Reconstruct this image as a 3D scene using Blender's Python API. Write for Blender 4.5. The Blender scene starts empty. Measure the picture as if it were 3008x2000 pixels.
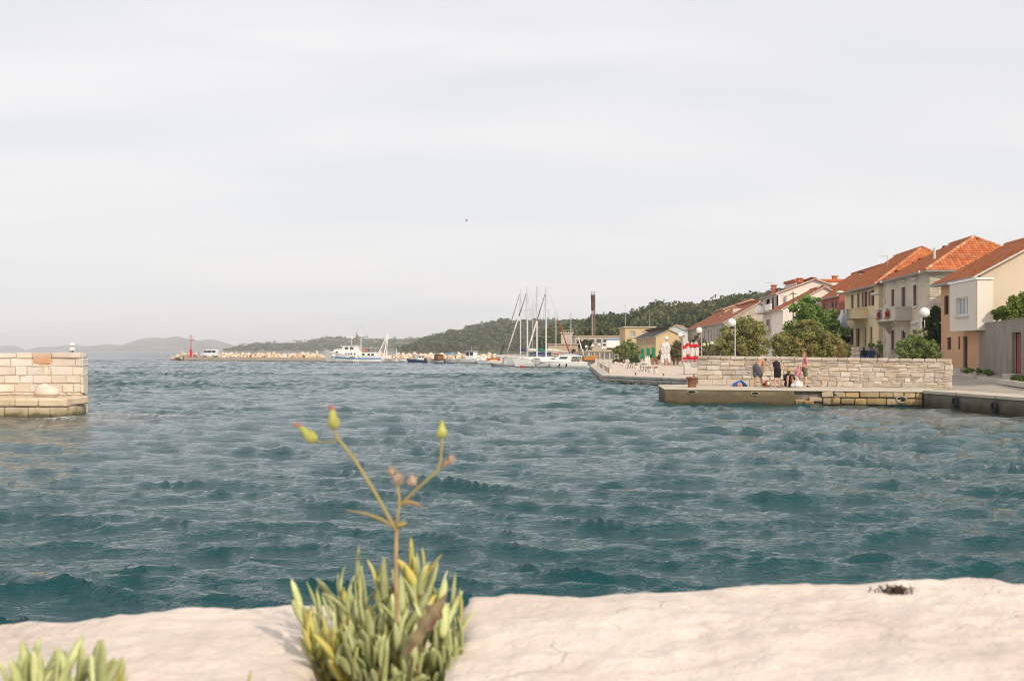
import bpy, bmesh, math, random
import numpy as np
from mathutils import Vector, Matrix, Euler, noise as mnoise

R = math.radians
PI = math.pi
sc = bpy.context.scene
COL = sc.collection
rnd = random.Random(7)
F, HZ, CZ = 3554.0, 1030.0, 2.45          # focal length in photo pixels, horizon row, eye height above the sea

# ---------------------------------------------------------------- camera
cd = bpy.data.cameras.new('camera')
cam = bpy.data.objects.new('camera', cd); COL.objects.link(cam)
cam.location = (0, 0, CZ); cam.rotation_euler = (R(90), 0, 0)
cd.sensor_width = 23.7; cd.lens = 23.7 * F / 3008.0
cd.shift_y = (HZ - 1000.0) / 3008.0
cd.clip_start = 0.05; cd.clip_end = 20000
cd.dof.use_dof = True; cd.dof.focus_distance = 62.0; cd.dof.aperture_fstop = 6.8
sc.camera = cam

# ---------------------------------------------------------------- sky and sun
SUN_AZ, SUN_EL = R(30), R(31)             # azimuth measured from straight behind the camera towards the right
to_sun = Vector((math.sin(SUN_AZ) * math.cos(SUN_EL), -math.cos(SUN_AZ) * math.cos(SUN_EL), math.sin(SUN_EL)))
w = bpy.data.worlds.new('World'); sc.world = w; w.use_nodes = True
nt = w.node_tree; nt.nodes.clear()
N = nt.nodes.new; L = nt.links.new
out = N('ShaderNodeOutputWorld'); bg = N('ShaderNodeBackground'); bg.inputs[1].default_value = 0.1
sky = N('ShaderNodeTexSky'); sky.sky_type = 'NISHITA'; sky.sun_disc = False
sky.sun_elevation = SUN_EL; sky.sun_rotation = math.atan2(to_sun.x, to_sun.y)
sky.air_density = 1.0; sky.dust_density = 3.0; sky.ozone_density = 1.2
tc = N('ShaderNodeTexCoord'); sep = N('ShaderNodeSeparateXYZ'); L(tc.outputs['Generated'], sep.inputs[0])
def mth(op, a, b=None, c=None):
    n = nt.nodes.new('ShaderNodeMath'); n.operation = op
    for i, x in enumerate((a, b, c)):
        if x is None: continue
        if isinstance(x, (int, float)): n.inputs[i].default_value = x
        else: nt.links.new(x, n.inputs[i])
    return n.outputs[0]
zc = mth('ADD', mth('MAXIMUM', sep.outputs[2], 0.0), 0.16)       # clouds lie on a high flat layer
cx = mth('DIVIDE', sep.outputs[0], zc); cy = mth('DIVIDE', sep.outputs[1], zc)
cmb = N('ShaderNodeCombineXYZ'); L(mth('MULTIPLY', cx, 0.42), cmb.inputs[0]); L(cy, cmb.inputs[1])
n1 = N('ShaderNodeTexNoise'); n1.inputs['Scale'].default_value = 1.6; n1.inputs['Detail'].default_value = 6; n1.inputs['Roughness'].default_value = 0.5
n1.inputs['Distortion'].default_value = 0.25
L(cmb.outputs[0], n1.inputs['Vector'])
ramp = N('ShaderNodeValToRGB'); L(n1.outputs['Fac'], ramp.inputs[0])
ramp.color_ramp.elements[0].position = 0.34; ramp.color_ramp.elements[0].color = (5.85, 5.9, 6.2, 1)
ramp.color_ramp.elements[1].position = 0.62; ramp.color_ramp.elements[1].color = (7.15, 6.92, 6.87, 1)
hz = N('ShaderNodeMapRange'); L(sep.outputs[2], hz.inputs[0]); hz.inputs[1].default_value = 0.0; hz.inputs[2].default_value = 0.34
hz.inputs[3].default_value = 1.0; hz.inputs[4].default_value = 0.0; hz.interpolation_type = 'SMOOTHSTEP'
hc = N('ShaderNodeMix'); hc.data_type = 'RGBA'
L(mth('MULTIPLY', hz.outputs[0], 0.62), hc.inputs[0]); L(ramp.outputs[0], hc.inputs[6]); hc.inputs[7].default_value = (6.8, 6.75, 6.75, 1)
mix = N('ShaderNodeMix'); mix.data_type = 'RGBA'; mix.inputs[0].default_value = 0.9
L(sky.outputs[0], mix.inputs[6]); L(hc.outputs[2], mix.inputs[7])
L(mix.outputs[2], bg.inputs[0]); L(bg.outputs[0], out.inputs[0])

sd = bpy.data.lights.new('sun', 'SUN'); sd.energy = 2.35; sd.angle = R(1.6); sd.color = (1.0, 0.88, 0.72)
sun = bpy.data.objects.new('sun', sd); COL.objects.link(sun)
sun.rotation_euler = to_sun.to_track_quat('Z', 'Y').to_euler()

vs = sc.view_settings; vs.view_transform = 'Standard'; vs.look = 'None'; vs.gamma = 1; vs.use_curve_mapping = False
vs.exposure = 0.47
sc.cycles.use_denoising = True; sc.cycles.denoising_prefilter = 'ACCURATE'; sc.cycles.filter_width = 1.05
sc.cycles.max_bounces = 6; sc.cycles.diffuse_bounces = 3; sc.cycles.glossy_bounces = 3; sc.cycles.transmission_bounces = 3
sc.cycles.transparent_max_bounces = 6; sc.cycles.volume_bounces = 0
sc.cycles.sample_clamp_indirect = 6

# ---------------------------------------------------------------- helpers
def P(u, v, d): return Vector(((u - 1504) * d / F, d, CZ - (v - HZ) * d / F))
def XU(u, d): return (u - 1504) * d / F
def ZV(v, d): return CZ - (v - HZ) * d / F
def DG(v, zg): return (CZ - zg) * F / (v - HZ)                    # distance of a ground point of height zg seen on row v
ORG = {}

def tag(o, label, cat, group=None):
    o['label'] = label; o['category'] = cat
    if group: o['group'] = group
    return o
def thing(name, label, cat, loc=(0, 0, 0), rz=0.0, group=None):
    o = bpy.data.objects.new(name, None); COL.objects.link(o)
    o.empty_display_size = 0.2
    o.location = loc; o.rotation_euler = (0, 0, rz); ORG[o.name] = Vector((0, 0, 0))
    return tag(o, label, cat, group)
def wthing(name, label, cat, loc, group=None):                    # parts are given in world coordinates
    o = thing(name, label, cat, loc, 0, group); ORG[o.name] = Vector(loc); return o
def dup(root, loc=None, rz=None, label=None, scale=None):
    r = root.copy(); COL.objects.link(r); ORG[r.name] = ORG[root.name]
    if loc is not None: r.location = loc
    if rz is not None: r.rotation_euler = (0, 0, rz)
    if scale is not None: r.scale = (scale,) * 3
    if label: r['label'] = label
    for ch in list(root.children):
        c = ch.copy(); COL.objects.link(c); c.parent = r
        for g in list(ch.children):
            e = g.copy(); COL.objects.link(e); e.parent = c
    return r

class MB:
    def __init__(s): s.v = []; s.f = []
    def add(s, vs, fs):
        o = len(s.v); s.v += [tuple(p) for p in vs]; s.f += [tuple(i + o for i in f) for f in fs]; return s
    def box(s, c, sz, rz=0.0, top=1.0):
        c = Vector(c); a, b, h = sz[0] / 2, sz[1] / 2, sz[2] / 2; q = []
        for z, k in ((-h, 1), (h, top)):
            for x, y in ((-a * k, -b * k), (a * k, -b * k), (a * k, b * k), (-a * k, b * k)):
                q.append((c.x + x * math.cos(rz) - y * math.sin(rz), c.y + x * math.sin(rz) + y * math.cos(rz), c.z + z))
        return s.add(q, [(3, 2, 1, 0), (4, 5, 6, 7), (0, 1, 5, 4), (1, 2, 6, 5), (2, 3, 7, 6), (3, 0, 4, 7)])
    def hexa(s, p): return s.add(p, [(3, 2, 1, 0), (4, 5, 6, 7), (0, 1, 5, 4), (1, 2, 6, 5), (2, 3, 7, 6), (3, 0, 4, 7)])
    def obox(s, p, dv, nv, s0, s1, n0, n1, z0, z1):               # box in a facade frame: s along dv, n along nv
        p = Vector((p[0], p[1], 0)); q = []
        for z in (z0, z1):
            for a, b in ((s0, n0), (s1, n0), (s1, n1), (s0, n1)):
                t = p + dv * a + nv * b; q.append((t.x, t.y, z))
        return s.hexa(q)
    def quad(s, *p): return s.add(p, [tuple(range(len(p)))])
    def prism(s, poly, z0, z1):
        n = len(poly)
        return s.add([(x, y, z0) for x, y in poly] + [(x, y, z1) for x, y in poly],
                     [tuple(range(n - 1, -1, -1)), tuple(range(n, 2 * n))] + [(i, (i + 1) % n, n + (i + 1) % n, n + i) for i in range(n)])
    def tube(s, pts, r, n=8, cap=True, flat=1.0):
        pts = [Vector(p) for p in pts]; m = len(pts)
        rr = r if isinstance(r, (list, tuple)) else [r] * m; vs = []; ref = None
        for i, p in enumerate(pts):
            t = (pts[min(i + 1, m - 1)] - pts[max(i - 1, 0)])
            t = t.normalized() if t.length > 1e-9 else Vector((0, 0, 1))
            if ref is None: ref = Vector((0, 0, 1)) if abs(t.z) < 0.9 else Vector((1, 0, 0))
            a = t.cross(ref); a = a.normalized() if a.length > 1e-6 else t.orthogonal().normalized()
            b = a.cross(t).normalized(); ref = b
            for k in range(n):
                an = 2 * PI * k / n; vs.append(p + a * (math.cos(an) * rr[i]) + b * (math.sin(an) * rr[i] * flat))
        fs = [(i * n + k, i * n + (k + 1) % n, (i + 1) * n + (k + 1) % n, (i + 1) * n + k) for i in range(m - 1) for k in range(n)]
        if cap: fs += [tuple(range(n - 1, -1, -1)), tuple(range((m - 1) * n, m * n))]
        return s.add(vs, fs)
    def lathe(s, c, prof, n=12, wob=0.0):
        c = Vector(c); vs = []
        for i, (r, z) in enumerate(prof):
            for k in range(n):
                an = 2 * PI * k / n; q = r * (1 + wob * math.sin(an * 5 + i)); vs.append((c.x + q * math.cos(an), c.y + q * math.sin(an), c.z + z))
        m = len(prof)
        fs = [(i * n + k, i * n + (k + 1) % n, (i + 1) * n + (k + 1) % n, (i + 1) * n + k) for i in range(m - 1) for k in range(n)]
        fs += [tuple(range(n - 1, -1, -1)), tuple(range((m - 1) * n, m * n))]
        return s.add(vs, fs)
    def ell(s, c, r, nu=12, nv=8, q=None):
        c = Vector(c); vs = []; q = q or Matrix.Identity(3)
        for j in range(nv + 1):
            th = PI * j / nv
            for k in range(nu):
                an = 2 * PI * k / nu
                vs.append(c + q @ Vector((r[0] * math.sin(th) * math.cos(an), r[1] * math.sin(th) * math.sin(an), -r[2] * math.cos(th))))
        return s.add(vs, [(j * nu + k, j * nu + (k + 1) % nu, (j + 1) * nu + (k + 1) % nu, (j + 1) * nu + k) for j in range(nv) for k in range(nu)])
    def loft(s, rings, cap=True, close=True):
        n = len(rings[0]); m = len(rings); vs = [p for r in rings for p in r]
        e = n if close else n - 1
        fs = [(i * n + k, i * n + (k + 1) % n, (i + 1) * n + (k + 1) % n, (i + 1) * n + k) for i in range(m - 1) for k in range(e)]
        if cap: fs += [tuple(range(n - 1, -1, -1)), tuple(range((m - 1) * n, m * n))]
        return s.add(vs, fs)
    def build(s, name, m, parent=None, smooth=False, origin=None, kind=None, fix=True):
        o = Vector(origin) if origin is not None else Vector((0, 0, 0))
        off = ORG.get(parent.name, Vector((0, 0, 0))) if parent is not None else o
        me = bpy.data.meshes.new(name)
        me.from_pydata([(p[0] - off.x, p[1] - off.y, p[2] - off.z) for p in s.v], [], s.f)
        if fix:
            bm = bmesh.new(); bm.from_mesh(me)
            bmesh.ops.remove_doubles(bm, verts=bm.verts, dist=1e-5)
            bmesh.ops.recalc_face_normals(bm, faces=bm.faces)
            bm.to_mesh(me); bm.free()
        me.materials.append(m)
        if smooth:
            me.polygons.foreach_set('use_smooth', [True] * len(me.polygons))
            if smooth != 2: me.set_sharp_from_angle(angle=R(42))
        ob = bpy.data.objects.new(name, me); COL.objects.link(ob)
        if parent is not None:
            ob.parent = parent; ORG[ob.name] = off
        else:
            ob.location = o; ORG[ob.name] = o
        if kind: ob['kind'] = kind
        return ob

def np_mesh(name, verts, faces, mat, kind=None, smooth=False, parent=None, mats=None, midx=None):
    verts = np.asarray(verts, dtype=np.float32); faces = np.asarray(faces, dtype=np.int32); k = faces.shape[1]
    me = bpy.data.meshes.new(name)
    me.vertices.add(len(verts)); me.vertices.foreach_set('co', verts.ravel())
    me.loops.add(faces.size); me.loops.foreach_set('vertex_index', faces.ravel())
    me.polygons.add(len(faces)); me.polygons.foreach_set('loop_start', np.arange(0, faces.size, k, dtype=np.int32))
    for m in (mats or [mat]): me.materials.append(m)
    if midx is not None: me.polygons.foreach_set('material_index', np.asarray(midx, dtype=np.int32))
    me.update(calc_edges=True)
    if smooth: me.polygons.foreach_set('use_smooth', np.ones(len(faces), dtype=bool))
    ob = bpy.data.objects.new(name, me); COL.objects.link(ob); ORG[ob.name] = Vector((0, 0, 0))
    if parent is not None: ob.parent = parent
    if kind: ob['kind'] = kind
    return ob

# ---------------------------------------------------------------- materials
class NT:
    def __init__(s, name):
        s.m = bpy.data.materials.new(name); s.m.use_nodes = True; s.t = s.m.node_tree
        s.b = s.t.nodes['Principled BSDF']; s.o = s.t.nodes['Material Output']
    def n(s, ty, **kw):
        q = s.t.nodes.new(ty)
        for k, v in kw.items():
            if hasattr(q, k): setattr(q, k, v)
            else: q.inputs[k.replace('_', ' ')].default_value = v
        return q
    def l(s, a, b): s.t.links.new(a, b)
    def noise(s, vec, scale, detail=5, rough=0.55, dist=0.0):
        q = s.n('ShaderNodeTexNoise', Scale=scale, Detail=detail, Roughness=rough, Distortion=dist)
        if vec is not None: s.l(vec, q.inputs['Vector'])
        return q.outputs['Fac']
    def math(s, op, a, b=None, clamp=False):
        q = s.n('ShaderNodeMath', operation=op); q.use_clamp = clamp
        for i, x in enumerate((a, b)):
            if x is None: continue
            if isinstance(x, (int, float)): q.inputs[i].default_value = x
            else: s.l(x, q.inputs[i])
        return q.outputs[0]
    def rng(s, x, a, b, c=0.0, d=1.0):
        q = s.n('ShaderNodeMapRange'); s.l(x, q.inputs[0])
        for i, v in enumerate((a, b, c, d)): q.inputs[i + 1].default_value = v
        q.interpolation_type = 'SMOOTHSTEP'; return q.outputs[0]
    def mix(s, f, a, b, mode='MIX'):
        q = s.n('ShaderNodeMix', data_type='RGBA', blend_type=mode)
        for i, x in ((0, f), (6, a), (7, b)):
            if isinstance(x, (int, float)): q.inputs[i].default_value = x
            elif isinstance(x, tuple): q.inputs[i].default_value = (*x, 1) if len(x) == 3 else x
            else: s.l(x, q.inputs[i])
        return q.outputs[2]
    def bump(s, h, strength, dist=0.02):
        q = s.n('ShaderNodeBump', Strength=strength, Distance=dist); s.l(h, q.inputs['Height']); s.l(q.outputs[0], s.b.inputs['Normal']); return q
    def pos(s): return s.n('ShaderNodeNewGeometry').outputs['Position']
    def obj(s): return s.n('ShaderNodeTexCoord').outputs['Object']
    def rand(s): return s.n('ShaderNodeObjectInfo').outputs['Random']

MATS = {}
def M(name, c, rough=0.8, var=0.12, sc_=2.5, c2=None, bump=0.0, bsc=30.0, metal=0.0, rv=0.0, spec=0.3, stretch=None, bd=0.02):
    if name in MATS: return MATS[name]
    q = NT(name); co = q.pos()
    if stretch:
        mp = q.n('ShaderNodeMapping'); q.l(co, mp.inputs[0]); mp.inputs['Scale'].default_value = stretch; co = mp.outputs[0]
    f = q.noise(co, sc_, 6, 0.6)
    f = q.rng(f, 0.3, 0.7)
    lo = tuple(x * (1 - var) for x in c); hi = tuple(min(1, x * (1 + var)) for x in c) if c2 is None else c2
    col = q.mix(f, lo, hi)
    if rv:
        h = q.n('ShaderNodeHueSaturation'); q.l(col, h.inputs['Color']); r = q.rand()
        q.l(q.rng(r, 0, 1, 1 - rv, 1 + rv), h.inputs['Value'])
        q.l(q.math('ADD', q.math('MULTIPLY', q.math('FRACT', q.math('MULTIPLY', r, 7.31)), rv * 0.06), 0.5 - rv * 0.03), h.inputs['Hue'])
        q.l(q.rng(q.math('FRACT', q.math('MULTIPLY', r, 3.77)), 0, 1, 1 - rv, 1 + rv), h.inputs['Saturation'])
        col = h.outputs[0]
    q.l(col, q.b.inputs['Base Color'])
    q.b.inputs['Roughness'].default_value = rough; q.b.inputs['Metallic'].default_value = metal
    q.b.inputs['Specular IOR Level'].default_value = spec
    if bump: q.bump(q.noise(co, bsc, 6, 0.65), bump, bd)
    MATS[name] = q.m; return q.m
# ---------------------------------------------------------------- sea: real waves on an open sheet to the horizon
def sea_material():
    q = NT('sea water'); p = q.pos(); sx = q.n('ShaderNodeSeparateXYZ'); q.l(p, sx.inputs[0])
    deep = q.noise(p, 0.012, 3)
    col = q.mix(q.rng(deep, 0.35, 0.65), (0.003, 0.050, 0.057), (0.005, 0.061, 0.064))
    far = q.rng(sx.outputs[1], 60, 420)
    col = q.mix(far, col, (0.008, 0.046, 0.085))  # bluer with distance: sky reflection and haze put into the base colour
    # stirred-up sediment beside the two quays
    def blob(cx, cy, rx, ry):
        a = q.math('POWER', q.math('DIVIDE', q.math('SUBTRACT', sx.outputs[0], cx), rx), 2.0)
        b = q.math('POWER', q.math('DIVIDE', q.math('SUBTRACT', sx.outputs[1], cy), ry), 2.0)
        return q.rng(q.math('ADD', q.math('ADD', a, b), q.math('MULTIPLY', q.noise(p, 0.6, 4), 0.9)), 0.55, 1.5, 1, 0)
    s1 = q.math('MAXIMUM', blob(-17.0, 42.0, 6.0, 4.5), blob(-14.3, 46.5, 3.2, 1.5))
    s2 = blob(16.0, 46.0, 5.5, 8.0)
    sed = q.math('MAXIMUM', s1, s2)
    col = q.mix(q.math('MULTIPLY', sed, 0.7), col, (0.115, 0.105, 0.078))
    at = q.n('ShaderNodeAttribute'); at.attribute_name = 'foam'
    fo = q.math('MULTIPLY', at.outputs['Fac'], q.rng(q.noise(p, 5.5, 6, 0.75), 0.46, 0.6))
    col = q.mix(fo, col, (0.72, 0.74, 0.74))
    q.l(col, q.b.inputs['Base Color'])
    q.l(q.rng(fo, 0, 1, 0.05, 0.7), q.b.inputs['Roughness'])
    q.b.inputs['IOR'].default_value = 1.333; q.b.inputs['Specular IOR Level'].default_value = 0.34
    # wind ripples: fine relief over the modelled waves; at distance the same relief stands in for the whole chop
    mp = q.n('ShaderNodeMapping'); q.l(p, mp.inputs[0]); mp.inputs['Scale'].default_value = (0.62, 1.0, 1.0); mp.inputs['Rotation'].default_value = (0, 0, 0.22)
    a = q.noise(mp.outputs[0], 4.2, 5, 0.62, 0.3)
    b = q.noise(mp.outputs[0], 13.0, 4, 0.6, 0.2)
    h = q.math('ADD', q.math('MULTIPLY', a, 0.12), q.math('MULTIPLY', b, 0.055))
    c = q.noise(mp.outputs[0], 0.75, 5, 0.6, 0.4)
    bn = q.bump(q.math('ADD', h, q.math('MULTIPLY', c, 0.08)), 1.0, 0.62)
    # far off the chop is finer than the sheet: its slopes are given to the surface normal directly
    nc_ = q.n('ShaderNodeTexNoise', Scale=2.6, Detail=4, Roughness=0.65); q.l(mp.outputs[0], nc_.inputs['Vector'])
    v1 = q.n('ShaderNodeVectorMath', operation='SUBTRACT'); q.l(nc_.outputs['Color'], v1.inputs[0]); v1.inputs[1].default_value = (0.5, 0.5, 0.5)
    v2 = q.n('ShaderNodeVectorMath', operation='MULTIPLY'); q.l(v1.outputs[0], v2.inputs[0])
    cb = q.n('ShaderNodeCombineXYZ'); am = q.math('ADD', q.rng(sx.outputs[1], 14, 95, 0.0, 0.5), q.rng(sx.outputs[1], 80, 260, 0.0, 0.5))
    q.l(q.math('MULTIPLY', am, 1.3), cb.inputs[0]); q.l(q.math('MULTIPLY', am, 2.6), cb.inputs[1]); q.l(cb.outputs[0], v2.inputs[1])
    v3 = q.n('ShaderNodeVectorMath', operation='ADD'); q.l(bn.outputs[0], v3.inputs[0]); q.l(v2.outputs[0], v3.inputs[1])
    v4 = q.n('ShaderNodeVectorMath', operation='NORMALIZE'); q.l(v3.outputs[0], v4.inputs[0]); q.l(v4.outputs[0], q.b.inputs['Normal'])
    return q.m

WAVE = 0.0215
def build_sea():
    rng = np.random.default_rng(5)
    # rows: even steps in 1/distance nearby, geometric steps beyond
    n1, n2, nc = 430, 96, 460
    r1 = 1.0 / np.linspace(1 / 6.5, 1 / 42.0, n1)
    rm = np.concatenate([np.arange(42.5, 130, 0.36), np.arange(130, 330, 0.66)])
    r2 = np.geomspace(331.0, 12000.0, n2)
    Y = np.concatenate([r1, rm, r2]); t = np.linspace(-1, 1, nc)
    half = 0.60 * Y + 5.0
    X = t[None, :] * half[:, None]; YY = np.repeat(Y[:, None], nc, 1)
    Z = np.zeros_like(X); J = np.zeros_like(X)
    gust = 0.82 + 0.26 * np.sin(X * 0.11 + 0.6 * np.sin(YY * 0.07)) + 0.2 * np.sin(YY * 0.16 + 1.3 + X * 0.05)
    rowstep = np.gradient(Y)[:, None] + 0 * X
    px, py = X.copy(), YY.copy(); la = 3.7; far_ = np.clip((YY - 22) / 70, 0, 1)
    px += 0.6 * np.sin(YY * 0.63 + 0.8 * np.sin(X * 0.31)); py += 0.55 * np.sin(X * 0.57 + 1.1 + 0.7 * np.sin(YY * 0.27))
    while la > 0.17:                                               # peaked wind waves with steep lee faces, long ones first
        k = 2 * PI / la; th = rng.normal(-0.06, 0.46 if la > 1.2 else 0.55); dx, dy = math.sin(th), -math.cos(th)
        ph = k * (dx * px + dy * py) + rng.uniform(0, 2 * PI)
        q = ph - 0.45 * np.sin(ph); e = np.exp(1.35 * (np.sin(q) - 1)); de = e * 1.35 * np.cos(q) * (1 - 0.45 * np.cos(ph))
        st = WAVE * (0.62 if la > 2.2 else (1.2 if la > 0.6 else 1.05)) * rng.uniform(0.75, 1.25)
        fade = np.clip((la / 2.2 - rowstep) / (la / 5.0), 0, 1)    # no wave shorter than the sheet can carry
        A = st * la * fade * gust * (1 + (0.8 * far_ if la > 0.9 else 0))
        Z += A * (e - 0.42); J += st * fade * gust * e
        px -= dx * de * la * 0.055; py -= dy * de * la * 0.055      # shorter waves ride on and bunch up at the crests
        la /= 1.095
    X2, Y2 = X, YY
    thr = np.quantile(J[(YY > 15) & (YY < 120)], 0.9985)
    foam = np.clip((J - thr) / (0.06 * thr), 0, 1) * np.clip((YY - 14) / 20, 0, 1)
    def spot(cx, cy, rx, ry): return np.clip(1.3 - np.sqrt(((X2 - cx) / rx) ** 2 + ((Y2 - cy) / ry) ** 2), 0, 1)
    foam = np.maximum(foam, np.clip(0.9 * (spot(-16.1, 45.2, 0.9, 1.5) + spot(-12.6, 44.9, 0.9, 0.35) + spot(-16.9, 44.2, 1.0, 0.4)), 0, 1))
    for (u, v, rx, ry) in ((1120, 1187, 0.75, 0.35), (1185, 1158, 0.5, 0.3), (430, 1219, 1.0, 0.3), (2390, 1191, 1.0, 0.3), (1255, 1220, .35, .2)):
        d = DG(v, 0); foam = np.maximum(foam, spot(XU(u, d), d, rx, ry))
    nr = len(Y)
    verts = np.stack([X2, Y2, Z], -1).reshape(-1, 3)
    i = np.arange(nr - 1)[:, None] * nc + np.arange(nc - 1)[None, :]
    i = i.ravel(); faces = np.stack([i, i + 1, i + nc + 1, i + nc], -1)
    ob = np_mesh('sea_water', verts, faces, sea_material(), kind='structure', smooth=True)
    at = ob.data.attributes.new('foam', 'FLOAT', 'POINT'); at.data.foreach_set('value', foam.ravel().astype(np.float32))
    ob['label'] = 'choppy teal green harbour water reaching to the horizon'
    return ob
sea = build_sea()
# ---------------------------------------------------------------- foreground: weathered parapet stones and the plants in their joint
def stone_top_mat():
    q = NT('pale weathered limestone'); p = q.pos()
    a = q.noise(p, 3.2, 8, 0.6, 0.4); b = q.noise(p, 14, 8, 0.7, 0.3); c = q.noise(p, 60, 5, 0.7)
    col = q.mix(q.rng(a, 0.3, 0.7), (0.66, 0.555, 0.475), (0.77, 0.675, 0.595))
    col = q.mix(q.math('MULTIPLY', q.rng(q.noise(p, 5.5, 6, 0.6, 0.8), 0.55, 0.72), 0.55), col, (0.62, 0.43, 0.35))
    col = q.mix(q.math('MULTIPLY', q.rng(b, 0.56, 0.75), 0.5), col, (0.48, 0.43, 0.385))
    col = q.mix(q.math('MULTIPLY', q.rng(b, 0.25, 0.42, 1, 0), 0.6), col, (0.82, 0.77, 0.71))
    vo = q.n('ShaderNodeTexVoronoi', feature='DISTANCE_TO_EDGE', Scale=3.2); 
    wv = q.n('ShaderNodeVectorMath', operation='ADD'); q.l(p, wv.inputs[0]); nn = q.n('ShaderNodeTexNoise', Scale=6, Detail=6); q.l(p, nn.inputs['Vector'])
    vm = q.n('ShaderNodeVectorMath', operation='SCALE'); q.l(nn.outputs['Color'], vm.inputs[0]); vm.inputs['Scale'].default_value = 0.45
    q.l(vm.outputs[0], wv.inputs[1]); q.l(wv.outputs[0], vo.inputs['Vector'])
    crack = q.math('MULTIPLY', q.rng(vo.outputs['Distance'], 0.0, 0.018, 1, 0), q.rng(q.noise(p, 4, 3), 0.45, 0.6))
    col = q.mix(q.math('MULTIPLY', crack, 0.28), col, (0.30, 0.24, 0.19))
    spk = q.rng(q.noise(p, 130, 4, 0.7), 0.62, 0.74)
    col = q.mix(q.math('MULTIPLY', spk, 0.35), col, (0.36, 0.29, 0.24))
    pit = q.rng(q.noise(p, 34, 6, 0.75, 0.5), 0.60, 0.70)
    col = q.mix(q.math('MULTIPLY', pit, 0.5), col, (0.40, 0.33, 0.27))
    stain = q.rng(q.noise(p, 7.5, 7, 0.7, 1.2), 0.55, 0.66)
    col = q.mix(q.math('MULTIPLY', stain, 0.4), col, (0.47, 0.415, 0.36))
    q.l(col, q.b.inputs['Base Color']); q.b.inputs['Roughness'].default_value = 0.9; q.b.inputs['Specular IOR Level'].default_value = 0.2
    h = q.math('ADD', q.math('MULTIPLY', b, 0.6), q.math('MULTIPLY', c, 0.5))
    h = q.math('SUBTRACT', h, q.math('MULTIPLY', crack, 0.2))
    q.bump(h, 0.65, 0.016)
    return q.m
M_STONE_TOP = stone_top_mat()

def coping_stone(name, x0, x1, y0, y1, edge, parent, seed, nx=260, ny=150):
    """one rough slab: its far rim follows 'edge' (height along x); rounded rims, then vertical sides."""
    rim = 0.028
    sx = np.linspace(0, 1, nx); sy = np.linspace(0, 1, ny)
    X = x0 + (x1 - x0) * sx[None, :] + 0 * sy[:, None]; Y = y0 + (y1 - y0) * sy[:, None] + 0 * sx[None, :]
    ex = np.array([e[0] for e in edge]); ez = np.array([e[1] for e in edge])
    Z = np.interp(X, ex, ez)
    nz = np.zeros_like(X); jit = np.zeros_like(X)
    for j in range(ny):
        for i in range(nx):
            p = Vector((X[j, i], Y[j, i], seed * 3.7))
            nz[j, i] = (0.0018 * mnoise.fractal(p * 26, 1.0, 2.0, 3) + 0.009 * mnoise.fractal(p * 4.0, 1.0, 2.0, 5) + 0.006 * mnoise.ridged_multi_fractal(p * 9, 1.0, 2.0, 4, 1.0, 2.0) - 0.008)
            jit[j, i] = 0.03 * mnoise.noise(p * 5 + Vector((9, 3, 1)))
    dist = np.minimum(np.minimum(X - x0, x1 - X), np.minimum(Y - y0, y1 - Y)) + np.minimum(jit, 0.02)
    k = np.clip(1 - dist / rim, 0, 1)
    Z = Z + nz - 0.016 * k ** 2 - 0.28 * np.clip((k - 0.86) / 0.14, 0, 1)
    verts = np.stack([X, Y, Z], -1).reshape(-1, 3)
    i = (np.arange(ny - 1)[:, None] * nx + np.arange(nx - 1)[None, :]).ravel()
    return np_mesh(name, verts, np.stack([i, i + 1, i + nx + 1, i + nx], -1), M_STONE_TOP, smooth=True, parent=parent)

fw = thing('parapet_wall', 'pale rough limestone parapet in the foreground with a plant filled joint', 'wall')
def ez(pts, d=1.80): return [(XU(u, d), ZV(v, d)) for u, v in pts]
coping_stone('coping_stone', XU(1318, 1.5), 2.2, 0.75, 1.85, ez([(1300, 1772), (1420, 1764), (1600, 1762), (1750, 1757), (1950, 1745), (2100, 1731), (2300, 1726), (2450, 1722), (2560, 1715), (2800, 1718), (3008, 1724), (5200, 1740)]), fw, 1.0, 330, 150)
coping_stone('coping_stone', -2.4, XU(958, 1.5), 0.75, 1.84, ez([(-3000, 1860), (-400, 1842), (0, 1824), (300, 1818), (390, 1806), (440, 1796), (560, 1784), (680, 1790), (760, 1788), (830, 1782), (1000, 1786)]), fw, 2.0, 330, 150)
MB().box((-0.1, 1.29, 1.28), (5.4, 1.02, 1.42)).build('wall_core', M('mortar bed', (0.33, 0.28, 0.23), 0.95, 0.3, 9, bump=0.6, bsc=40), fw)
b = MB()
for i in range(26):
    x = rnd.uniform(-0.30, -0.04); y = rnd.uniform(1.05, 1.75); r = rnd.uniform(0.012, 0.04)
    b.ell((x, y, 2.0 + r * 0.3), (r * 1.3, r, r * 0.8), 7, 5)
b.build('joint_rubble', M('joint rubble', (0.42, 0.36, 0.30), 0.95, 0.3, 20), fw, smooth=True)
# tuft of dry dark lichen near the far rim
t = thing('dry_moss_tuft', 'small dark brown dry moss tuft on the right parapet stone', 'moss', P(2632, 1738, 1.76))
b = MB()
for i in range(60):
    a = rnd.uniform(0, 2 * PI); r = abs(rnd.gauss(0, 0.013)); x, y = r * math.cos(a) * 1.4, r * math.sin(a) * 0.6
    b.tube([(x, y, -0.004), (x + rnd.gauss(0, .003), y + rnd.gauss(0, .003), 0.004), (x + rnd.gauss(0, .006), y + rnd.gauss(0, .004), rnd.uniform(0.005, 0.011))], [0.0011, 0.001, 0.0005], 4)
b.build('moss_stems', M('dry moss', (0.07, 0.045, 0.035), 0.95, 0.4, 60), t)

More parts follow.
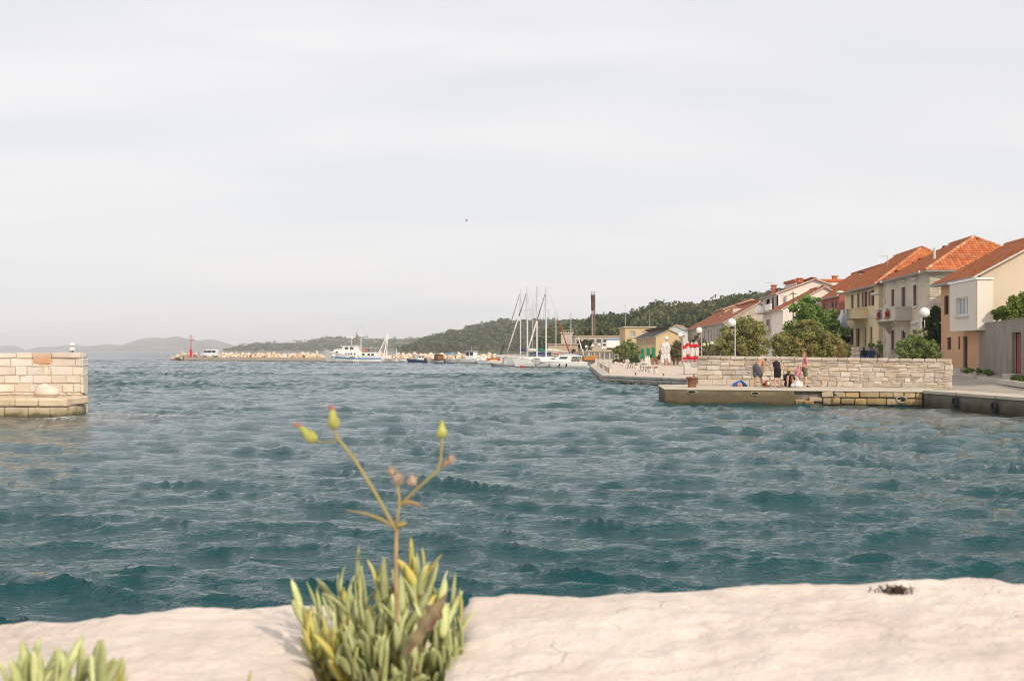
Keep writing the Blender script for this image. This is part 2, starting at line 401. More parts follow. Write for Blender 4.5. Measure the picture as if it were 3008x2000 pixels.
# --- samphire leaves
def leaf_mesh(name, mat, L_, W_, bend, n=7):
    b = MB(); rings = []
    for i in range(n):
        s = i / (n - 1); wd = W_ * (0.28 + 0.72 * math.sin(PI * min(1, 0.18 + 0.80 * s)) ** 0.8) * (1 if s < 0.93 else 0.35)
        th = wd * 0.22; z = L_ * s; x = bend * s * s * L_
        rings.append([(x + th, wd * .16, z), (x + th * .3, wd * .5, z), (x - th * .7, wd * .2, z), (x - th * .7, -wd * .2, z), (x + th * .3, -wd * .5, z), (x + th, -wd * .16, z)])
    b.loft(rings)
    me = bpy.data.meshes.new(name); me.from_pydata([tuple(p) for p in b.v], [], b.f); me.materials.append(mat)
    me.polygons.foreach_set('use_smooth', [True] * len(me.polygons)); return me
def leafmat(name, c, c2):
    q = NT(name); p = q.pos()
    col = q.mix(q.rng(q.noise(p, 45, 4), 0.3, 0.7), c, c2)
    h = q.n('ShaderNodeHueSaturation'); q.l(col, h.inputs['Color']); q.l(q.rng(q.rand(), 0, 1, 0.7, 1.35), h.inputs['Value'])
    q.l(h.outputs[0], q.b.inputs['Base Color']); q.b.inputs['Roughness'].default_value = 0.5; q.b.inputs['Specular IOR Level'].default_value = 0.35
    q.b.inputs['Subsurface Weight'].default_value = 0.0
    return q.m
LM_G = leafmat('samphire leaf green', (0.33, 0.365, 0.15), (0.47, 0.49, 0.235))
LM_Y = leafmat('samphire leaf yellowing', (0.36, 0.35, 0.08), (0.46, 0.38, 0.11))
LM_O = leafmat('samphire leaf orange dry', (0.36, 0.17, 0.035), (0.28, 0.10, 0.03))
M_STEM = M('plant stem', (0.20, 0.15, 0.07), 0.7, 0.25, 40)
LEAVES = {k: [leaf_mesh('leaf', m, l, wd, bd) for l, wd, bd in ((0.044, .0125, .15), (0.056, .0145, .3), (0.068, .0150, .1), (0.048, .0160, .35), (0.06, .0125, -.15))] for k, m in (('g', LM_G), ('y', LM_Y), ('o', LM_O))}
def put_leaf(parent, p, dirv, kind, s, spin):
    o = bpy.data.objects.new('leaf', rnd.choice(LEAVES[kind])); COL.objects.link(o); o.parent = parent
    q = dirv.to_track_quat('Z', 'Y') @ Euler((0, 0, spin)).to_quaternion()
    o.rotation_mode = 'QUATERNION'; o.rotation_quaternion = q; o.location = p; o.scale = (s, s, s)
def samphire(label, base, tips, leaves_per, seed, inner=0):
    rr = random.Random(seed)
    t = thing('samphire_plant', label, 'plant', base)
    sb = MB()
    for (tx, ty, tz, kind) in tips:
        tip = Vector((tx, ty, tz)); root = Vector((tx * 0.25, ty * 0.25, -0.02))
        mid = root.lerp(tip, 0.55) + Vector((tx * .12, ty * .12, 0.0))
        sb.tube([root, mid, tip], [0.0036, 0.003, 0.0018], 6)
        for i in range(leaves_per):
            f = rr.uniform(0.30, 1.0) if i else 1.0
            p = (root.lerp(mid, f / .55) if f < .55 else mid.lerp(tip, (f - .55) / .45))
            an = rr.uniform(0, 2 * PI); out_ = Vector((math.cos(an), math.sin(an), 0)) * rr.uniform(0.15, 0.85)
            dv = ((tip - root).normalized() * 0.45 + Vector((0, 0, 0.75)) + out_).normalized()
            if i == 0: dv = (Vector((0, 0, 1)) + (tip - root).normalized() * .5).normalized()
            kd = kind if rr.random() < 0.85 else rr.choice('gggy')
            if f < 0.42 and rr.random() < 0.35: kd = rr.choice('oy')
            put_leaf(t, p, dv, kd, rr.uniform(0.66, 0.96) * (0.9 if f > .9 else 1), rr.uniform(0, 6.28))
    sb.build('stem', M_STEM, t, smooth=True)
    fb = MB()                                                          # the many small leaves inside the clump
    for i in range(inner):
        tx, ty, tz, _ = rr.choice(tips); f = rr.uniform(.25, .95); p = Vector((tx * f + rr.gauss(0, .008), ty * f + rr.gauss(0, .008), max(0, tz * f * rr.uniform(.45, 1.0))))
        me = rr.choice(LEAVES['g']); dv = (Vector((tx, ty, 0)) * 3 + Vector((rr.gauss(0, .3), rr.gauss(0, .3), .9))).normalized(); q = (dv.to_track_quat('Z', 'Y') @ Euler((0, 0, rr.uniform(0, 6.3))).to_quaternion()).to_matrix() * rr.uniform(.5, .85)
        fb.add([p + q @ v.co for v in me.vertices], [tuple(f_.vertices) for f_ in me.polygons])
    if inner: fb.build('inner_leaves', LM_G, t, smooth=2, kind='stuff', fix=False)
    return t
D0 = 1.53; base = Vector((XU(1150, D0), D0, 1.985))
def tipuv(u, v, d, kind):                                              # tip where the leaf fan ends, given relative to the plant base
    p = P(u, v, d) - base; return (p.x, p.y, p.z - 0.034, kind)
tips = [tipuv(*a) for a in ((885, 1720, 1.55, 'g'), (930, 1700, 1.60, 'g'), (905, 1800, 1.5, 'y'), (960, 1790, 1.47, 'y'), (1000, 1665, 1.60, 'g'), (1020, 1720, 1.50, 'g'), (1050, 1650, 1.56, 'g'),
        (1075, 1700, 1.48, 'g'), (1105, 1640, 1.60, 'g'), (1130, 1690, 1.52, 'g'), (1160, 1660, 1.60, 'g'), (1180, 1720, 1.50, 'g'), (1210, 1600, 1.58, 'y'), (1245, 1590, 1.56, 'y'), (1230, 1660, 1.52, 'g'),
        (1290, 1700, 1.57, 'g'), (1330, 1730, 1.56, 'g'), (1350, 1760, 1.52, 'g'), (1300, 1790, 1.47, 'g'), (1240, 1770, 1.45, 'g'), (1170, 1800, 1.42, 'g'), (1090, 1790, 1.42, 'g'), (1030, 1800, 1.42, 'g'),
        (985, 1830, 1.44, 'y'), (1320, 1850, 1.45, 'g'), (1120, 1850, 1.40, 'g'), (1210, 1850, 1.40, 'g'), (1060, 1740, 1.62, 'g'), (1260, 1720, 1.6, 'g'), (1355, 1830, 1.5, 'g'))]
samphire('bushy green samphire plant with yellowing leaf tips in the parapet joint', base, tips, 10, 3, 340)
base = Vector((XU(110, 1.27), 1.27, 1.985)); rq = random.Random(5)
tips = []
for i in range(28):
    u = rq.choice((20, 40, 85, 70, 110, 125, 165, 190, 245, 275, 300, 345, 30, 100, 205)) + rq.uniform(-12, 12)
    p = P(u, (1945 if u < 220 else 1975) + rq.uniform(-20, 40), rq.uniform(1.2, 1.3)) - base; tips.append((p.x, p.y, p.z - 0.022, 'g'))
samphire('low green samphire sprigs at the lower left edge of the parapet', base, tips, 7, 9, 120)
base = Vector((XU(750, 1.3), 1.3, 1.99)); tips = []
for u, v in ((725, 2002), (755, 2030), (785, 2005)):
    p = P(u, v, 1.3) - base; tips.append((p.x, p.y, p.z - .03, 'y'))
samphire('few short yellow samphire tips at the bottom edge of the parapet', base, tips, 2, 11)

# --- sow thistle with its seed heads
DT = 1.43
th = thing('sow_thistle', 'tall thin sow thistle stalk with closed buds above the samphire', 'plant', P(1168, 1958, DT))
o0 = th.location.copy()
def tp(u, v, dd=0.0): return P(u, v, DT + dd) - o0
M_TH = M('thistle stem', (0.44, 0.41, 0.14), 0.6, 0.3, 14, c2=(0.30, 0.21, 0.10)); M_BUD = M('thistle bud', (0.36, 0.36, 0.09), 0.7, 0.25, 60)
M_THR = M('thistle stem reddish', (0.36, 0.24, 0.12), 0.65, 0.3, 30); M_PINK = M('withered petals', (0.42, 0.17, 0.14), 0.8, 0.25, 90); M_FLUFF = M('seed fluff', (0.40, 0.29, 0.21), 0.95, 0.3, 120)
MB().tube([tp(1168, 1965), tp(1166, 1850), tp(1165, 1773), tp(1163, 1640), tp(1165, 1551)], [0.0029, 0.0027, 0.0026, 0.0024, 0.0023], 10).build('stem', M_THR, th, smooth=2)
MB().tube([tp(1164, 1560), tp(1150, 1533), tp(1100, 1443, .01), tp(1046, 1356, .02), tp(1005, 1303, .02), tp(990, 1285, .02), tp(982, 1255, .02)], [0.0023, 0.0022, 0.0020, 0.0020, 0.0019, 0.0018, 0.0020], 10).build('stem', M_TH, th, smooth=2)
MB().tube([tp(1165, 1555), tp(1168, 1510), tp(1174, 1483), tp(1172, 1455), tp(1167, 1425)], [0.0023, 0.0020, 0.0021, 0.0019, 0.0018], 10).build('stem', M_TH, th, smooth=2)
MB().tube([tp(1175, 1485), tp(1190, 1468), tp(1241, 1421, -.01), tp(1287, 1380, -.02), tp(1295, 1350, -.02), tp(1298, 1300, -.02), tp(1298, 1280, -.02)], [0.0020, 0.0018, 0.0018, 0.0018, 0.0016, 0.0016, 0.0018], 10).build('stem', M_TH, th, smooth=2)
MB().tube([tp(993, 1293, .02), tp(965, 1298, .03), tp(938, 1298, .03), tp(925, 1292, .03)], [0.0011, 0.0009, 0.0009, 0.0014], 8).build('stem', M_TH, th, smooth=2)
MB().tube([tp(1293, 1372, -.02), tp(1306, 1364, -.02), tp(1318, 1356, -.02)], [0.0016, 0.0020, 0.0031], 8).build('stem', M_THR, th, smooth=2)
def bud(u, v, u2, v2, r, dd, tipc):
    a, c = tp(u, v, dd), tp(u2, v2, dd); pts = [a.lerp(c, f) for f in (0, .12, .35, .6, .8, .9)]
    o = MB().tube(pts, [r * .45, r * .95, r, r * .62, r * .42, r * .3], 12).build('bud', M_BUD, th, smooth=2)
    tb = MB(); rq = random.Random(int(u))
    for i in range(12):
        e = c + Vector((rq.gauss(0, r * .3), rq.gauss(0, r * .3), rq.gauss(0, r * .25))); tb.tube([a.lerp(c, .78), a.lerp(c, .88).lerp(e, .5), e], [r * .16, r * .2, r * .14], 5)
    tb.build('bud_tip', tipc, o, smooth=2)
bud(982, 1258, 975, 1196, .0074, .02, M_PINK); bud(928, 1296, 873, 1247, .0070, .03, M_PINK); bud(1298, 1285, 1298, 1238, .0064, -.02, M_BUD)
def fluff(u, v, r, dd, seed):
    rq = random.Random(seed); c = tp(u, v, dd); fb = MB()
    fb.ell(c, (r * .55, r * .5, r * .7), 8, 6)
    for i in range(40):
        dv = Vector((rq.gauss(0, 1), rq.gauss(0, 1), rq.gauss(.5, 1))).normalized() * r * rq.uniform(.8, 1.25); fb.tube([c, c + dv * .6, c + dv], [r * .06, r * .07, r * .02], 4)
    fb.build('seed_head', M_FLUFF, th)
fluff(1168, 1408, .0095, 0, 1); fluff(1150, 1385, .007, .005, 2); fluff(1211, 1412, .0085, .0, 3); fluff(1326, 1349, .0065, -.02, 4)
def thin_leaf(pts, w, mat):
    lb = MB(); n = len(pts); lb.loft([[p + Vector((0, 0, -w[i])), p + Vector((0, 0.002, 0)), p + Vector((0, 0, w[i])), p - Vector((0, 0.002, 0))] for i, p in enumerate(pts)])
    lb.build('leaf', mat, th, smooth=2)
thin_leaf([tp(1160, 1548), tp(1120, 1525), tp(1075, 1508, -.01), tp(1015, 1498, -.02)], [.002, .0026, .0016, .0005], M_TH)
thin_leaf([tp(1165, 1545), tp(1180, 1540), tp(1196, 1536)], [.005, .004, .001], M_TH)
thin_leaf([tp(1175, 1480), tp(1200, 1474), tp(1225, 1480), tp(1245, 1492)], [.003, .003, .002, .0005], M_THR)
# broad reddish lobed leaf in front
lb = MB(); prev = None; a, c = tp(1185, 1930, -.05), tp(1312, 1748, -.03); n = 14; ax = (c - a).normalized(); sd_ = Vector((0, 1, 0)).cross(ax).normalized()
Lr, Cr, Rr = [], [], []
for i in range(n + 1):
    s = i / n; wd = (.002 + .0075 * math.sin(PI * min(1, s * 1.02)) * (1.25 if i % 3 == 1 else .55)) * (1.5 if .55 < s < .9 else 1)
    p = a.lerp(c, s); Lr.append(p - sd_ * wd + Vector((0, .004, 0))); Cr.append(p - Vector((0, .003, 0))); Rr.append(p + sd_ * wd * .9 + Vector((0, .004, 0)))
for i in range(n):
    lb.quad(Lr[i], Cr[i], Cr[i + 1], Lr[i + 1]); lb.quad(Cr[i], Rr[i], Rr[i + 1], Cr[i + 1])
lb.build('red_leaf', M('red thistle leaf', (0.17, 0.09, 0.06), 0.6, 0.3, 60, c2=(0.22, 0.18, 0.09)), th, smooth=2)
# ---------------------------------------------------------------- dressed stones, piers, promenade
def stone_mat(name, lo, hi, pink=0.25, rv=0.10, algae=None, rust=False):
    q = NT(name); p = q.pos(); sx = q.n('ShaderNodeSeparateXYZ'); q.l(p, sx.inputs[0])
    a = q.noise(p, 1.4, 6, 0.6); b = q.noise(p, 7, 8, 0.7); c = q.noise(p, 40, 4, 0.7)
    col = q.mix(q.rng(a, 0.3, 0.7), lo, hi)
    col = q.mix(q.math('MULTIPLY', q.rng(q.noise(p, 0.9, 4), 0.54, 0.68), pink), col, (0.56, 0.34, 0.22))
    col = q.mix(q.math('MULTIPLY', q.rng(b, 0.55, 0.75), 0.35), col, tuple(x * 0.55 for x in lo))
    h = q.n('ShaderNodeHueSaturation'); q.l(col, h.inputs['Color']); q.l(q.rng(q.rand(), 0, 1, 1 - rv, 1 + rv), h.inputs['Value'])
    q.l(q.rng(q.math('FRACT', q.math('MULTIPLY', q.rand(), 5.3)), 0, 1, 0.8, 1.25), h.inputs['Saturation']); col = h.outputs[0]
    if rust:
        col = q.mix(q.math('MULTIPLY', q.rng(q.noise(p, 3.5, 5, 0.6), 0.62, 0.72), 0.6), col, (0.36, 0.16, 0.05))
    if algae:
        z = q.math('ADD', sx.outputs[2], q.math('MULTIPLY', q.math('SUBTRACT', q.noise(p, 2.2, 5), 0.5), 0.5))
        col = q.mix(q.math('MULTIPLY', q.rng(z, algae[0], algae[1], 1, 0), 0.75), col, algae[2])
        col = q.mix(q.math('MULTIPLY', q.rng(z, 0.02, 0.22, 1, 0), 0.8), col, (0.045, 0.04, 0.022))
    q.l(col, q.b.inputs['Base Color']); q.b.inputs['Roughness'].default_value = 0.9; q.b.inputs['Specular IOR Level'].default_value = 0.2
    q.bump(q.math('ADD', q.math('MULTIPLY', b, .6), q.math('MULTIPLY', c, .4)), 0.7, 0.03)
    return q.m
MS_PIER = stone_mat('pale pier limestone', (0.60, 0.52, 0.44), (0.71, 0.635, 0.555), 0.22, 0.09)
MS_PINK = stone_mat('broken reddish limestone', (0.50, 0.32, 0.20), (0.62, 0.47, 0.36), 0.9, 0.05)
MS_LEDGE = stone_mat('pier ledge limestone', (0.58, 0.48, 0.36), (0.68, 0.58, 0.46), 0.12, 0.07, algae=(0.12, 0.5, (0.30, 0.25, 0.12)), rust=True)
MS_WALL = stone_mat('rubble wall limestone', (0.45, 0.385, 0.31), (0.60, 0.53, 0.44), 0.12, 0.15)
MS_FACE = stone_mat('wet quay stone', (0.40, 0.30, 0.18), (0.54, 0.42, 0.27), 0.12, 0.14, algae=(0.05, 0.36, (0.21, 0.15, 0.06)), rust=True)
MS_CONC = stone_mat('stained quay concrete', (0.17, 0.135, 0.088), (0.27, 0.22, 0.15), 0.1, 0.02, algae=(0.30, 0.66, (0.115, 0.09, 0.052)))
MS_DARK = stone_mat('dark quay concrete', (0.125, 0.105, 0.08), (0.20, 0.17, 0.135), 0.1, 0.02, algae=(0.2, 0.5, (0.085, 0.065, 0.035)))  # darker tone than the pier concrete, darkest towards the water
MS_PROM = stone_mat('grey promenade granite', (0.40, 0.38, 0.35), (0.52, 0.495, 0.455), 0.04, 0.07, algae=(0.08, 0.22, (0.19, 0.16, 0.11)))
M_MORT = M('pale mortar', (0.50, 0.41, 0.30), 0.95, 0.2, 4, bump=0.4, bsc=30)
M_MORTG = M('grey mortar', (0.22, 0.185, 0.135), 0.95, 0.25, 4, bump=0.4, bsc=30)
M_PAVE = M('pale concrete paving', (0.52, 0.45, 0.36), 0.9, 0.10, 0.8, bump=0.25, bsc=25)
M_PROMT = M('promenade paving', (0.60, 0.50, 0.40), 0.9, 0.07, 0.5, bump=0.1, bsc=15)
M_ROAD = M('worn road concrete', (0.36, 0.315, 0.255), 0.92, 0.16, 0.6, bump=0.2, bsc=20)

def stone(parent, p, dv, nv, s0, s1, z0, z1, n0, n1, mat, bev=0.025, jit=0.012, name='stone'):
    """chamfered irregular block in a facade frame (n1 is the exposed side)."""
    S = [s0, s1]; Nn = [n0, n1]; Z = [z0, z1]; b = MB(); idx = {}; vs = []
    bev = min(bev, (s1 - s0) * .3, (z1 - z0) * .3)
    for i in (0, 1):
        for j in (0, 1):
            for k in (0, 1):
                c = [S[i], Nn[j], Z[k]]; e = [(-1 if i else 1), (-1 if j else 1), (-1 if k else 1)]
                jt = [rnd.uniform(-jit, jit), rnd.uniform(-jit, jit) if j else 0, rnd.uniform(-jit, jit)]
                for ax in range(3):
                    q = [c[m] + jt[m] + (0 if m == ax else e[m] * bev * rnd.uniform(.7, 1.3)) for m in range(3)]
                    idx[(i, j, k, ax)] = len(vs); t = Vector((p[0], p[1], 0)) + dv * q[0] + nv * q[1]; vs.append((t.x, t.y, q[2]))
    fs = []
    for ax, (a, c) in ((0, (1, 2)), (1, (0, 2)), (2, (0, 1))):
        for val in (0, 1):
            f = []
            for x, y in ((0, 0), (1, 0), (1, 1), (0, 1)):
                k = [0, 0, 0]; k[ax] = val; k[a] = x; k[c] = y; f.append(idx[(*k, ax)])
            fs.append(tuple(f))
    for ax in range(3):
        a, c = [m for m in range(3) if m != ax]
        for x in (0, 1):
            for y in (0, 1):
                k0 = [0, 0, 0]; k0[a] = x; k0[c] = y; k1 = list(k0); k1[ax] = 1
                fs.append((idx[(*k0, a)], idx[(*k1, a)], idx[(*k1, c)], idx[(*k0, c)]))
    for i in (0, 1):
        for j in (0, 1):
            for k in (0, 1): fs.append((idx[(i, j, k, 0)], idx[(i, j, k, 1)], idx[(i, j, k, 2)]))
    b.add(vs, fs); return b.build(name, mat, parent)
def courses(parent, p, dv, nv, s0, s1, rows, n0, n1, mat, wl, gap=0.02, jit=0.012, bev=0.025, proud=0.02, name='stone', holes=()):
    """lay rows [(z0, z1)] of blocks with random lengths between wl."""
    for z0, z1 in rows:
        s = s0
        while s < s1 - 0.02:
            w_ = rnd.uniform(*wl); e = s + w_
            if s1 - e < wl[0] * .6: e = s1
            zz0, zz1 = z0, z1
            if not any(h[0] < (s + e) / 2 < h[1] and h[2] < (z0 + z1) / 2 < h[3] for h in holes):
                stone(parent, p, dv, nv, s + gap / 2, e - gap / 2, zz0 + gap / 2, zz1 - gap / 2, n0, n1 + rnd.uniform(-proud, proud), mat, bev, jit, name)
            s = e
X_ = Vector((1, 0, 0)); Y_ = Vector((0, 1, 0))

# ---- left pier: wall with ledge, its end faces the harbour mouth
DL, DW = 44.65, 47.7; XE = -16.5; XW = -16.97; ZL = 0.69; ZT = 2.36
lp = wthing('stone_pier', 'pale block stone pier with wall and ledge at the left edge', 'pier', (XE - 3, DL, 0))
MB().prism([(-40, DL + .08), (XE - .08, DL + .08), (XE - .42, DW + .1), (-40, DW + .1)], -.96, .66).box(((-40 + XW) / 2, DW + .33, 0.6), (XW + 40 - .12, 0.62, 3.40)).build('wall_core', M_MORT, lp)
f0 = (XW, DW); sdv = -X_; 
def rowv(v0, v1): return (ZV(v1, DW), ZV(v0, DW))
spec = [(1037, 1052, [(254, 176 - 76 + 0), ]), ]
rows_u = [  # (v top, v bottom, joints in photo columns from the pier end leftwards)
    (1037, 1052, [252, 152, 95, 48, -15, -60, -110]), (1053, 1076, [252, 221, 152, 94, 31, -20, -70, -110]),
    (1077, 1102, [253, 213, 149, 142, 127, 79, 46, -12, -60, -110]), (1103, 1125, [255, 247, 193, 151, 98, 57, 14, -30, -75, -110]),
    (1128, 1152, [256, 247, 216, 183, 135, 87, 42, -8, -60, -110]), (1153, 1161, [257, 240, 215, 195, 160, 100, 68, 30, -20, -60, -110])]
for v0, v1, us in rows_u:
    z1, z0 = ZV(v0, DW), ZV(v1, DW)
    for a, c in zip(us, us[1:]):
        s0_, s1_ = XW - XU(a, DW), XW - XU(c, DW)
        if s1_ - s0_ < .03: continue
        pk = (v0 == 1037 and a == 152)
        pr = rnd.uniform(-.02, .02) + (0.05 if v0 == 1037 else 0)
        stone(lp, f0, sdv, -Y_, max(0, s0_) + .01, s1_ - .01, z0 + .006, z1 - .006 if v0 > 1037 else z1, -0.3, 0.02 + pr, MS_PINK if (152 >= a > 95 and v0 in (1037,)) else MS_PIER, .025, .016)
stone(lp, f0, sdv, -Y_, XW - XU(150, DW), XW - XU(97, DW), ZV(1069, DW), ZV(1045, DW), -.2, .07, MS_PINK, .05, .03)
# the end face of the wall
courses(lp, (XW - .02, DW + .05), Y_, X_, 0, .62, [(ZV(b_, DW), ZV(a_, DW)) for a_, b_ in ((1038, 1053), (1053, 1077), (1077, 1102), (1102, 1126), (1126, 1153), (1153, 1185), (1185, 1216))], -.3, .03, MS_PIER, (.62, .64), gap=.015)
# ledge: coping and one course below it, front and end
courses(lp, (XE, DL), -X_, -Y_, .02, 12, [(0.37, ZL)], -2.6, .05, MS_LEDGE, (.75, 1.25), gap=.02, bev=.05)
courses(lp, (XE, DL), -X_, -Y_, .05, 12, [(-.08, .36)], -.5, .0, MS_LEDGE, (.5, .95), gap=.018)
courses(lp, (XE, DL), -X_, -Y_, .05, 12, [(-.6, -.09)], -.5, .05, MS_LEDGE, (.8, 1.4), gap=.02)
dE = Vector((-.30, DW - DL, 0)).normalized(); courses(lp, (XE + .03, DL + .02), dE, Vector((dE.y, -dE.x, 0)), 0, DW - DL - .1, [(-.6, -.09), (-.08, .36), (.37, ZL - .012)], -.5, .02, MS_LEDGE, (.45, .8), gap=.02)
b = thing('mooring_stone', 'pale lumpy mooring stone lying on the left pier ledge', 'stone', P(138, 1160, 46.3))
mb = MB(); rings = []
for i, (r, z) in enumerate(((.42, 0), (.44, .08), (.42, .17), (.38, .26), (.28, .32), (.1, .35))):
    rings.append([(r * math.cos(a) * 1.0 + .06 * math.sin(3 * a + i * .4), r * .55 * math.sin(a), z * (1 - .28 * math.cos(a + .8)) - .0) for a in [2 * PI * k / 16 for k in range(16)]])
mb.loft(rings).build('boulder', M('pale boulder', (0.66, 0.55, 0.45), .9, .08, 3, bump=.3, bsc=12), b, smooth=2)
lt = thing('navigation_light', 'small white domed navigation light on top of the left pier wall', 'lantern', (XU(212, 48), 48.0, ZT))
MW = M('white enamel', (0.72, 0.70, 0.67), .45, .05, 6)
MB().tube([(-.06, 0, -.02), (-.05, 0, .14)], .02, 6).tube([(.06, 0, -.02), (.05, 0, .14)], .02, 6).tube([(0, .06, -.02), (0, .05, .14)], .02, 6).build('leg', M('grey metal', (.35, .34, .33), .5, .1, 8), lt)
MB().lathe((0, 0, .1), [(.12, 0), (.125, .1), (.09, .12)], 14).build('base', MW, lt, smooth=True)
MB().lathe((0, 0, .21), [(.085, 0), (.085, .10)], 12).build('lens', M('lantern lens', (.5, .46, .42), .15, .1, 8), lt, smooth=True)
MB().lathe((0, 0, .30), [(.115, 0), (.11, .05), (.07, .10), (.01, .12)], 14).build('cap', MW, lt, smooth=True)

# ---- right pier
ZP = 0.68
A = Vector((7.05, 55.7, 0)); B = Vector((17.75, 52.3, 0)); fd = (B - A).normalized(); fn = Vector((fd.y, -fd.x, 0)); LP = (B - A).length
WA = Vector((9.5, 62.0, 0)); WB = Vector((20.85, 57.4, 0)); wd = (WB - WA).normalized(); wn = Vector((wd.y, -wd.x, 0)); LW = (WB - WA).length
def s_on(u, p, dv):                                                   # length along a line where photo column u meets it
    k = (u - 1504) / F; return (k * p.y - p.x) / (dv.x - k * dv.y)
rp = wthing('harbour_pier', 'low harbour pier of stained concrete and stone blocks, bathers on top', 'pier', (A.x, A.y, 0))
SJ = s_on(2333, A, fd)
TL = (8.2, 63.2)
MB().prism([(A + fd * .0)[:2], (A + fd * (SJ - .002))[:2], (A + fd * SJ - fn * 4)[:2], TL, (7.6, 62.6)], -1.2, ZP - .024).build('concrete_face', MS_CONC, rp)
q0 = A + fd * SJ - fn * .16; q1 = B - fn * .16
MB().prism([q0[:2], q1[:2], (19.6, 60.), (12, 66.), TL], -1.2, ZP - .06).build('core', M_MORTG, rp)
e = fn * .035
MB().prism([(A + e - fd * .03)[:2], (B + e)[:2], (19.3, 52.35), (24, 57.0), (22.5, 60), (12, 66), TL, (7.55, 62.62)], ZP - .022, ZP).build('deck', M_PAVE, rp)
# steps cut into the face and the stone courses (v rows of the photograph turned into heights)
d_ = 53.8
steps = [(s_on(2336, A, fd), s_on(2412, A, fd), .35, ZP - .1)]
rws = [(.385, ZP - .026), (.05, .375), (-.28, .04), (-.7, -.29)]
for i, rw in enumerate(rws):
    wl = [(.45, .85), (.45, .9), (.4, .75), (.6, 1.1)][i]
    courses(rp, A, fd, fn, s_on((2413, 2416, 2400, 2336)[i], A, fd), LP, [rw], -.5, [0, .0, .03, .06][i], MS_FACE, wl, gap=.028, jit=.018, bev=.03, proud=.03)
stone(rp, A, fd, fn, s_on(2364, A, fd), s_on(2398, A, fd), .38, ZP - .03, -.5, -.22, MS_FACE, .03, .02, 'step')
stone(rp, A, fd, fn, s_on(2378, A, fd), s_on(2414, A, fd), .20, .38, -.5, .0, MS_FACE, .03, .02, 'step')
stone(rp, A, fd, fn, s_on(2362, A, fd), s_on(2389, A, fd), -.02, .22, -.5, .06, MS_FACE, .03, .02, 'step')
stone(rp, A, fd, fn, s_on(2336, A, fd), s_on(2362, A, fd), -.1, .28, -.5, -.12, MS_FACE, .03, .02, 'step')
stone(rp, A, fd, fn, s_on(2335, A, fd), s_on(2364, A, fd), .3, ZP - .03, -.5, -.2, MS_FACE, .03, .02, 'step')
M_RUST = M('rusty iron', (0.19, 0.075, 0.04), .85, .35, 9, c2=(0.28, 0.12, 0.06)); M_HOLESHADE = M('dark recess', (0.03, 0.026, 0.02), .95, .2, 6)  # near-black colour stands in for the shade inside openings
def painted_recess(u, z, w=.5, h=.2):
    s = s_on(u, A, fd); o = A + fd * s + fn * .012
    bq = MB(); n = 18; r1 = []; r2 = []; r3 = []
    for k in range(n):
        a = 2 * PI * k / n; cx_, cz_ = math.cos(a), math.sin(a)
        r1.append(o + fd * (w / 2 * cx_) + Vector((0, 0, z + h / 2 * cz_))); r2.append(o + fn * .03 + fd * (w * .46 * cx_) + Vector((0, 0, z + h * .43 * cz_))); r3.append(o + fn * .004 + fd * (w * .36 * cx_) + Vector((0, 0, z + h * .30 * cz_)))
    bq.loft([r1, r2, r3], cap=False); ring = bq.build('recess_rim', M('recess rim', (.34, .28, .2), .9, .2, 9), rp, smooth=2)
    MB().quad(*r3).build('recess_shade', M_HOLESHADE, ring)  # flat disc on the solid face, the hole's shade painted as its colour
painted_recess(2032, .56); painted_recess(2218, .52, .42)
painted_recess(2449, .50, .36, .14); painted_recess(2648, .33, .5, .34)
MB().tube([A + fd * s_on(2448, A, fd) + fn * .03 + Vector((0, 0, .45)), A + fd * s_on(2446, A, fd) + fn * .05 + Vector((0, 0, .28)), A + fd * s_on(2446, A, fd) + fn * .04 + Vector((0, 0, .10))], .035, 8).build('rusted_chain', M_RUST, rp)
# rusty bollard on the pier
bl = thing('mooring_bollard', 'squat rusty mooring bollard at the head of the right pier', 'bollard', (XU(2033, 58.6), 58.6, ZP))
MB().lathe((0, 0, 0), [(.23, 0), (.2, .03), (.19, .25), (.21, .34), (.28, .40), (.31, .43), (.30, .47), (.26, .50)], 18).build('body', M_RUST, bl, smooth=True)

# ---- rubble stone wall along the pier
sw = wthing('rubble_wall', 'long low rubble stone wall running behind the bathers', 'wall', (WA.x, WA.y, ZP))
def ztop(s): return 2.19 - .14 * s / LW
MB().hexa([(WA + wn * -.55 + Vector((0, 0, ZP - .1))), WB + wn * -.55 + Vector((0, 0, ZP - .1)), WB - wn * .025 + Vector((0, 0, ZP - .1)), WA - wn * .025 + Vector((0, 0, ZP - .1)),
           WA + wn * -.55 + Vector((0, 0, ztop(0) - .05)), WB + wn * -.55 + Vector((0, 0, ztop(LW) - .05)), WB - wn * .025 + Vector((0, 0, ztop(LW) - .05)), WA - wn * .025 + Vector((0, 0, ztop(0) - .05))]).build('wall_core', M('wall mortar', (.40, .34, .265), .95, .25, 3, bump=.5, bsc=25), sw)
rw = random.Random(21)
def wall_stone(s0_, s1_, z0_, z1_, n1_, j):
    t0 = (ztop((s0_ + s1_) / 2) - ZP) / (2.19 - ZP)
    stone(sw, WA, wd, wn, s0_, s1_, ZP + (z0_ - ZP) * t0, ZP + (z1_ - ZP) * t0, -.3, n1_, MS_WALL, .028, j * 1.1)
s = 0.0
while s < LW - .05:                                                   # coping course
    e = min(LW, s + rw.uniform(.45, .8)); e = LW if LW - e < .3 else e
    wall_stone(s + .012, e - .012, 2.19 - .17, 2.19, .05 + rw.uniform(-.015, .015), .012); s = e
z = ZP
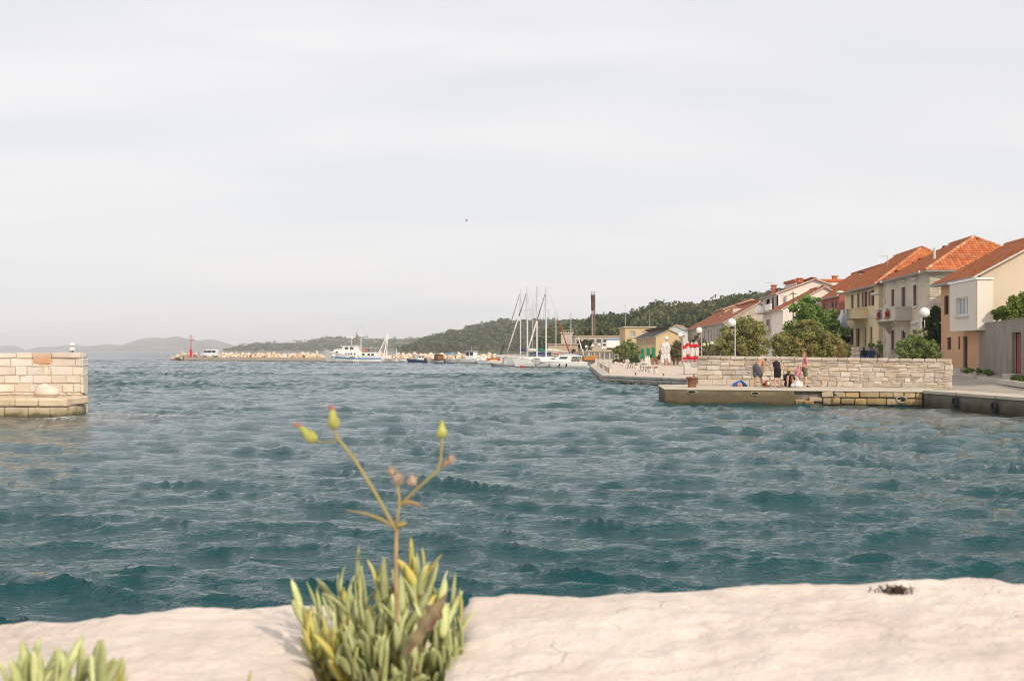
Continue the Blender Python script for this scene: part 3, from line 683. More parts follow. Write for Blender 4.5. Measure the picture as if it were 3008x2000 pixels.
for h in (.30, .235, .26, .22, .205, .13):
    s = 0.0; left = True
    while s < LW - .03:
        big = s < 2.0
        wdt = rw.uniform(.3, .68) * (1.25 if big else .92); e = s + wdt
        if LW - e < .2: e = LW
        zz = z + rw.uniform(-.018, .018); h1 = h + rw.uniform(-.03, .02)
        if h > .2 and rw.random() < .3 and not big:                    # two thin stones instead of one
            m_ = zz + h1 * rw.uniform(.4, .6); wall_stone(s + .014, e - .014, zz + .01, m_ - .006, rw.uniform(-.008, .022), .028); wall_stone(s + .014, e - .014, m_ + .012, zz + h1 - .007, rw.uniform(-.008, .022), .028)
        else: wall_stone(s + .008, e - .008, max(ZP - .03, zz + .007), zz + h1 - .007, rw.uniform(-.008, .022), .026 if not big else .015)
        s = e
    z += h
# end face of the wall
courses(sw, WB, -wn, wd, -.02, .55, [(ZP - .03, ZP + .3), (ZP + .31, ZP + .55), (ZP + .56, ZP + .82), (ZP + .83, ZP + 1.12), (ZP + 1.13, ztop(LW))], -.3, .02, MS_WALL, (.25, .4), gap=.024, jit=.02)

# ---- land: promenade, road, quay along the right edge
ST = [  # (y, x of the water edge, edge height, height of the street in front of the houses, x there)
    (20, 21.1, .70, .9, 24.5), (44.3, 18.75, .70, .98, 24.6), (52.2, 17.9, .69, 1.08, 26.0), (57.0, 18.4, .66, 1.12, 27.0), (66, 17.6, .62, 1.2, 28.0), (80, 12.5, .60, 1.05, 28.8), (92, 6.95, .60, .95, 29.8),
    (124, 8.6, .60, .9, 30.5), (156, 10.1, .60, .9, 31), (200, 14.0, .60, 1.0, 33), (232, 10.0, .7, 1.2, 34), (262, 2, .7, 1.4, 30), (330, -4, .8, 2.0, 30), (470, -8, .8, 3, 40)]
vs_, fs_ = [], []
for (y, xe, ze, zs, xs) in ST:
    for x, z in ((xe, -1.5), (xe, ze), (xe + 2.0, ze + .01), (xe + .45 * (xs - xe), ze + .12 * (zs - ze)), (xs - 1.2, ze + .85 * (zs - ze)), (xs + 3, zs), (xs + 60, zs + 1.5), (400, zs + 4)): vs_.append((x, y, z))
for i in range(len(ST) - 1):
    for k in range(7): fs_.append((i * 8 + k, i * 8 + k + 1, i * 8 + k + 9, i * 8 + k + 8))
land = MB().add(vs_, fs_).build('promenade_ground', M_PROMT, kind='structure'); 
# road apron beside the pier
rs = [(20, 21.2), (44.3, 18.85), (52.2, 18.0), (56.5, 19.8), (58.5, 21.6), (66, 23.0), (80, 26.0)]
def zland(x, y):
    for a, c in zip(ST, ST[1:]):
        if a[0] <= y <= c[0]:
            f = (y - a[0]) / (c[0] - a[0]); r = [a[i] + (c[i] - a[i]) * f for i in range(5)]; _, xe, ze, zs, xs = r
            px = [xe, xe + 2, xe + .45 * (xs - xe), xs - 1.2, xs + 3, xs + 60, 400]; pz = [ze, ze + .01, ze + .12 * (zs - ze), ze + .85 * (zs - ze), zs, zs + 1.5, zs + 4]
            return float(np.interp(x, px, pz))
    return 1.0
rb = MB(); g = []
for y in np.arange(20, 86, 2.0):
    x0 = float(np.interp(y, [a for a, _ in rs], [c for _, c in rs])); g.append([(x0 + (32 - x0) * t, y, zland(x0 + (32 - x0) * t, y) + .012) for t in np.linspace(0, 1, 14)])
for i in range(len(g) - 1):
    for k in range(13): rb.quad(g[i][k], g[i][k + 1], g[i + 1][k + 1], g[i + 1][k])
rb.build('road', M_ROAD, kind='structure', smooth=2)
# quay wall along the right edge of the picture
qk = wthing('quay_wall', 'dark damp concrete quay wall with hanging tyres at the right edge', 'quay', (18.75, 44.3, 0))
C0 = Vector((17.78, 52.25, 0)); C1 = Vector((18.72, 44.3, 0)); C2 = Vector((21.1, 20, 0))
qd = (C1 - C0).normalized(); qn = Vector((qd.y, -qd.x, 0))
if qn.x > 0: qn = -qn
MB().prism([C0[:2], C1[:2], C2[:2], (22.2, 20), (19.9, 44.3), (19.1, 52.6)], -1.3, .62).build('concrete_face', MS_DARK, qk)
MB().prism([(C0 + qn * .05)[:2], (C1 + qn * .05)[:2], (C2 + qn * .05)[:2], (22.4, 20), (20.1, 44.3), (19.4, 52.6)], .622, .735).build('coping', M_PAVE, qk)
M_TYRE = M('black rubber', (.035, .033, .032), .8, .3, 12)
for u, zc_ in ((2812, .36), (2927, .30)):
    s = s_on(u, C0, qd); c = C0 + qd * s + qn * .10 + Vector((0, 0, zc_)); pts = []
    for k in range(17):
        a = 2 * PI * k / 16; pts.append(c + qd * (.17 * math.cos(a)) + Vector((0, 0, .17 * math.sin(a))))
    ty = wthing('tyre_fender', 'old black tyre hung on the dark quay wall, %s one' % ('farther' if u < 2900 else 'nearer'), 'tyre', c, 'tyres on the quay wall')
    MB().tube(pts, .055, 8, cap=False).build('tyre', M_TYRE, ty, smooth=2)
    MB().tube([c + Vector((0, 0, .22)), c + Vector((0, 0, .42)) - qn * .04], .012, 6).build('rope', M('rope', (.3, .24, .16), .9, .2, 20), ty)

# ---- promenade sea wall of granite blocks (front and left flank)
pw = wthing('promenade_wall', 'grey granite block sea wall below the pale promenade', 'quay', (6.95, 92, 0))
E0 = Vector((6.9, 92.0, 0)); E1 = Vector((12.45, 80.0, 0)); E2 = Vector((10.05, 156, 0)); E3 = Vector((17.5, 66.3, 0))
dv = (E1 - E0).normalized(); nv = Vector((dv.y, -dv.x, 0)); Lq = (E1 - E0).length
rows_q = [(-.5, -.02), (-.01, .17), (.18, .385), (.395, .615)]
for i, rwq in enumerate(rows_q): courses(pw, E0, dv, nv, 0, Lq, [rwq], -.35, .05 if i < 3 else .09, MS_PROM, (.75, 1.15), gap=.035, jit=.008, bev=.03, proud=.015)
dv2 = (E3 - E1).normalized(); nv2 = Vector((dv2.y, -dv2.x, 0)); courses(pw, E1, dv2, nv2, 0, (E3 - E1).length, [(-.5, .385), (.395, .615)], -.35, .06, MS_PROM, (2.4, 3.2), gap=.018)
dv3 = (E2 - E0).normalized(); nv3 = Vector((-dv3.y, dv3.x, 0)); L3 = (E2 - E0).length
for i, rwq in enumerate([(-.5, .17), (.18, .385), (.395, .615)]): courses(pw, E0, dv3, nv3, 0, L3, [rwq], -.35, .05 if i < 2 else .09, MS_PROM, (1.6, 2.6), gap=.03, jit=.006, bev=.015, proud=.008)
# ---------------------------------------------------------------- hills, woods, haze
def hill(name, prof, d, front, back, mat, nx=150, ny=26, amp=1.0, seed=0, base=-1.5, cap=1.0, pw=0.75):
    u = np.array([p[0] for p in prof], float); v = np.array([p[1] for p in prof], float)
    xs = XU(u, d); zs = ZV(v, d) - cap
    gx = np.linspace(xs[0], xs[-1], nx); ty = np.concatenate([np.linspace(0, 1, ny), np.linspace(1, 2, ny // 3)[1:]])
    V_ = []
    for t in ty:
        y = d - front * (1 - t) if t <= 1 else d + back * (t - 1)
        for x in gx:
            zr = max(np.interp(x, xs, zs), base)
            sh = t ** pw if t <= 1 else 1 - (t - 1) ** 1.5
            nz = mnoise.fractal(Vector((x, y, seed)) * (6.0 / front), 1, 2, 4) * amp * min(1, 4 * t) * min(1, max(0, zr - base) / (4 * amp + .01))
            xx = x * (y / d)
            V_.append((xx, y, base + (zr - base) * sh + (nz if abs(t - 1) > .02 else nz * .3)))
    n = len(ty); i = (np.arange(n - 1)[:, None] * nx + np.arange(nx - 1)[None, :]).ravel()
    ob = np_mesh(name, V_, np.stack([i, i + 1, i + nx + 1, i + nx], -1), mat, kind='structure', smooth=True)
    G = np.array(V_).reshape(n, nx, 3)
    return ob, G[:ny]
def scrub_mat(name, a, b_, c, s1, s2, th=(0.45, 0.6)):
    q = NT(name); p = q.pos()
    col = q.mix(q.rng(q.noise(p, s1, 5), 0.35, 0.65), a, b_)
    col = q.mix(q.rng(q.noise(p, s2, 6, .65), *th), col, c)
    q.l(col, q.b.inputs['Base Color']); q.b.inputs['Roughness'].default_value = 1; q.b.inputs['Specular IOR Level'].default_value = 0.05
    return q.m
M_ISL = scrub_mat('bare island karst', (0.21, 0.195, 0.17), (0.15, 0.145, 0.125), (0.09, 0.095, 0.085), .004, .02, (.5, .66))
M_MID = scrub_mat('scrub hillside', (0.25, 0.225, 0.155), (0.17, 0.165, 0.11), (0.09, 0.10, 0.065), .012, .05)
M_FOR = scrub_mat('forest floor', (0.10, 0.10, 0.055), (0.16, 0.15, 0.075), (0.06, 0.07, 0.035), .03, .12)
hill('island', [(-420, 1024), (-300, 1016), (-100, 1019), (0, 1016), (38, 1013), (55, 1019), (70, 1026), (90, 1031)], 8600, 900, 800, M_ISL, 60, 14, 3, 1)
hill('island', [(70, 1031), (89, 1024), (113, 1019), (166, 1018), (190, 1013), (205, 1010), (220, 1010), (246, 1016), (290, 1020), (330, 1031)], 8000, 900, 800, M_ISL, 70, 14, 3, 2)
hill('island', [(215, 1031), (225, 1026), (252, 1017), (297, 1012), (326, 1011), (356, 1013), (400, 1018), (450, 1031)], 7000, 900, 800, M_ISL, 70, 14, 3, 3)
hill('island', [(310, 1031), (356, 1013), (415, 995), (457, 990.5), (481, 993), (522, 987), (564, 997), (588, 999), (614, 995), (638, 999), (671, 1009), (697, 1015), (740, 1022), (800, 1031)], 6600, 1300, 900, M_ISL, 120, 20, 5, 4)
PE = [(600, 1034), (654, 1030), (682, 1022), (715, 1013), (749, 1008), (815, 1006), (859, 1005), (903, 1001), (940, 994), (964, 990), (1010, 993), (1059, 991), (1098, 993.5), (1129, 994), (1178, 993), (1209, 992), (1261, 989), (1320, 990), (1450, 1005)]
_, GE = hill('far_headland', PE, 3000, 700, 500, M_MID, 160, 26, 2.5, 5, cap=2)
PF = [(1110, 1036), (1131, 1032), (1186, 1019), (1231, 1002), (1275, 985), (1319, 972), (1365, 963), (1378, 957), (1431, 946), (1480, 937), (1520, 940), (1577, 937), (1637, 939), (1690, 940), (1760, 936), (1900, 940), (2100, 950)]
_, GF = hill('green_hill', PF, 1500, 420, 300, M_FOR, 160, 30, 1.8, 6, cap=4.5)
PG = [(1520, 1044), (1570, 1036), (1605, 1015), (1625, 985), (1650, 964), (1690, 950), (1743, 933), (1785, 928), (1840, 925), (1882, 920), (1905, 900), (1943, 894), (1965, 905), (1984, 902), (2025, 894), (2086, 884), (2127, 874), (2160, 867), (2212, 864), (2254, 857), (2330, 850), (2500, 845), (2800, 835), (3300, 830)]
_, GG = hill('wooded_hill', PG, 480, 150, 120, M_FOR, 200, 34, 1.0, 7, cap=5.8, base=.5)

def fol_mat(name, a, b_, c=None, rough=.75):
    q = NT(name); p = q.pos(); g = q.n('ShaderNodeNewGeometry')
    f = q.rng(g.outputs['Random Per Island'], 0, 1)
    col = q.mix(f, a, b_)
    if c: col = q.mix(q.rng(q.noise(p, .9, 3), .52, .68), col, c)
    q.l(col, q.b.inputs['Base Color']); q.b.inputs['Roughness'].default_value = rough; q.b.inputs['Specular IOR Level'].default_value = 0.15
    t = q.n('ShaderNodeBsdfTranslucent'); q.l(col, t.inputs[0]); mx = q.n('ShaderNodeMixShader'); mx.inputs[0].default_value = .25
    q.l(q.b.outputs[0], mx.inputs[1]); q.l(t.outputs[0], mx.inputs[2]); q.l(mx.outputs[0], q.o.inputs[0])
    return q.m
def clump_quads(rng, centers, radii, nq, size, squash=1.0):
    """nq leaf faces round each crown lobe, biased to the shell; returns verts, faces"""
    n = len(centers); c = np.repeat(centers, nq, 0); r = np.repeat(radii, nq, 0)
    d = rng.normal(size=(n * nq, 3)); d /= np.linalg.norm(d, axis=1)[:, None]
    rad = rng.uniform(.35, 1.0, (n * nq, 1)) ** .6
    ctr = c + d * rad * r
    nr = d + rng.normal(scale=.75, size=d.shape); nr /= np.linalg.norm(nr, axis=1)[:, None]
    a = np.cross(nr, rng.normal(size=d.shape)); a /= np.linalg.norm(a, axis=1)[:, None]; b = np.cross(nr, a)
    s = size * rng.uniform(.6, 1.3, (n * nq, 1)); a = a * s; b = b * s * .7
    V_ = np.stack([ctr - a, ctr - b * .9 + a * .1, ctr + a, ctr + b], 1).reshape(-1, 3)
    return V_, np.arange(len(V_)).reshape(-1, 4)
def wood(name, pts, hts, mats, nl, nq, size, seed, label, wide=.62):
    rng = np.random.default_rng(seed); V_, F_, I_ = [], [], []; o = 0
    for p, h, k in zip(pts, hts, rng.integers(0, len(mats), len(pts))):
        c = p[None, :] + np.stack([rng.normal(0, wide * .42, nl) * h, rng.normal(0, wide * .42, nl) * h, rng.uniform(.38, .86, nl) * h], 1)
        rr = np.stack([rng.uniform(.22, .36, nl) * h] * 2 + [rng.uniform(.16, .27, nl) * h], 1)
        v, f = clump_quads(rng, c, rr, nq, size * h); V_.append(v); F_.append(f + o); I_.append(np.full(len(f), k)); o += len(v)
    ob = np_mesh(name, np.concatenate(V_), np.concatenate(F_), None, kind='stuff', mats=mats, midx=np.concatenate(I_))
    ob['label'] = label; ob['category'] = 'wood'; return ob
def scatter(G, n, rng, dens=None, tmin=0.1):
    ny, nx, _ = G.shape; out_ = []
    while len(out_) < n:
        i, j = rng.uniform(tmin, 1) * (ny - 1.001), rng.uniform(0, nx - 1.001); a, b_ = int(i), int(j)
        p = G[a, b_] * (1 - (i - a)) * (1 - (j - b_)) + G[a + 1, b_] * (i - a) * (1 - (j - b_)) + G[a, b_ + 1] * (1 - (i - a)) * (j - b_) + G[a + 1, b_ + 1] * (i - a) * (j - b_)
        if p[2] < .6 or (dens and rng.random() > dens(p, i / ny)): continue
        out_.append(p)
    return np.array(out_)
FM1 = fol_mat('holm oak green', (0.050, 0.075, 0.028), (0.11, 0.135, 0.05)); FM2 = fol_mat('pine green', (0.030, 0.050, 0.024), (0.060, 0.080, 0.034)); FM3 = fol_mat('olive scrub green', (0.11, 0.12, 0.05), (0.18, 0.175, 0.08))
rg = np.random.default_rng(3)
pe = scatter(GE, 1500, rg, lambda p, t: (1.0 if mnoise.noise(Vector((p[0] * .012, p[1] * .006, 0))) + (.35 if t < .55 else -.12) > 0 else .12) * (1 if p[0] > -600 else .35), .02)
wood('distant_scrub', pe, rg.uniform(4, 7, len(pe)), [FM2, FM1], 3, 6, .26, 1, 'dark scrub and pines dotted over the far headland', 1.3)
pf = scatter(GF, 2300, rg, lambda p, t: 1.0 if mnoise.noise(Vector((p[0] * .02, p[1] * .01, 3))) > -.32 else .15, .03)
wood('hillside_wood', pf, rg.uniform(3.6, 7, len(pf)), [FM2, FM1, FM3], 4, 10, .17, 2, 'dense dark green wood covering the middle hill', .9)
pg = np.concatenate([scatter(GG, 1150, rg, lambda p, t: 1 if p[0] < 110 else .1, .12)])
wood('forest', pg, rg.uniform(4.2, 7.5, len(pg)), [FM1, FM2, FM1, FM3], 7, 26, .085, 4, 'thick green forest on the wooded hill behind the town', .75)

# ---------------------------------------------------------------- breakwater with its boulders
bw = wthing('breakwater', 'long pale breakwater of heaped boulders with a concrete quay', 'breakwater', (-60, 290, 0))
Q0 = Vector((-82.3, 303.5, 0)); Q1 = Vector((-7.5, 239.0, 0)); bd = (Q1 - Q0).normalized(); bn = Vector((bd.y, -bd.x, 0)); LB = (Q1 - Q0).length
if bn.y > 0: bn = -bn
MS_BQ = stone_mat('breakwater quay concrete', (0.55, 0.44, 0.32), (0.66, 0.55, 0.43), .1, .03, algae=(.0, .22, (.26, .19, .1)), rust=True)
MB().obox(Q0, bd, bn, 0, LB, -4.5, 0, -1.5, .83).build('quay', MS_BQ, bw)
MS_ROCK = stone_mat('breakwater boulders', (0.56, 0.44, 0.33), (0.70, 0.58, 0.46), .2, .14)
def rock_mesh(seed):
    rr = random.Random(seed); bm = bmesh.new()
    for i in range(16):
        v = Vector((rr.gauss(0, 1), rr.gauss(0, 1), rr.gauss(0, 1))).normalized(); bm.verts.new((v.x * .62, v.y * .5, v.z * .48))
    r_ = bmesh.ops.convex_hull(bm, input=bm.verts); me = bpy.data.meshes.new('rock'); bm.to_mesh(me); bm.free(); me.materials.append(MS_ROCK); return me
ROCKS = [rock_mesh(i) for i in range(9)]; rr = random.Random(4); off = ORG[bw.name]
def rock(p, s):
    o = bpy.data.objects.new('rock', rr.choice(ROCKS)); COL.objects.link(o); o.parent = bw; o.location = Vector(p) - off
    o.rotation_euler = (rr.uniform(0, 6), rr.uniform(0, 6), rr.uniform(0, 6)); o.scale = (s * rr.uniform(.8, 1.3), s * rr.uniform(.8, 1.2), s * rr.uniform(.75, 1.1))
n = 0
for row, (nn, zz, sz, cnt) in enumerate(((-5.0, .85, 1.05, 86), (-5.9, 1.15, 1.12, 88), (-6.8, 1.35, 1.12, 88))):
    for i in range(cnt):
        s = LB * (i + rr.uniform(-.3, .3)) / cnt; p = Q0 + bd * s + bn * (nn + rr.uniform(-.4, .4)); rock((p.x, p.y, zz + rr.uniform(-.25, .25)), sz * rr.uniform(.8, 1.2))
for i in range(34):                                                     # the rounded head
    a = rr.uniform(0, 1); s = -9.5 * a; p = Q0 + bd * s + bn * rr.uniform(-6.0, .5 - 2 * a); rock((p.x, p.y, .15 + (1.3 * (1 - a)) * rr.uniform(.2, 1)), rr.uniform(1.2, 1.7))
MB().obox(Q0, bd, bn, -8.5, LB + 2, -9.5, -4.6, -1.5, .9).build('rubble_core', MS_ROCK, bw)
def on_quay(u, n=-1.0):
    s = s_on(u, Q0 + bn * n, bd); p = Q0 + bn * n + bd * s; return (p.x, p.y, .83)
M_RED = M('red painted steel', (0.52, 0.022, 0.028), .5, .1, 3)
be = thing('harbour_beacon', 'red steel harbour beacon on the breakwater head', 'beacon', on_quay(561, -1.6))
MB().lathe((0, 0, 0), [(.36, 0), (.36, 1.65), (.30, 1.75), (.12, 2.05)], 8).build('column', M_RED, be)
MB().tube([(0, 0, 2.0), (0, 0, 4.35), (0, 0, 5.75)], [.10, .10, .09], 8).build('mast', M_RED, be, smooth=True)
MB().box((.45, 0, 4.4), (.85, .12, .20)).box((-.35, 0, 4.28), (.5, .04, .05)).build('arm', M_RED, be)
MB().box((0, 0, 5.05), (1.7, .06, .05)).box((-.8, 0, 5.15), (.05, .05, .3)).box((.8, 0, 5.15), (.05, .05, .3)).box((-.1, 0, 4.75), (1.2, .05, .04)).build('crossbar', M('pale red rail', (.55, .28, .27), .6, .1, 4), be)
first = None
for u, nm in ((570, 'rusty bollard beside the red beacon on the breakwater'), (736, 'rusty bollard midway along the breakwater quay'), (893, 'rusty bollard nearest the white fishing boat')):
    if first is None:
        first = thing('quay_bollard', nm, 'bollard', on_quay(u, -.5), 0, 'bollards on the breakwater')
        MB().lathe((0, 0, 0), [(.28, 0), (.2, .08), (.2, .38), (.36, .46), (.36, .56), (.2, .6)], 12).build('body', M_RUST, first, smooth=True)
    else: dup(first, on_quay(u, -.5), label=nm)

# white van on the breakwater
M_VAN = M('white van paint', (0.62, 0.64, 0.66), .3, .04, 2, spec=.5); M_GLASS = M('dark glass', (.05, .06, .07), .12, .15, 2, spec=.5); M_BLK = M('black plastic', (.03, .03, .03), .6, .1, 4); M_STEEL = M('dull steel', (.42, .42, .42), .4, .1, 5, metal=.6)
def wheel(parent, c, r, w, ax='y'):
    pts = [(-w / 2, r * .72), (-w / 2, r * .95), (-w * .3, r), (w * .3, r), (w / 2, r * .95), (w / 2, r * .72)]
    b_ = MB(); n = 16; V_ = []
    for x, q in pts:
        for k in range(n): V_.append((c[0] + q * math.cos(2 * PI * k / n), c[1] + x, c[2] + q * math.sin(2 * PI * k / n)))
    b_.add(V_, [(i * n + k, i * n + (k + 1) % n, (i + 1) * n + (k + 1) % n, (i + 1) * n + k) for i in range(5) for k in range(n)])
    wh = MB().tube([(c[0], c[1] - w * .35, c[2]), (c[0], c[1] + w * .35, c[2])], r * .7, 14).build('wheel', M_STEEL, parent, smooth=True)
    b_.build('tyre', M_TYRE, wh, smooth=True)
van = thing('parked_van', 'white passenger van parked on the breakwater beside the red beacon', 'van', on_quay(616, -2.6), PI + math.atan2(bd.y, bd.x) + .55)
def side(pr, y): return [(x, y, z) for x, z in pr]
pr = [(2.05, .35), (2.12, .55), (2.08, .85), (1.95, 1.0), (1.45, 1.08), (.95, 1.78), (.7, 1.9), (-1.9, 1.92), (-2.1, 1.8), (-2.15, .9), (-2.12, .35)]
pi_ = [(x, z) for x, z in pr]
def inset(pr, k): return [(x * (1 - .012 * k), z if z < 1.1 else z - .015 * k) for x, z in pr]
MB().loft([side(inset(pr, 3), -.84), side(pr, -.8), side(pr, .8), side(inset(pr, 3), .84)]).build('body', M_VAN, van, smooth=True)
for y in (-.845, .845):
    for x0, x1, x2, x3 in ((1.35, .95, .42, .42), (.32, .32, -.75, -.75), (-.85, -.85, -1.85, -1.95)):
        MB().hexa([(x0, y - .012, 1.12), (x3, y - .012, 1.12), (x3, y + .012, 1.12), (x0, y + .012, 1.12), (x1, y - .012, 1.68), (x2, y - .012, 1.68), (x2, y + .012, 1.68), (x1, y + .012, 1.68)]).build('side_window', M_GLASS, van)
MB().hexa([(1.47, -.7, 1.1), (1.47, .7, 1.1), (1.44, .7, 1.08), (1.44, -.7, 1.08), (1.0, -.66, 1.75), (1.0, .66, 1.75), (.96, .66, 1.73), (.96, -.66, 1.73)]).build('windscreen', M_GLASS, van)
for x in (1.4, -1.3):
    for y in (-.76, .76): wheel(van, (x, y, .32), .32, .2)
for y in (-.6, .6): MB().box((2.1, y, .72), (.06, .3, .18)).build('headlight', M('lamp glass', (.7, .7, .66), .2, .05, 4), van)
MB().box((2.12, 0, .42), (.14, 1.6, .2)).build('bumper', M_BLK, van)
bk = thing('bicycle', 'dark bicycle standing in front of the white van', 'bicycle', on_quay(585, -2.2), PI + math.atan2(bd.y, bd.x) + .5)
for x in (-.52, .52):
    MB().tube([(x + .34 * math.cos(a), 0, .34 + .34 * math.sin(a)) for a in [2 * PI * k / 16 for k in range(17)]], .03, 6, cap=False).build('wheel', M_TYRE, bk)
MB().tube([(-.52, 0, .34), (-.1, 0, .3), (.3, 0, .78), (-.22, 0, .82), (-.1, 0, .3)], .022, 6).tube([(.52, 0, .34), (.32, 0, .8), (.28, 0, 1.0)], .022, 6).tube([(-.52, 0, .34), (-.22, 0, .8)], .018, 6).build('frame', M_BLK, bk)
MB().box((-.25, 0, .92), (.26, .14, .06)).build('saddle', M_BLK, bk)
MB().tube([(.34, -.28, 1.02), (.28, 0, 1.0), (.34, .28, 1.02)], .018, 6).build('handlebar', M_STEEL, bk)

# haze of the sea air over the whole place
hb = MB().box((0, 6100, 50), (17000, 12600, 106)).build('haze', M('haze_tmp', (1, 1, 1)), kind='stuff')
hm = bpy.data.materials.new('sea haze'); hm.use_nodes = True; ht = hm.node_tree; ht.nodes.clear()
ho = ht.nodes.new('ShaderNodeOutputMaterial'); hv = ht.nodes.new('ShaderNodeVolumePrincipled'); ht.links.new(hv.outputs[0], ho.inputs['Volume'])
hv.inputs['Color'].default_value = (0.93, 0.965, 1.0, 1); hv.inputs['Density'].default_value = 0.00016; hv.inputs['Anisotropy'].default_value = -0.1
hb.data.materials.clear(); hb.data.materials.append(hm); hb.display_type = 'WIRE'
# ---------------------------------------------------------------- boats
M_GEL = M('white gelcoat', (0.80, 0.78, 0.75), .28, .04, 1.5, spec=.5); M_GELG = M('grey white gelcoat', (0.58, 0.58, 0.57), .35, .05, 1.5, spec=.5); M_DECK = M('pale deck', (0.64, 0.59, 0.51), .7, .08, 3)
M_BLUE = M('boat blue', (0.12, 0.27, 0.44), .45, .08, 3); M_NAVY = M('navy canvas', (0.03, 0.045, 0.12), .8, .15, 5); M_WOOD = M('varnished wood', (0.24, 0.11, 0.045), .55, .25, 6, stretch=(1, 8, 8))
M_ALU = M('mast aluminium', (0.62, 0.60, 0.58), .4, .06, 3, spec=.5); M_WIRE = M('rigging wire', (0.13, 0.13, 0.13), .5, .1, 8); M_GREEN = M('green canvas', (0.012, 0.16, 0.10), .85, .15, 5); M_CAN = M('cream canvas', (0.62, 0.57, 0.49), .9, .08, 4)
M_RDC = M('red canvas', (0.48, 0.03, 0.03), .8, .12, 5); M_ANTI = M('dark antifouling', (0.05, 0.06, 0.08), .7, .2, 3); M_GREYB = M('grey rubber', (0.30, 0.31, 0.32), .6, .08, 3)
def hull_rings(L_, B_, free, bow, draft, tr=.8, rake=.9, n=12):
    R_ = []
    for i in range(n + 1):
        s = i / n
        w_ = (tr + (1 - tr) * math.sin(PI / 2 * min(1, s / .45))) if s < .45 else max(0.0, 1 - ((s - .45) / .55) ** 2.3)
        hb_ = B_ / 2 * w_ + .02; zs = free + bow * s ** 2.4 + .06 * free * (1 - s) ** 2; xt = L_ * (s - .5)
        ring = []
        for k, (fy, fz) in enumerate(((1, 1), (.97, .55), (.86, .12), (.55, -.6), (0, -1), (-.55, -.6), (-.86, .12), (-.97, .55), (-1, 1))):
            z = zs * fz if fz > 0 else draft * fz * (1 - .55 * s ** 3)
            fyy = fy * (1 if fz == 1 else (1 - .35 * s ** 3 * (1 - fz)))
            x = xt - rake * s ** 3 * (1 - max(0, fz)) * .5 - (.15 * rake if fz < 0 else 0) * s ** 2
            ring.append((x, hb_ * fyy, z))
        R_.append(ring)
    return R_
def boat_hull(t, L_, B_, free, bow, draft=.35, tr=.8, rake=.9, mat=None, deckdrop=.06, stripe=None, deckmat=None):
    rings = hull_rings(L_, B_, free, bow, draft, tr, rake)
    h = MB().loft(rings, cap=False, close=False).add(rings[0], [tuple(range(9))]).build('hull', mat or M_GEL, t, smooth=True)
    d = MB(); 
    for a, c in zip(rings, rings[1:]):
        k = deckdrop; d.quad((a[0][0], a[0][1] * .98, a[0][2] - k), (c[0][0], c[0][1] * .98, c[0][2] - k), (c[8][0], c[8][1] * .98, c[8][2] - k), (a[8][0], a[8][1] * .98, a[8][2] - k))
    d.build('deck', deckmat or M_DECK, t)
    for side in (0, 8):
        MB().tube([Vector(r[side]) for r in rings], .045, 6).build('gunwale', (stripe or mat or M_GEL), h, smooth=2)
    if stripe:
        for side in (1, 7):
            sb = MB()
            for a, c in zip(rings, rings[1:]):
                def lp(r, f): p, q_ = Vector(r[0 if side == 1 else 8]), Vector(r[side]); v = p.lerp(q_, f); v.y += .012 if v.y > 0 else -.012; return v
                sb.quad(lp(a, .15), lp(c, .15), lp(c, .62), lp(a, .62))
            sb.build('stripe', stripe, h)
    wl = MB(); 
    for s_ in (1, -1):
        for a, c in zip(rings, rings[1:]):
            i0 = 2 if s_ == 1 else 6
            wl.quad((a[i0][0], a[i0][1] + .01 * s_, .13), (c[i0][0], c[i0][1] + .01 * s_, .13), (c[i0][0], c[i0][1] * .9 + .01 * s_, -.05), (a[i0][0], a[i0][1] * .9 + .01 * s_, -.05))
    wl.build('waterline', M_ANTI, h)
    return rings
def cabin(t, prof, w0, w1, mat=None, name='cabin'):
    """house from a side profile (x, z); width tapers from w0 at the foot to w1 at the roof"""
    zmin = min(z for _, z in prof); zmax = max(z for _, z in prof)
    def wy(z): return (w0 + (w1 - w0) * (z - zmin) / (zmax - zmin + 1e-6)) / 2
    return MB().loft([[(x, -wy(z), z) for x, z in prof], [(x, wy(z), z) for x, z in prof]]).build(name, mat or M_GEL, t)
def pane(t, x0, x1, z0, z1, y, name='window', slant=0.0, mat=None):
    for sgn in (1, -1):
        yy = y * sgn; MB().hexa([(x0, yy - .015, z0), (x1, yy - .015, z0), (x1, yy + .015, z0), (x0, yy + .015, z0), (x0 + slant, yy - .015, z1), (x1 + slant * .4, yy - .015, z1), (x1 + slant * .4, yy + .015, z1), (x0 + slant, yy + .015, z1)]).build(name, mat or M_GLASS, t)
def at_sea(u, d, z=0.0): return (XU(u, d), d, z)

# --- white trawler moored along the breakwater
fb = thing('fishing_trawler', 'large white wooden fishing trawler with wheelhouse and stern gantry by the breakwater', 'boat', at_sea(1047, 258), PI - .1)
boat_hull(fb, 14.6, 4.2, 1.25, 1.25, .8, .75, 1.6, M_GEL)
cabin(fb, [(5.0, 1.3), (4.6, 2.75), (3.0, 2.85), (2.9, 1.2)], 2.6, 2.2, name='forecastle')
cabin(fb, [(2.9, .9), (3.0, 2.6), (2.6, 3.5), (-.6, 3.45), (-1.3, 2.0), (-1.35, .9)], 2.9, 2.5, name='wheelhouse')
MB().box((1.1, 0, 3.52), (4.3, 2.9, .12)).build('wheelhouse_roof', M_GEL, fb)
for x in (2.2, 1.1): pane(fb, x, x - .75, 2.75, 3.2, 1.31)
for k in range(3):
    y = -.8 + .8 * k; MB().hexa([(2.98, y - .32, 2.75), (2.98, y + .32, 2.75), (2.95, y + .32, 2.75), (2.95, y - .32, 2.75), (2.76, y - .32, 3.25), (2.76, y + .32, 3.25), (2.72, y + .32, 3.25), (2.72, y - .32, 3.25)]).build('window', M_GLASS, fb)
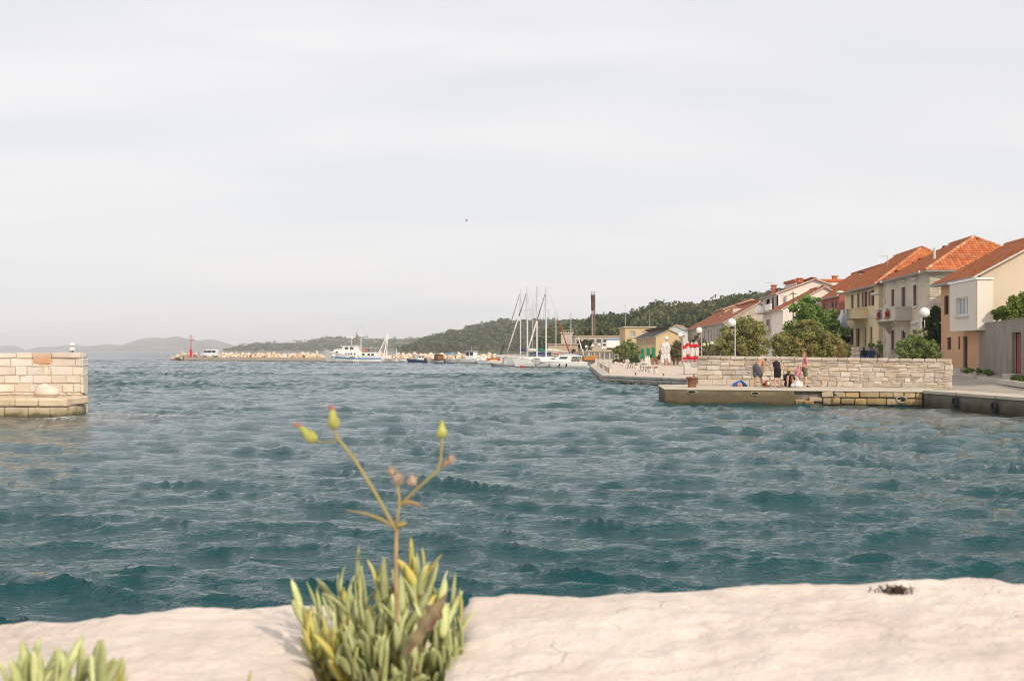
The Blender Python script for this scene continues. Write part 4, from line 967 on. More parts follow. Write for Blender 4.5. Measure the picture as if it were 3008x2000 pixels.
for x in (2.1, 1.5, .9, .2): pane(fb, x, x - .32, 1.45, 1.95, 1.43)
pane(fb, 4.2, 3.7, 1.95, 2.3, 1.27)
cabin(fb, [(-1.3, .9), (-1.3, 2.15), (-4.6, 2.05), (-4.6, .9)], 2.6, 2.5, name='deckhouse')
for x in (-1.5, -2.7, -3.5): pane(fb, x, x - .55, 1.3, 1.85, 1.29)
MB().box((-2.7, 0, 3.0), (3.6, 2.6, .07)).build('awning', M_CAN, fb)
for x in (-1.1, -4.4):
    for y in (-1.2, 1.2): MB().tube([(x, y, 2.0), (x, y, 3.0)], .035, 6).build('awning_post', M_ALU, fb)
MB().tube([(-4.6, -1.2, 1.0), (-6.9, -.3, 6.2)], [.10, .07], 8).tube([(-4.6, 1.2, 1.0), (-6.9, .3, 6.2)], [.10, .07], 8).tube([(-6.1, -1.2, 1.0), (-6.9, -.3, 6.2)], [.10, .08], 8).tube([(-6.1, 1.2, 1.0), (-6.9, .3, 6.2)], [.10, .08], 8).box((-6.9, 0, 6.2), (.15, 1, .15)).build('gantry', M_GEL, fb)
MB().tube([(.2, -.7, 3.5), (-.1, 0, 6.2)], .06, 6).tube([(.2, .7, 3.5), (-.1, 0, 6.2)], .06, 6).tube([(-.7, 0, 3.5), (-.1, 0, 6.2), (-.1, 0, 6.7)], .06, 6).build('mast', M('brown mast', (.25, .19, .14), .7, .15, 4), fb)
MB().box((1.0, 0, 5.35), (1.7, .25, .14)).tube([(1.0, 0, 3.5), (1.0, 0, 5.3)], .06, 6).lathe((1.0, 0, 5.0), [(.28, 0), (.3, .15), (.2, .28)], 12).build('radar', M_GEL, fb)
MB().tube([(2.3, .5, 3.5), (2.3, .5, 4.6)], .02, 5).build('aerial', M_ALU, fb)
for y in (-1.4, 1.4): MB().tube([(-2.0 + .4 * math.cos(a), y, 2.6 + .4 * math.sin(a)) for a in [2 * PI * k / 14 for k in range(15)]], .08, 6, cap=False).build('lifebuoy', M('orange ring', (.60, .14, .05), .6, .1, 5), fb)
MB().box((2.0, 0, 1.5), (.1, 4.0, .05)).tube([(6.2, -.9, 2.1), (6.2, -.9, 2.6), (7.2, 0, 3.0), (6.2, .9, 2.6), (6.2, .9, 2.1)], .025, 5).build('pulpit', M_ALU, fb)

# --- double-ended boat with blue strakes in front of it
bb = thing('wooden_motorboat', 'white wooden boat with blue stripes and tall mast beside the trawler', 'boat', at_sea(1052, 252), PI - .05)
boat_hull(bb, 9.8, 2.8, .85, .35, .5, .45, .7, M_GEL, stripe=M_BLUE)
MB().tube([(-.6, 0, .4), (-.6, 0, 7.9)], [.09, .06], 8).build('mast', M_GEL, bb, smooth=True)
cabin(bb, [(2.2, .8), (2.0, 1.35), (.3, 1.35), (.1, .8)], 1.6, 1.4)
pane(bb, 1.8, .6, .95, 1.2, .79)
for x in (-.2, .25, .7): MB().ell((x, 1.45, .25), (.13, .13, .32), 8, 6).build('fender', M_GEL, bb, smooth=2)
MB().tube([(-.6, 0, 7.6), (4.7, 0, 1.1)], .012, 4).tube([(-.6, 0, 7.6), (-4.6, 0, .9)], .012, 4).build('stay', M_WIRE, bb)

def small_boat(name, label, u, d, rz, L_, B_, free, bow, hm_=None, cab=None, extra=None, stripe=None, dm=None):
    t = thing(name, label, 'boat', at_sea(u, d), rz, 'small boats along the breakwater')
    boat_hull(t, L_, B_, free, bow, .25, .8, .5, hm_ or M_GEL, stripe=stripe, deckmat=dm)
    if cab:
        x0, x1, z1, mt = cab; cabin(t, [(x0, free * .8), (x0 - .1, z1), (x1 + .1, z1), (x1, free * .8)], B_ * .72, B_ * .66, mt)
        for k in range(2):
            w_ = (x0 - x1) / 2; xa = x0 - .12 - k * w_; pane(t, xa, xa - w_ + .2, free * .8 + .55 * (z1 - free * .8), z1 - .12, B_ * .35)
        MB().box(((x0 + x1) / 2, 0, z1 + .03), (x0 - x1 + .25, B_ * .78, .07)).build('cabin_roof', mt or M_GEL, t)
    if extra: extra(t)
    return t
def pole(h, x=0, r=.05, mat=None):
    return lambda t: MB().tube([(x, 0, .2), (x, 0, h)], r, 6).build('mast', mat or M_GEL, t, smooth=True)
def outboard(t): MB().box((-2.0, 0, .75), (.3, .32, .5)).tube([(-2.05, 0, .6), (-2.1, 0, -.2)], .06, 6).build('outboard_motor', M_BLK, t)
def cover(c, x0, x1, z): return lambda t: MB().loft([[(x, -.75, .5), (x, -.5, z), (x, .5, z), (x, .75, .5)] for x in (x0, (x0 + x1) / 2, x1)]).build('cover', c, t)
small_boat('dinghy', 'small white dinghy with a bare white mast just right of the trawler', 1168, 249, PI - .3, 4.2, 1.6, .5, .2, extra=pole(3.0, .3, .07))
small_boat('dinghy', 'low white open dinghy between the masted dinghy and the navy boat', 1196, 247, PI - .2, 3.6, 1.5, .42, .15, extra=outboard)
small_boat('motor_dinghy', 'small navy hulled boat with a white cuddy by the breakwater', 1223, 244, PI + .5, 4.2, 1.7, .55, .25, M_NAVY, (-.2, -1.4, 1.5, M_GEL), outboard)
small_boat('wooden_skiff', 'brown wooden skiff with a dark cabin along the breakwater', 1291, 240, -PI / 2 + .5, 4.6, 1.8, .55, .3, M_GEL, (.6, -1.2, 1.65, M_WOOD), stripe=M_WOOD, dm=M_WOOD)
small_boat('covered_skiff', 'skiff under a blue canopy next to the brown wooden skiff', 1324, 238, -PI / 2 + .3, 4.6, 1.9, .55, .3, M_GEL, None, lambda t: (MB().loft([[(x, -.9, 1.7), (x, -.5, 2.0), (x, .5, 2.0), (x, .9, 1.7)] for x in (-1.6, 0, 1.5)]).build('canopy', M_BLUE, t), [MB().tube([(x, y, .5), (x, y, 1.72)], .025, 5).build('canopy_post', M_ALU, t) for x in (-1.5, 1.4) for y in (-.85, .85)]))
small_boat('cabin_boat', 'white cabin boat with a high bow pointing at the camera right', 1396, 231, -.55, 5.6, 2.2, .75, .75, M_GEL, (.1, -1.7, 2.3, M_GEL), pole(3.4, -.8, .03, M_ALU))
small_boat('dinghy', 'small white boat with a beige tarpaulin right of the white cabin boat', 1427, 230, PI + .3, 3.8, 1.6, .45, .2, None, None, cover(M_CAN, 1.0, -1.4, .9))
small_boat('dinghy', 'little white boat with a red tarpaulin next to the beige covered one', 1448, 229, PI - .4, 3.8, 1.6, .45, .2, M_GELG, None, cover(M_RDC, 1.1, -1.2, .95))
small_boat('rowing_boat', 'long white rowing boat in front of the rocks left of the sailboats', 1449, 222, PI - .1, 5.2, 1.6, .5, .25, None, None, cover(M('yellow tarpaulin', (.60, .42, .10), .8, .1, 4), .6, -.7, .85))
small_boat('inflatable_dinghy', 'grey inflatable dinghy floating at the bow of the leftmost sailboat', 1466, 186, PI, 2.8, 1.3, .3, .25, M_GREYB, dm=M_BLK)

# --- sailing yachts
def sailboat(label, u, d, rz, L_, mh, boom=None, furl=None, dodger=None, hullm=None, mx=.10, spread=2, cockpit=None, mr=.10):
    t = thing('sailing_yacht', label, 'sailboat', at_sea(u, d), rz, 'sailing yachts moored at the promenade')
    t.location = Vector(at_sea(u, d)) - Vector((math.cos(rz), math.sin(rz), 0)) * (mx * L_)
    hf = L_ * .095
    boat_hull(t, L_, L_ * .3, hf, L_ * .035, .4, .72, 1.3, hullm or M_GEL)
    x0 = mx * L_
    cabin(t, [(L_ * .26, hf), (L_ * .22, hf + .32), (-L_ * .16, hf + .48), (-L_ * .19, hf)], L_ * .17, L_ * .14, name='coachroof')
    for k in range(4): pane(t, L_ * .17 - k * L_ * .08, L_ * .17 - k * L_ * .08 - .45, hf + .12, hf + .28, L_ * .081)
    MB().tube([(x0, 0, hf), (x0, 0, mh * .6), (x0, 0, mh)], [mr, mr * .95, mr * .7], 10).build('mast', M_ALU, t, smooth=True)
    rig = MB(); ch = L_ * .135
    for k in range(spread):
        z = mh * (k + 1) / (spread + 1) + .5; MB().tube([(x0 - .1, -.9 + .2 * k, z), (x0, 0, z + .05), (x0 - .1, .9 - .2 * k, z)], .022, 5).build('spreader', M_ALU, t)
    for y in (-1, 1):
        rig.tube([(x0 - .1, y * ch, hf), (x0 - .1, y * .85, mh * .5), (x0, 0, mh * .97)], .012, 4); rig.tube([(x0 - .5, y * ch, hf), (x0, 0, mh * .5)], .010, 4)
    rig.tube([(-L_ * .49, 0, hf), (x0, 0, mh)], .012, 4); bowx = L_ * .49; zb = hf + L_ * .033
    rig.tube([(bowx, 0, zb), (x0, 0, mh * .97)], .013, 4).build('rigging', M_WIRE, t)
    if furl:
        c0, c1, m1, m2 = furl; pb = Vector((bowx - .05, 0, zb + .25)); pt = Vector((x0 + .12, 0, mh * .93))
        MB().tube([pb.lerp(pt, .02), pb.lerp(pt, .3), pb.lerp(pt, c0)], [.13, .12, .09], 8).build('furled_sail', m1, t, smooth=2)
        MB().tube([pb.lerp(pt, c0), pb.lerp(pt, c1)], [.09, .05], 8).build('furled_sail', m2, t, smooth=2)
    if boom:
        zb_ = hf + 1.25; MB().tube([(x0 - .1, 0, zb_), (x0 - L_ * .36, 0, zb_ + .12)], .07, 8).build('boom', M_ALU, t, smooth=True)
        MB().loft([[(x, -.16 * s, zb_ + .05), (x, -.12 * s, zb_ + .35 * s), (x, 0, zb_ + .5 * s), (x, .12 * s, zb_ + .35 * s), (x, .16 * s, zb_ + .05)] for x, s in ((x0 - .2, 1.1), (x0 - L_ * .1, 1), (x0 - L_ * .22, .75), (x0 - L_ * .34, .5))]).build('sail_cover', boom, t, smooth=2)
    if dodger: MB().loft([[(x, -L_ * .1, hf + .1), (x, -L_ * .09, z), (x, L_ * .09, z), (x, L_ * .1, hf + .1)] for x, z in ((-L_ * .12, hf + .6), (-L_ * .17, hf + 1.15), (-L_ * .27, hf + 1.2))]).build('sprayhood', dodger, t)
    rl = MB()
    rr_ = hull_rings(L_, L_ * .3, hf, L_ * .035, .4, .72, 1.3)
    for sd_ in (0, 8):
        top = [Vector(r[sd_]) * 1 + Vector((0, -.06 if r[sd_][1] > 0 else .06, .58)) for r in rr_[:-1]]; rl.tube(top, .012, 4)
        for r, p in zip(rr_[:-1:2], top[::2]): rl.tube([Vector(r[sd_]) + Vector((0, -.06 if r[sd_][1] > 0 else .06, 0)), p], .014, 4)
    rl.build('guardrail', M_STEEL, t)
    return t
H_ = R(221)
sailboat('white yacht with a dark furled foresail, leftmost of the large masts', 1529, 203, H_ - .1, 10.6, 12.9, M_NAVY, (.35, .98, M_WIRE, M_WIRE), M_NAVY, mr=.11)
sailboat('yacht with a half white half black furled foresail and thick mast', 1549, 194, H_ - .05, 11.2, 12.7, M_CAN, (.62, .98, M_CAN, M_WIRE), M_NAVY, M_GELG, mr=.14)
sailboat('white yacht with a green sail cover and the thickest central mast', 1577, 190, H_, 11.0, 12.6, M_GREEN, None, None, mr=.14)
sailboat('white yacht with a white furled foresail, right of the thick mast', 1604, 184, H_ + .02, 10.8, 12.1, M_CAN, (.55, .98, M_CAN, M_WIRE), None, mr=.13)
sailboat('small yacht with a low thin mast hidden among the taller ones', 1565, 216, H_ - .2, 8.0, 10.8, M_GREEN, None, None, mr=.07)
sailboat('small yacht with a red furled foresail and bow to the right', 1633, 206, -.5, 7.6, 9.0, M_CAN, (.6, .95, M_RDC, M_RDC), None, mr=.07)
sailboat('rightmost small yacht with a short bare mast', 1677, 212, -.6, 7.2, 9.2, M_CAN, (.5, .9, M_CAN, M_WIRE), None, M_GEL, mr=.07)
MB_ = thing('anchor_buoy', 'red mooring buoy floating at the bow of the motor yacht', 'buoy', at_sea(1533, 176, .05))
MB().ell((0, 0, .05), (.28, .22, .2), 12, 8).build('float', M_RDC, MB_, smooth=2); MB().tube([(0, 0, .2), (0, 0, .38)], .03, 6).build('eye', M_STEEL, MB_)

# --- motor yacht in front
my = thing('motor_yacht', 'white cabin motor yacht with blue fenders moored at the promenade', 'motorboat', at_sea(1641, 174), PI + .10)
rings = boat_hull(my, 8.0, 2.7, .78, .32, .4, .88, 1.0, M_GEL)
k_ = .00626
def lx(cx): return (1575 - cx) * k_
def lz(cy): return (615 - cy) * k_
cabin(my, [(lx(1130), .85), (lx(1170), 1.12), (lx(1360), 1.38), (lx(1500), 1.52), (lx(1570), 1.78), (lx(2090), 1.72), (lx(2095), 1.62), (lx(1840), 1.6), (lx(1830), .75)], 2.2, 1.9, name='deckhouse')
pane(my, lx(1560), lx(1750), 1.28, 1.58, 1.04, slant=-.16); pane(my, lx(1370), lx(1470), 1.24, 1.36, 1.05, slant=-.1)
for cx in (1330, 1415, 1480): pane(my, lx(cx) + .06, lx(cx) - .06, 1.02, 1.09, 1.09, 'porthole')
MB().hexa([(lx(1395), -.85, 1.40), (lx(1395), .85, 1.40), (lx(1400), .85, 1.36), (lx(1400), -.85, 1.36), (lx(1555), -.8, 1.78), (lx(1555), .8, 1.78), (lx(1562), .8, 1.74), (lx(1562), -.8, 1.74)]).build('windscreen', M_GLASS, my)
MB().loft([[(x, -.8, 1.78), (x, -.7, z), (x, .7, z), (x, .8, 1.78)] for x, z in ((lx(1640), 1.84), (lx(1720), 2.02), (lx(1900), 2.02), (lx(2010), 1.86))]).build('flybridge_cover', M('grey canvas', (.42, .43, .46), .8, .06, 4), my)
for x in (1850, 2080):
    for y in (-1.0, 1.0): MB().tube([(lx(x), y, .7), (lx(x), y, 1.68)], .03, 6).build('canopy_post', M_GEL, my)
rl = MB()
for x0, x1 in ((1840, 2100),):
    for y in (-1.12, 1.12):
        rl.tube([(lx(x0), y, 1.25), (lx(x1), y, 1.2)], .018, 5); rl.tube([(lx(x0), y, 1.0), (lx(x1), y, .97)], .014, 5)
        for x in np.linspace(x0, x1, 5): rl.tube([(lx(x), y, .7), (lx(x), y, 1.24)], .016, 5)
rl.tube([(2.3, -.95, 1.15), (3.4, -.55, 1.4), (3.95, 0, 1.5), (3.4, .55, 1.4), (2.3, .95, 1.15)], .016, 5); rl.build('rail', M_STEEL, my)
MB().box((lx(1960), 0, .95), (1.1, 1.6, .5)).box((lx(1940), .5, 1.3), (.3, .5, .4)).build('cockpit_seats', M('cockpit brown', (.22, .15, .12), .7, .3, 6), my)
MB().box((-4.2, 0, .18), (.7, 2.2, .1)).build('swim_platform', M_GEL, my)
for cx in (1030, 1325, 1565, 1725): MB().tube([(lx(cx), 1.38 if cx > 1100 else .95, .62), (lx(cx), 1.42 if cx > 1100 else 1.0, .55), (lx(cx), 1.44 if cx > 1100 else 1.0, .25), (lx(cx), 1.42 if cx > 1100 else 1.0, .2)], [.03, .09, .09, .03], 8).build('fender', M_NAVY, my, smooth=2)
MB().box((lx(1525), 0, 1.95), (.55, .8, .16)).build('red_cushion', M_RDC, my)
sb_ = thing('cabin_yacht', 'white boat with a raked bow behind the motor yacht', 'boat', at_sea(1583, 180), PI + .45, None)
boat_hull(sb_, 9.0, 2.8, .95, .55, .4, .8, 1.3, M_GEL); cabin(sb_, [(2.4, .95), (2.0, 1.4), (-1.5, 1.5), (-1.6, .9)], 1.9, 1.6); pane(sb_, 1.5, .3, 1.1, 1.3, .9)
MB().tube([(4.3, 0, 2.05), (3.2, .7, 1.85), (1.5, 1.1, 1.65)], .02, 5).tube([(4.3, 0, 2.05), (3.2, -.7, 1.85), (1.5, -1.1, 1.65)], .02, 5).tube([(3.2, .7, 1.85), (3.2, .75, 1.2)], .018, 5).tube([(3.2, -.7, 1.85), (3.2, -.75, 1.2)], .018, 5).build('pulpit', M_STEEL, sb_)
# ---------------------------------------------------------------- houses
def stucco(name, c, var=.07, sc=.8, dirt=.25):
    q = NT(name); p = q.pos()
    mp = q.n('ShaderNodeMapping'); q.l(p, mp.inputs[0]); mp.inputs['Scale'].default_value = (1, 1, .25)
    col = q.mix(q.rng(q.noise(p, sc, 6, .6), .3, .7), tuple(x * (1 - var) for x in c), tuple(min(1, x * (1 + var)) for x in c))
    col = q.mix(q.math('MULTIPLY', q.rng(q.noise(mp.outputs[0], 1.6, 6, .65), .52, .75), dirt), col, tuple(x * .55 for x in c))
    q.l(col, q.b.inputs['Base Color']); q.b.inputs['Roughness'].default_value = .92; q.b.inputs['Specular IOR Level'].default_value = .15
    q.bump(q.noise(p, 25, 4, .6), .25, .01); return q.m
def tile_mat(name, a, b_, c):
    q = NT(name); p = q.pos(); g = q.n('ShaderNodeNewGeometry')
    r = q.math('FRACT', q.math('ADD', g.outputs['Random Per Island'], q.rand()))
    col = q.mix(q.rng(r, .1, .9), a, b_); col = q.mix(q.rng(r, .86, .93), col, c)
    col = q.mix(q.math('MULTIPLY', q.rng(q.noise(p, .7, 5), .5, .7), .35), col, tuple(x * .6 for x in a))
    q.l(col, q.b.inputs['Base Color']); q.b.inputs['Roughness'].default_value = .85; q.b.inputs['Specular IOR Level'].default_value = .2
    return q.m
MT_A = tile_mat('clay roof tiles', (.46, .13, .048), (.60, .21, .085), (.48, .22, .11)); MT_B = tile_mat('weathered clay tiles', (.44, .145, .065), (.54, .215, .105), (.44, .23, .14)); MT_RIDGE = tile_mat('ridge tiles', (.46, .19, .09), (.56, .26, .13), (.60, .38, .22))
M_SHUT = M('red brown shutter', (.115, .028, .022), .7, .2, 5); M_SURR = M('white window stone', (.58, .555, .51), .8, .08, 3); M_PANE = M('window pane', (.10, .11, .125), .08, .25, .6, spec=.6); M_PANEL = M('pale window pane', (.36, .40, .43), .1, .1, .6, spec=.6)
M_WDOOR = M('brown door', (.14, .055, .03), .6, .2, 4); M_GUT = M('grey gutter', (.26, .255, .25), .5, .12, 4); M_CHIM = M('chimney brick', (.42, .15, .08), .9, .2, 6); M_QUOIN = stone_mat('quoin stone', (.46, .41, .34), (.58, .53, .45), .15, .1)

def facade(parent, p, dv, nv, L_, z0, z1, ops, mat, depth=.2, name='wall'):
    S = sorted({0.0, L_, *[round(o[0], 3) for o in ops], *[round(o[1], 3) for o in ops]}); Z = sorted({z0, z1, *[round(o[2], 3) for o in ops], *[round(o[3], 3) for o in ops]})
    S = [s for s in S if 0 <= s <= L_]; Z = [z for z in Z if z0 <= z <= z1]; p = Vector((p[0], p[1], 0)); b = MB()
    def pt(s, z, n=0.0): t = p + dv * s + nv * n; return (t.x, t.y, z)
    for a, c in zip(S, S[1:]):
        for e, f in zip(Z, Z[1:]):
            if any(o[0] - .002 < (a + c) / 2 < o[1] + .002 and o[2] - .002 < (e + f) / 2 < o[3] + .002 for o in ops): continue
            b.quad(pt(a, e), pt(c, e), pt(c, f), pt(a, f))
    for o in ops:
        s0, s1, a, c = o[:4]
        b.quad(pt(s0, a), pt(s0, c), pt(s0, c, -depth), pt(s0, a, -depth)); b.quad(pt(s1, a), pt(s1, c), pt(s1, c, -depth), pt(s1, a, -depth))
        b.quad(pt(s0, c), pt(s1, c), pt(s1, c, -depth), pt(s0, c, -depth)); b.quad(pt(s0, a), pt(s1, a), pt(s1, a, -depth), pt(s0, a, -depth))
    return b.build(name, mat, parent, fix=False)
def window(parent, p, dv, nv, o, kind='window', frame=None, pane_=None, depth=.2, surround=None, shutters=None, mull=1, sill=True, hood=False):
    s0, s1, z0, z1 = o[:4]; fw_ = .07; w = MB()
    def bx(a, c, e, f, n0, n1): w.obox(p, dv, nv, a, c, n0, n1, e, f)
    N0, N1 = -depth + .02, -depth + .09
    bx(s0, s0 + fw_, z0, z1, N0, N1); bx(s1 - fw_, s1, z0, z1, N0, N1); bx(s0 + fw_, s1 - fw_, z0, z0 + fw_, N0, N1); bx(s0 + fw_, s1 - fw_, z1 - fw_, z1, N0, N1)
    for k in range(mull):
        m_ = s0 + (s1 - s0) * (k + 1) / (mull + 1); bx(m_ - .03, m_ + .03, z0 + fw_, z1 - fw_, N0, N1 - .005)
    ob = w.build(kind, frame or M_SURR, parent)
    MB().obox(p, dv, nv, s0 + .01, s1 - .01, -depth - .03, -depth + .01, z0 + .01, z1 - .01).build('pane', pane_ or M_PANE, ob)
    if surround:
        t = .14; q_ = MB(); 
        q_.obox(p, dv, nv, s0 - t, s0, .003, .05, z0 - .02, z1); q_.obox(p, dv, nv, s1, s1 + t, .003, .05, z0 - .02, z1); q_.obox(p, dv, nv, s0 - t, s1 + t, .003, .055, z1, z1 + t + .03)
        q_.build('surround', surround, ob)
    if hood: MB().obox(p, dv, nv, s0 - .2, s1 + .2, .003, .16, z1 + .42, z1 + .52).obox(p, dv, nv, s0 - .15, s1 + .15, .003, .1, z1 + .34, z1 + .415).build('hood', M_SURR, ob)
    if sill: MB().obox(p, dv, nv, s0 - .15, s1 + .15, .003, .12, z0 - .13, z0 - .01).build('sill', surround or M_SURR, ob)
    if shutters:
        mode, mt = shutters
        if mode == 'closed':
            for a, c in ((s0, (s0 + s1) / 2 - .01), ((s0 + s1) / 2 + .01, s1)):
                sh = MB(); sh.obox(p, dv, nv, a + .01, c - .01, -.10, -.06, z0 + .02, z1 - .02)
                n_ = max(4, int((z1 - z0) / .16))
                for k in range(n_):
                    zz = z0 + .06 + (z1 - z0 - .12) * k / n_; sh.obox(p, dv, nv, a + .07, c - .07, -.06, -.035, zz, zz + .09)
                sh.build('shutter', mt, ob)
        else:
            wd_ = (s1 - s0) / 2
            for a, c in ((s0 - wd_, s0 - .02), (s1 + .02, s1 + wd_)):
                if mode == 'right' and c < s0: continue
                sh = MB(); sh.obox(p, dv, nv, a, c, .02, .06, z0 + .02, z1 - .02)
                n_ = max(4, int((z1 - z0) / .16))
                for k in range(n_):
                    zz = z0 + .06 + (z1 - z0 - .12) * k / n_; sh.obox(p, dv, nv, a + .06, c - .06, .06, .08, zz, zz + .09)
                sh.build('shutter', mt, ob)
    return ob
def tile_proto(w, l, th=.045):
    """one curved clay tile: x across, y up the slope, z out of it"""
    V_ = []; n = 5
    for y, z in ((0, th), (l * 1.15, .008)):
        for k in range(n):
            f = k / (n - 1); V_.append((w * (f - .5) * .98, y, z + .05 * math.sin(PI * f)))
    F_ = [(k, k + 1, n + k + 1, n + k) for k in range(n - 1)]
    for k in range(n): V_.append((V_[k][0], 0.004, max(0, V_[k][2] - th)))
    F_ += [(k + 1, k, 2 * n + k, 2 * n + k + 1) for k in range(n - 1)]
    return np.array(V_), F_
def roof_plane(parent, o, e, g, poly, mat, w=.25, l=.38, indiv=0, base=None):
    """tiles over a polygon given in (along-eave, up-slope) metres; o, e, g are the corner and unit vectors"""
    o, e, g = Vector(o), Vector(e).normalized(), Vector(g).normalized(); nn = e.cross(g).normalized()
    if nn.z < 0: nn = -nn
    MB().quad(*[o + e * a + g * c - nn * .03 for a, c in poly]).build('roof_deck', base or mat, parent, fix=False)
    us = [a for a, _ in poly]; vs2 = [c for _, c in poly]
    def inside(x, y):
        r = False; j = len(poly) - 1
        for i in range(len(poly)):
            (xi, yi), (xj, yj) = poly[i], poly[j]
            if (yi > y) != (yj > y) and x < (xj - xi) * (y - yi) / (yj - yi) + xi: r = not r
            j = i
        return r
    PV, PF_ = tile_proto(w, l); mats_ = []
    ny = int((max(vs2) - min(vs2)) / l) + 1; nx = int((max(us) - min(us)) / w) + 2
    for j in range(ny):
        y = min(vs2) + j * l
        for i in range(nx):
            x = min(us) + (i + .5) * w
            if inside(x, y + l * .5): mats_.append((x, y))
    B3 = np.array([tuple(e), tuple(g), tuple(nn)]); o_ = np.array(tuple(o - ORG[parent.name]))
    if indiv:
        me = bpy.data.meshes.new('roof_tile'); me.from_pydata([tuple(v) for v in PV], [], PF_); me.materials.append(mat)
        Mx = Matrix((tuple(e), tuple(g), tuple(nn))).transposed().to_4x4()
        for x, y in mats_[:indiv]:
            ob = bpy.data.objects.new('roof_tile', me); COL.objects.link(ob); ob.parent = parent; ORG[ob.name] = ORG[parent.name]
            t = Mx.copy(); t.translation = o + e * x + g * y - ORG[parent.name]; ob.matrix_local = t
        mats_ = mats_[indiv:]
    if mats_:
        n = len(PV); A_ = np.array([(x, y, 0) for x, y in mats_]); V_ = (PV[None] + A_[:, None, :]).reshape(-1, 3) @ B3 + o_
        f0_ = np.array(PF_); F_ = (f0_[None] + (np.arange(len(mats_)) * n)[:, None, None]).reshape(-1, 4)
        np_mesh('roof_tiles', V_, F_, mat, kind='stuff', parent=parent)
def ridge_caps(parent, a, b_, mat=None, r=.13, l=.42):
    a, b_ = Vector(a), Vector(b_); n = max(2, int((b_ - a).length / l)); d = (b_ - a) / n
    for i in range(n):
        p0 = a + d * i; MB().tube([p0, p0 + d * 1.06], [r * 1.12, r * .92], 8).build('ridge_tile', mat or MT_RIDGE, parent, smooth=True)
def opn(p, dv, u0, u1, v0, v1):
    p = Vector((p[0], p[1], 0)); a, c = s_on(u0, p, dv), s_on(u1, p, dv); s0, s1 = min(a, c), max(a, c); dm = p.y + dv.y * (s0 + s1) / 2
    return (round(s0, 3), round(s1, 3), round(ZV(v1, dm), 3), round(ZV(v0, dm), 3))
def crop7(x): return 2400 + .26786 * x
def c7y(y): return 680 + .26786 * y
def o7(p, dv, x0, x1, y0, y1): return opn(p, dv, crop7(x0), crop7(x1), c7y(y0), c7y(y1))
def tri_wall(parent, p, dv, L_, z, apex_s, apex_z, mat, name='gable'):
    p = Vector((p[0], p[1], 0)); a, c, t = p, p + dv * L_, p + dv * apex_s
    MB().quad((a.x, a.y, z), (c.x, c.y, z), (t.x, t.y, apex_z)).build(name, mat, parent, fix=False)

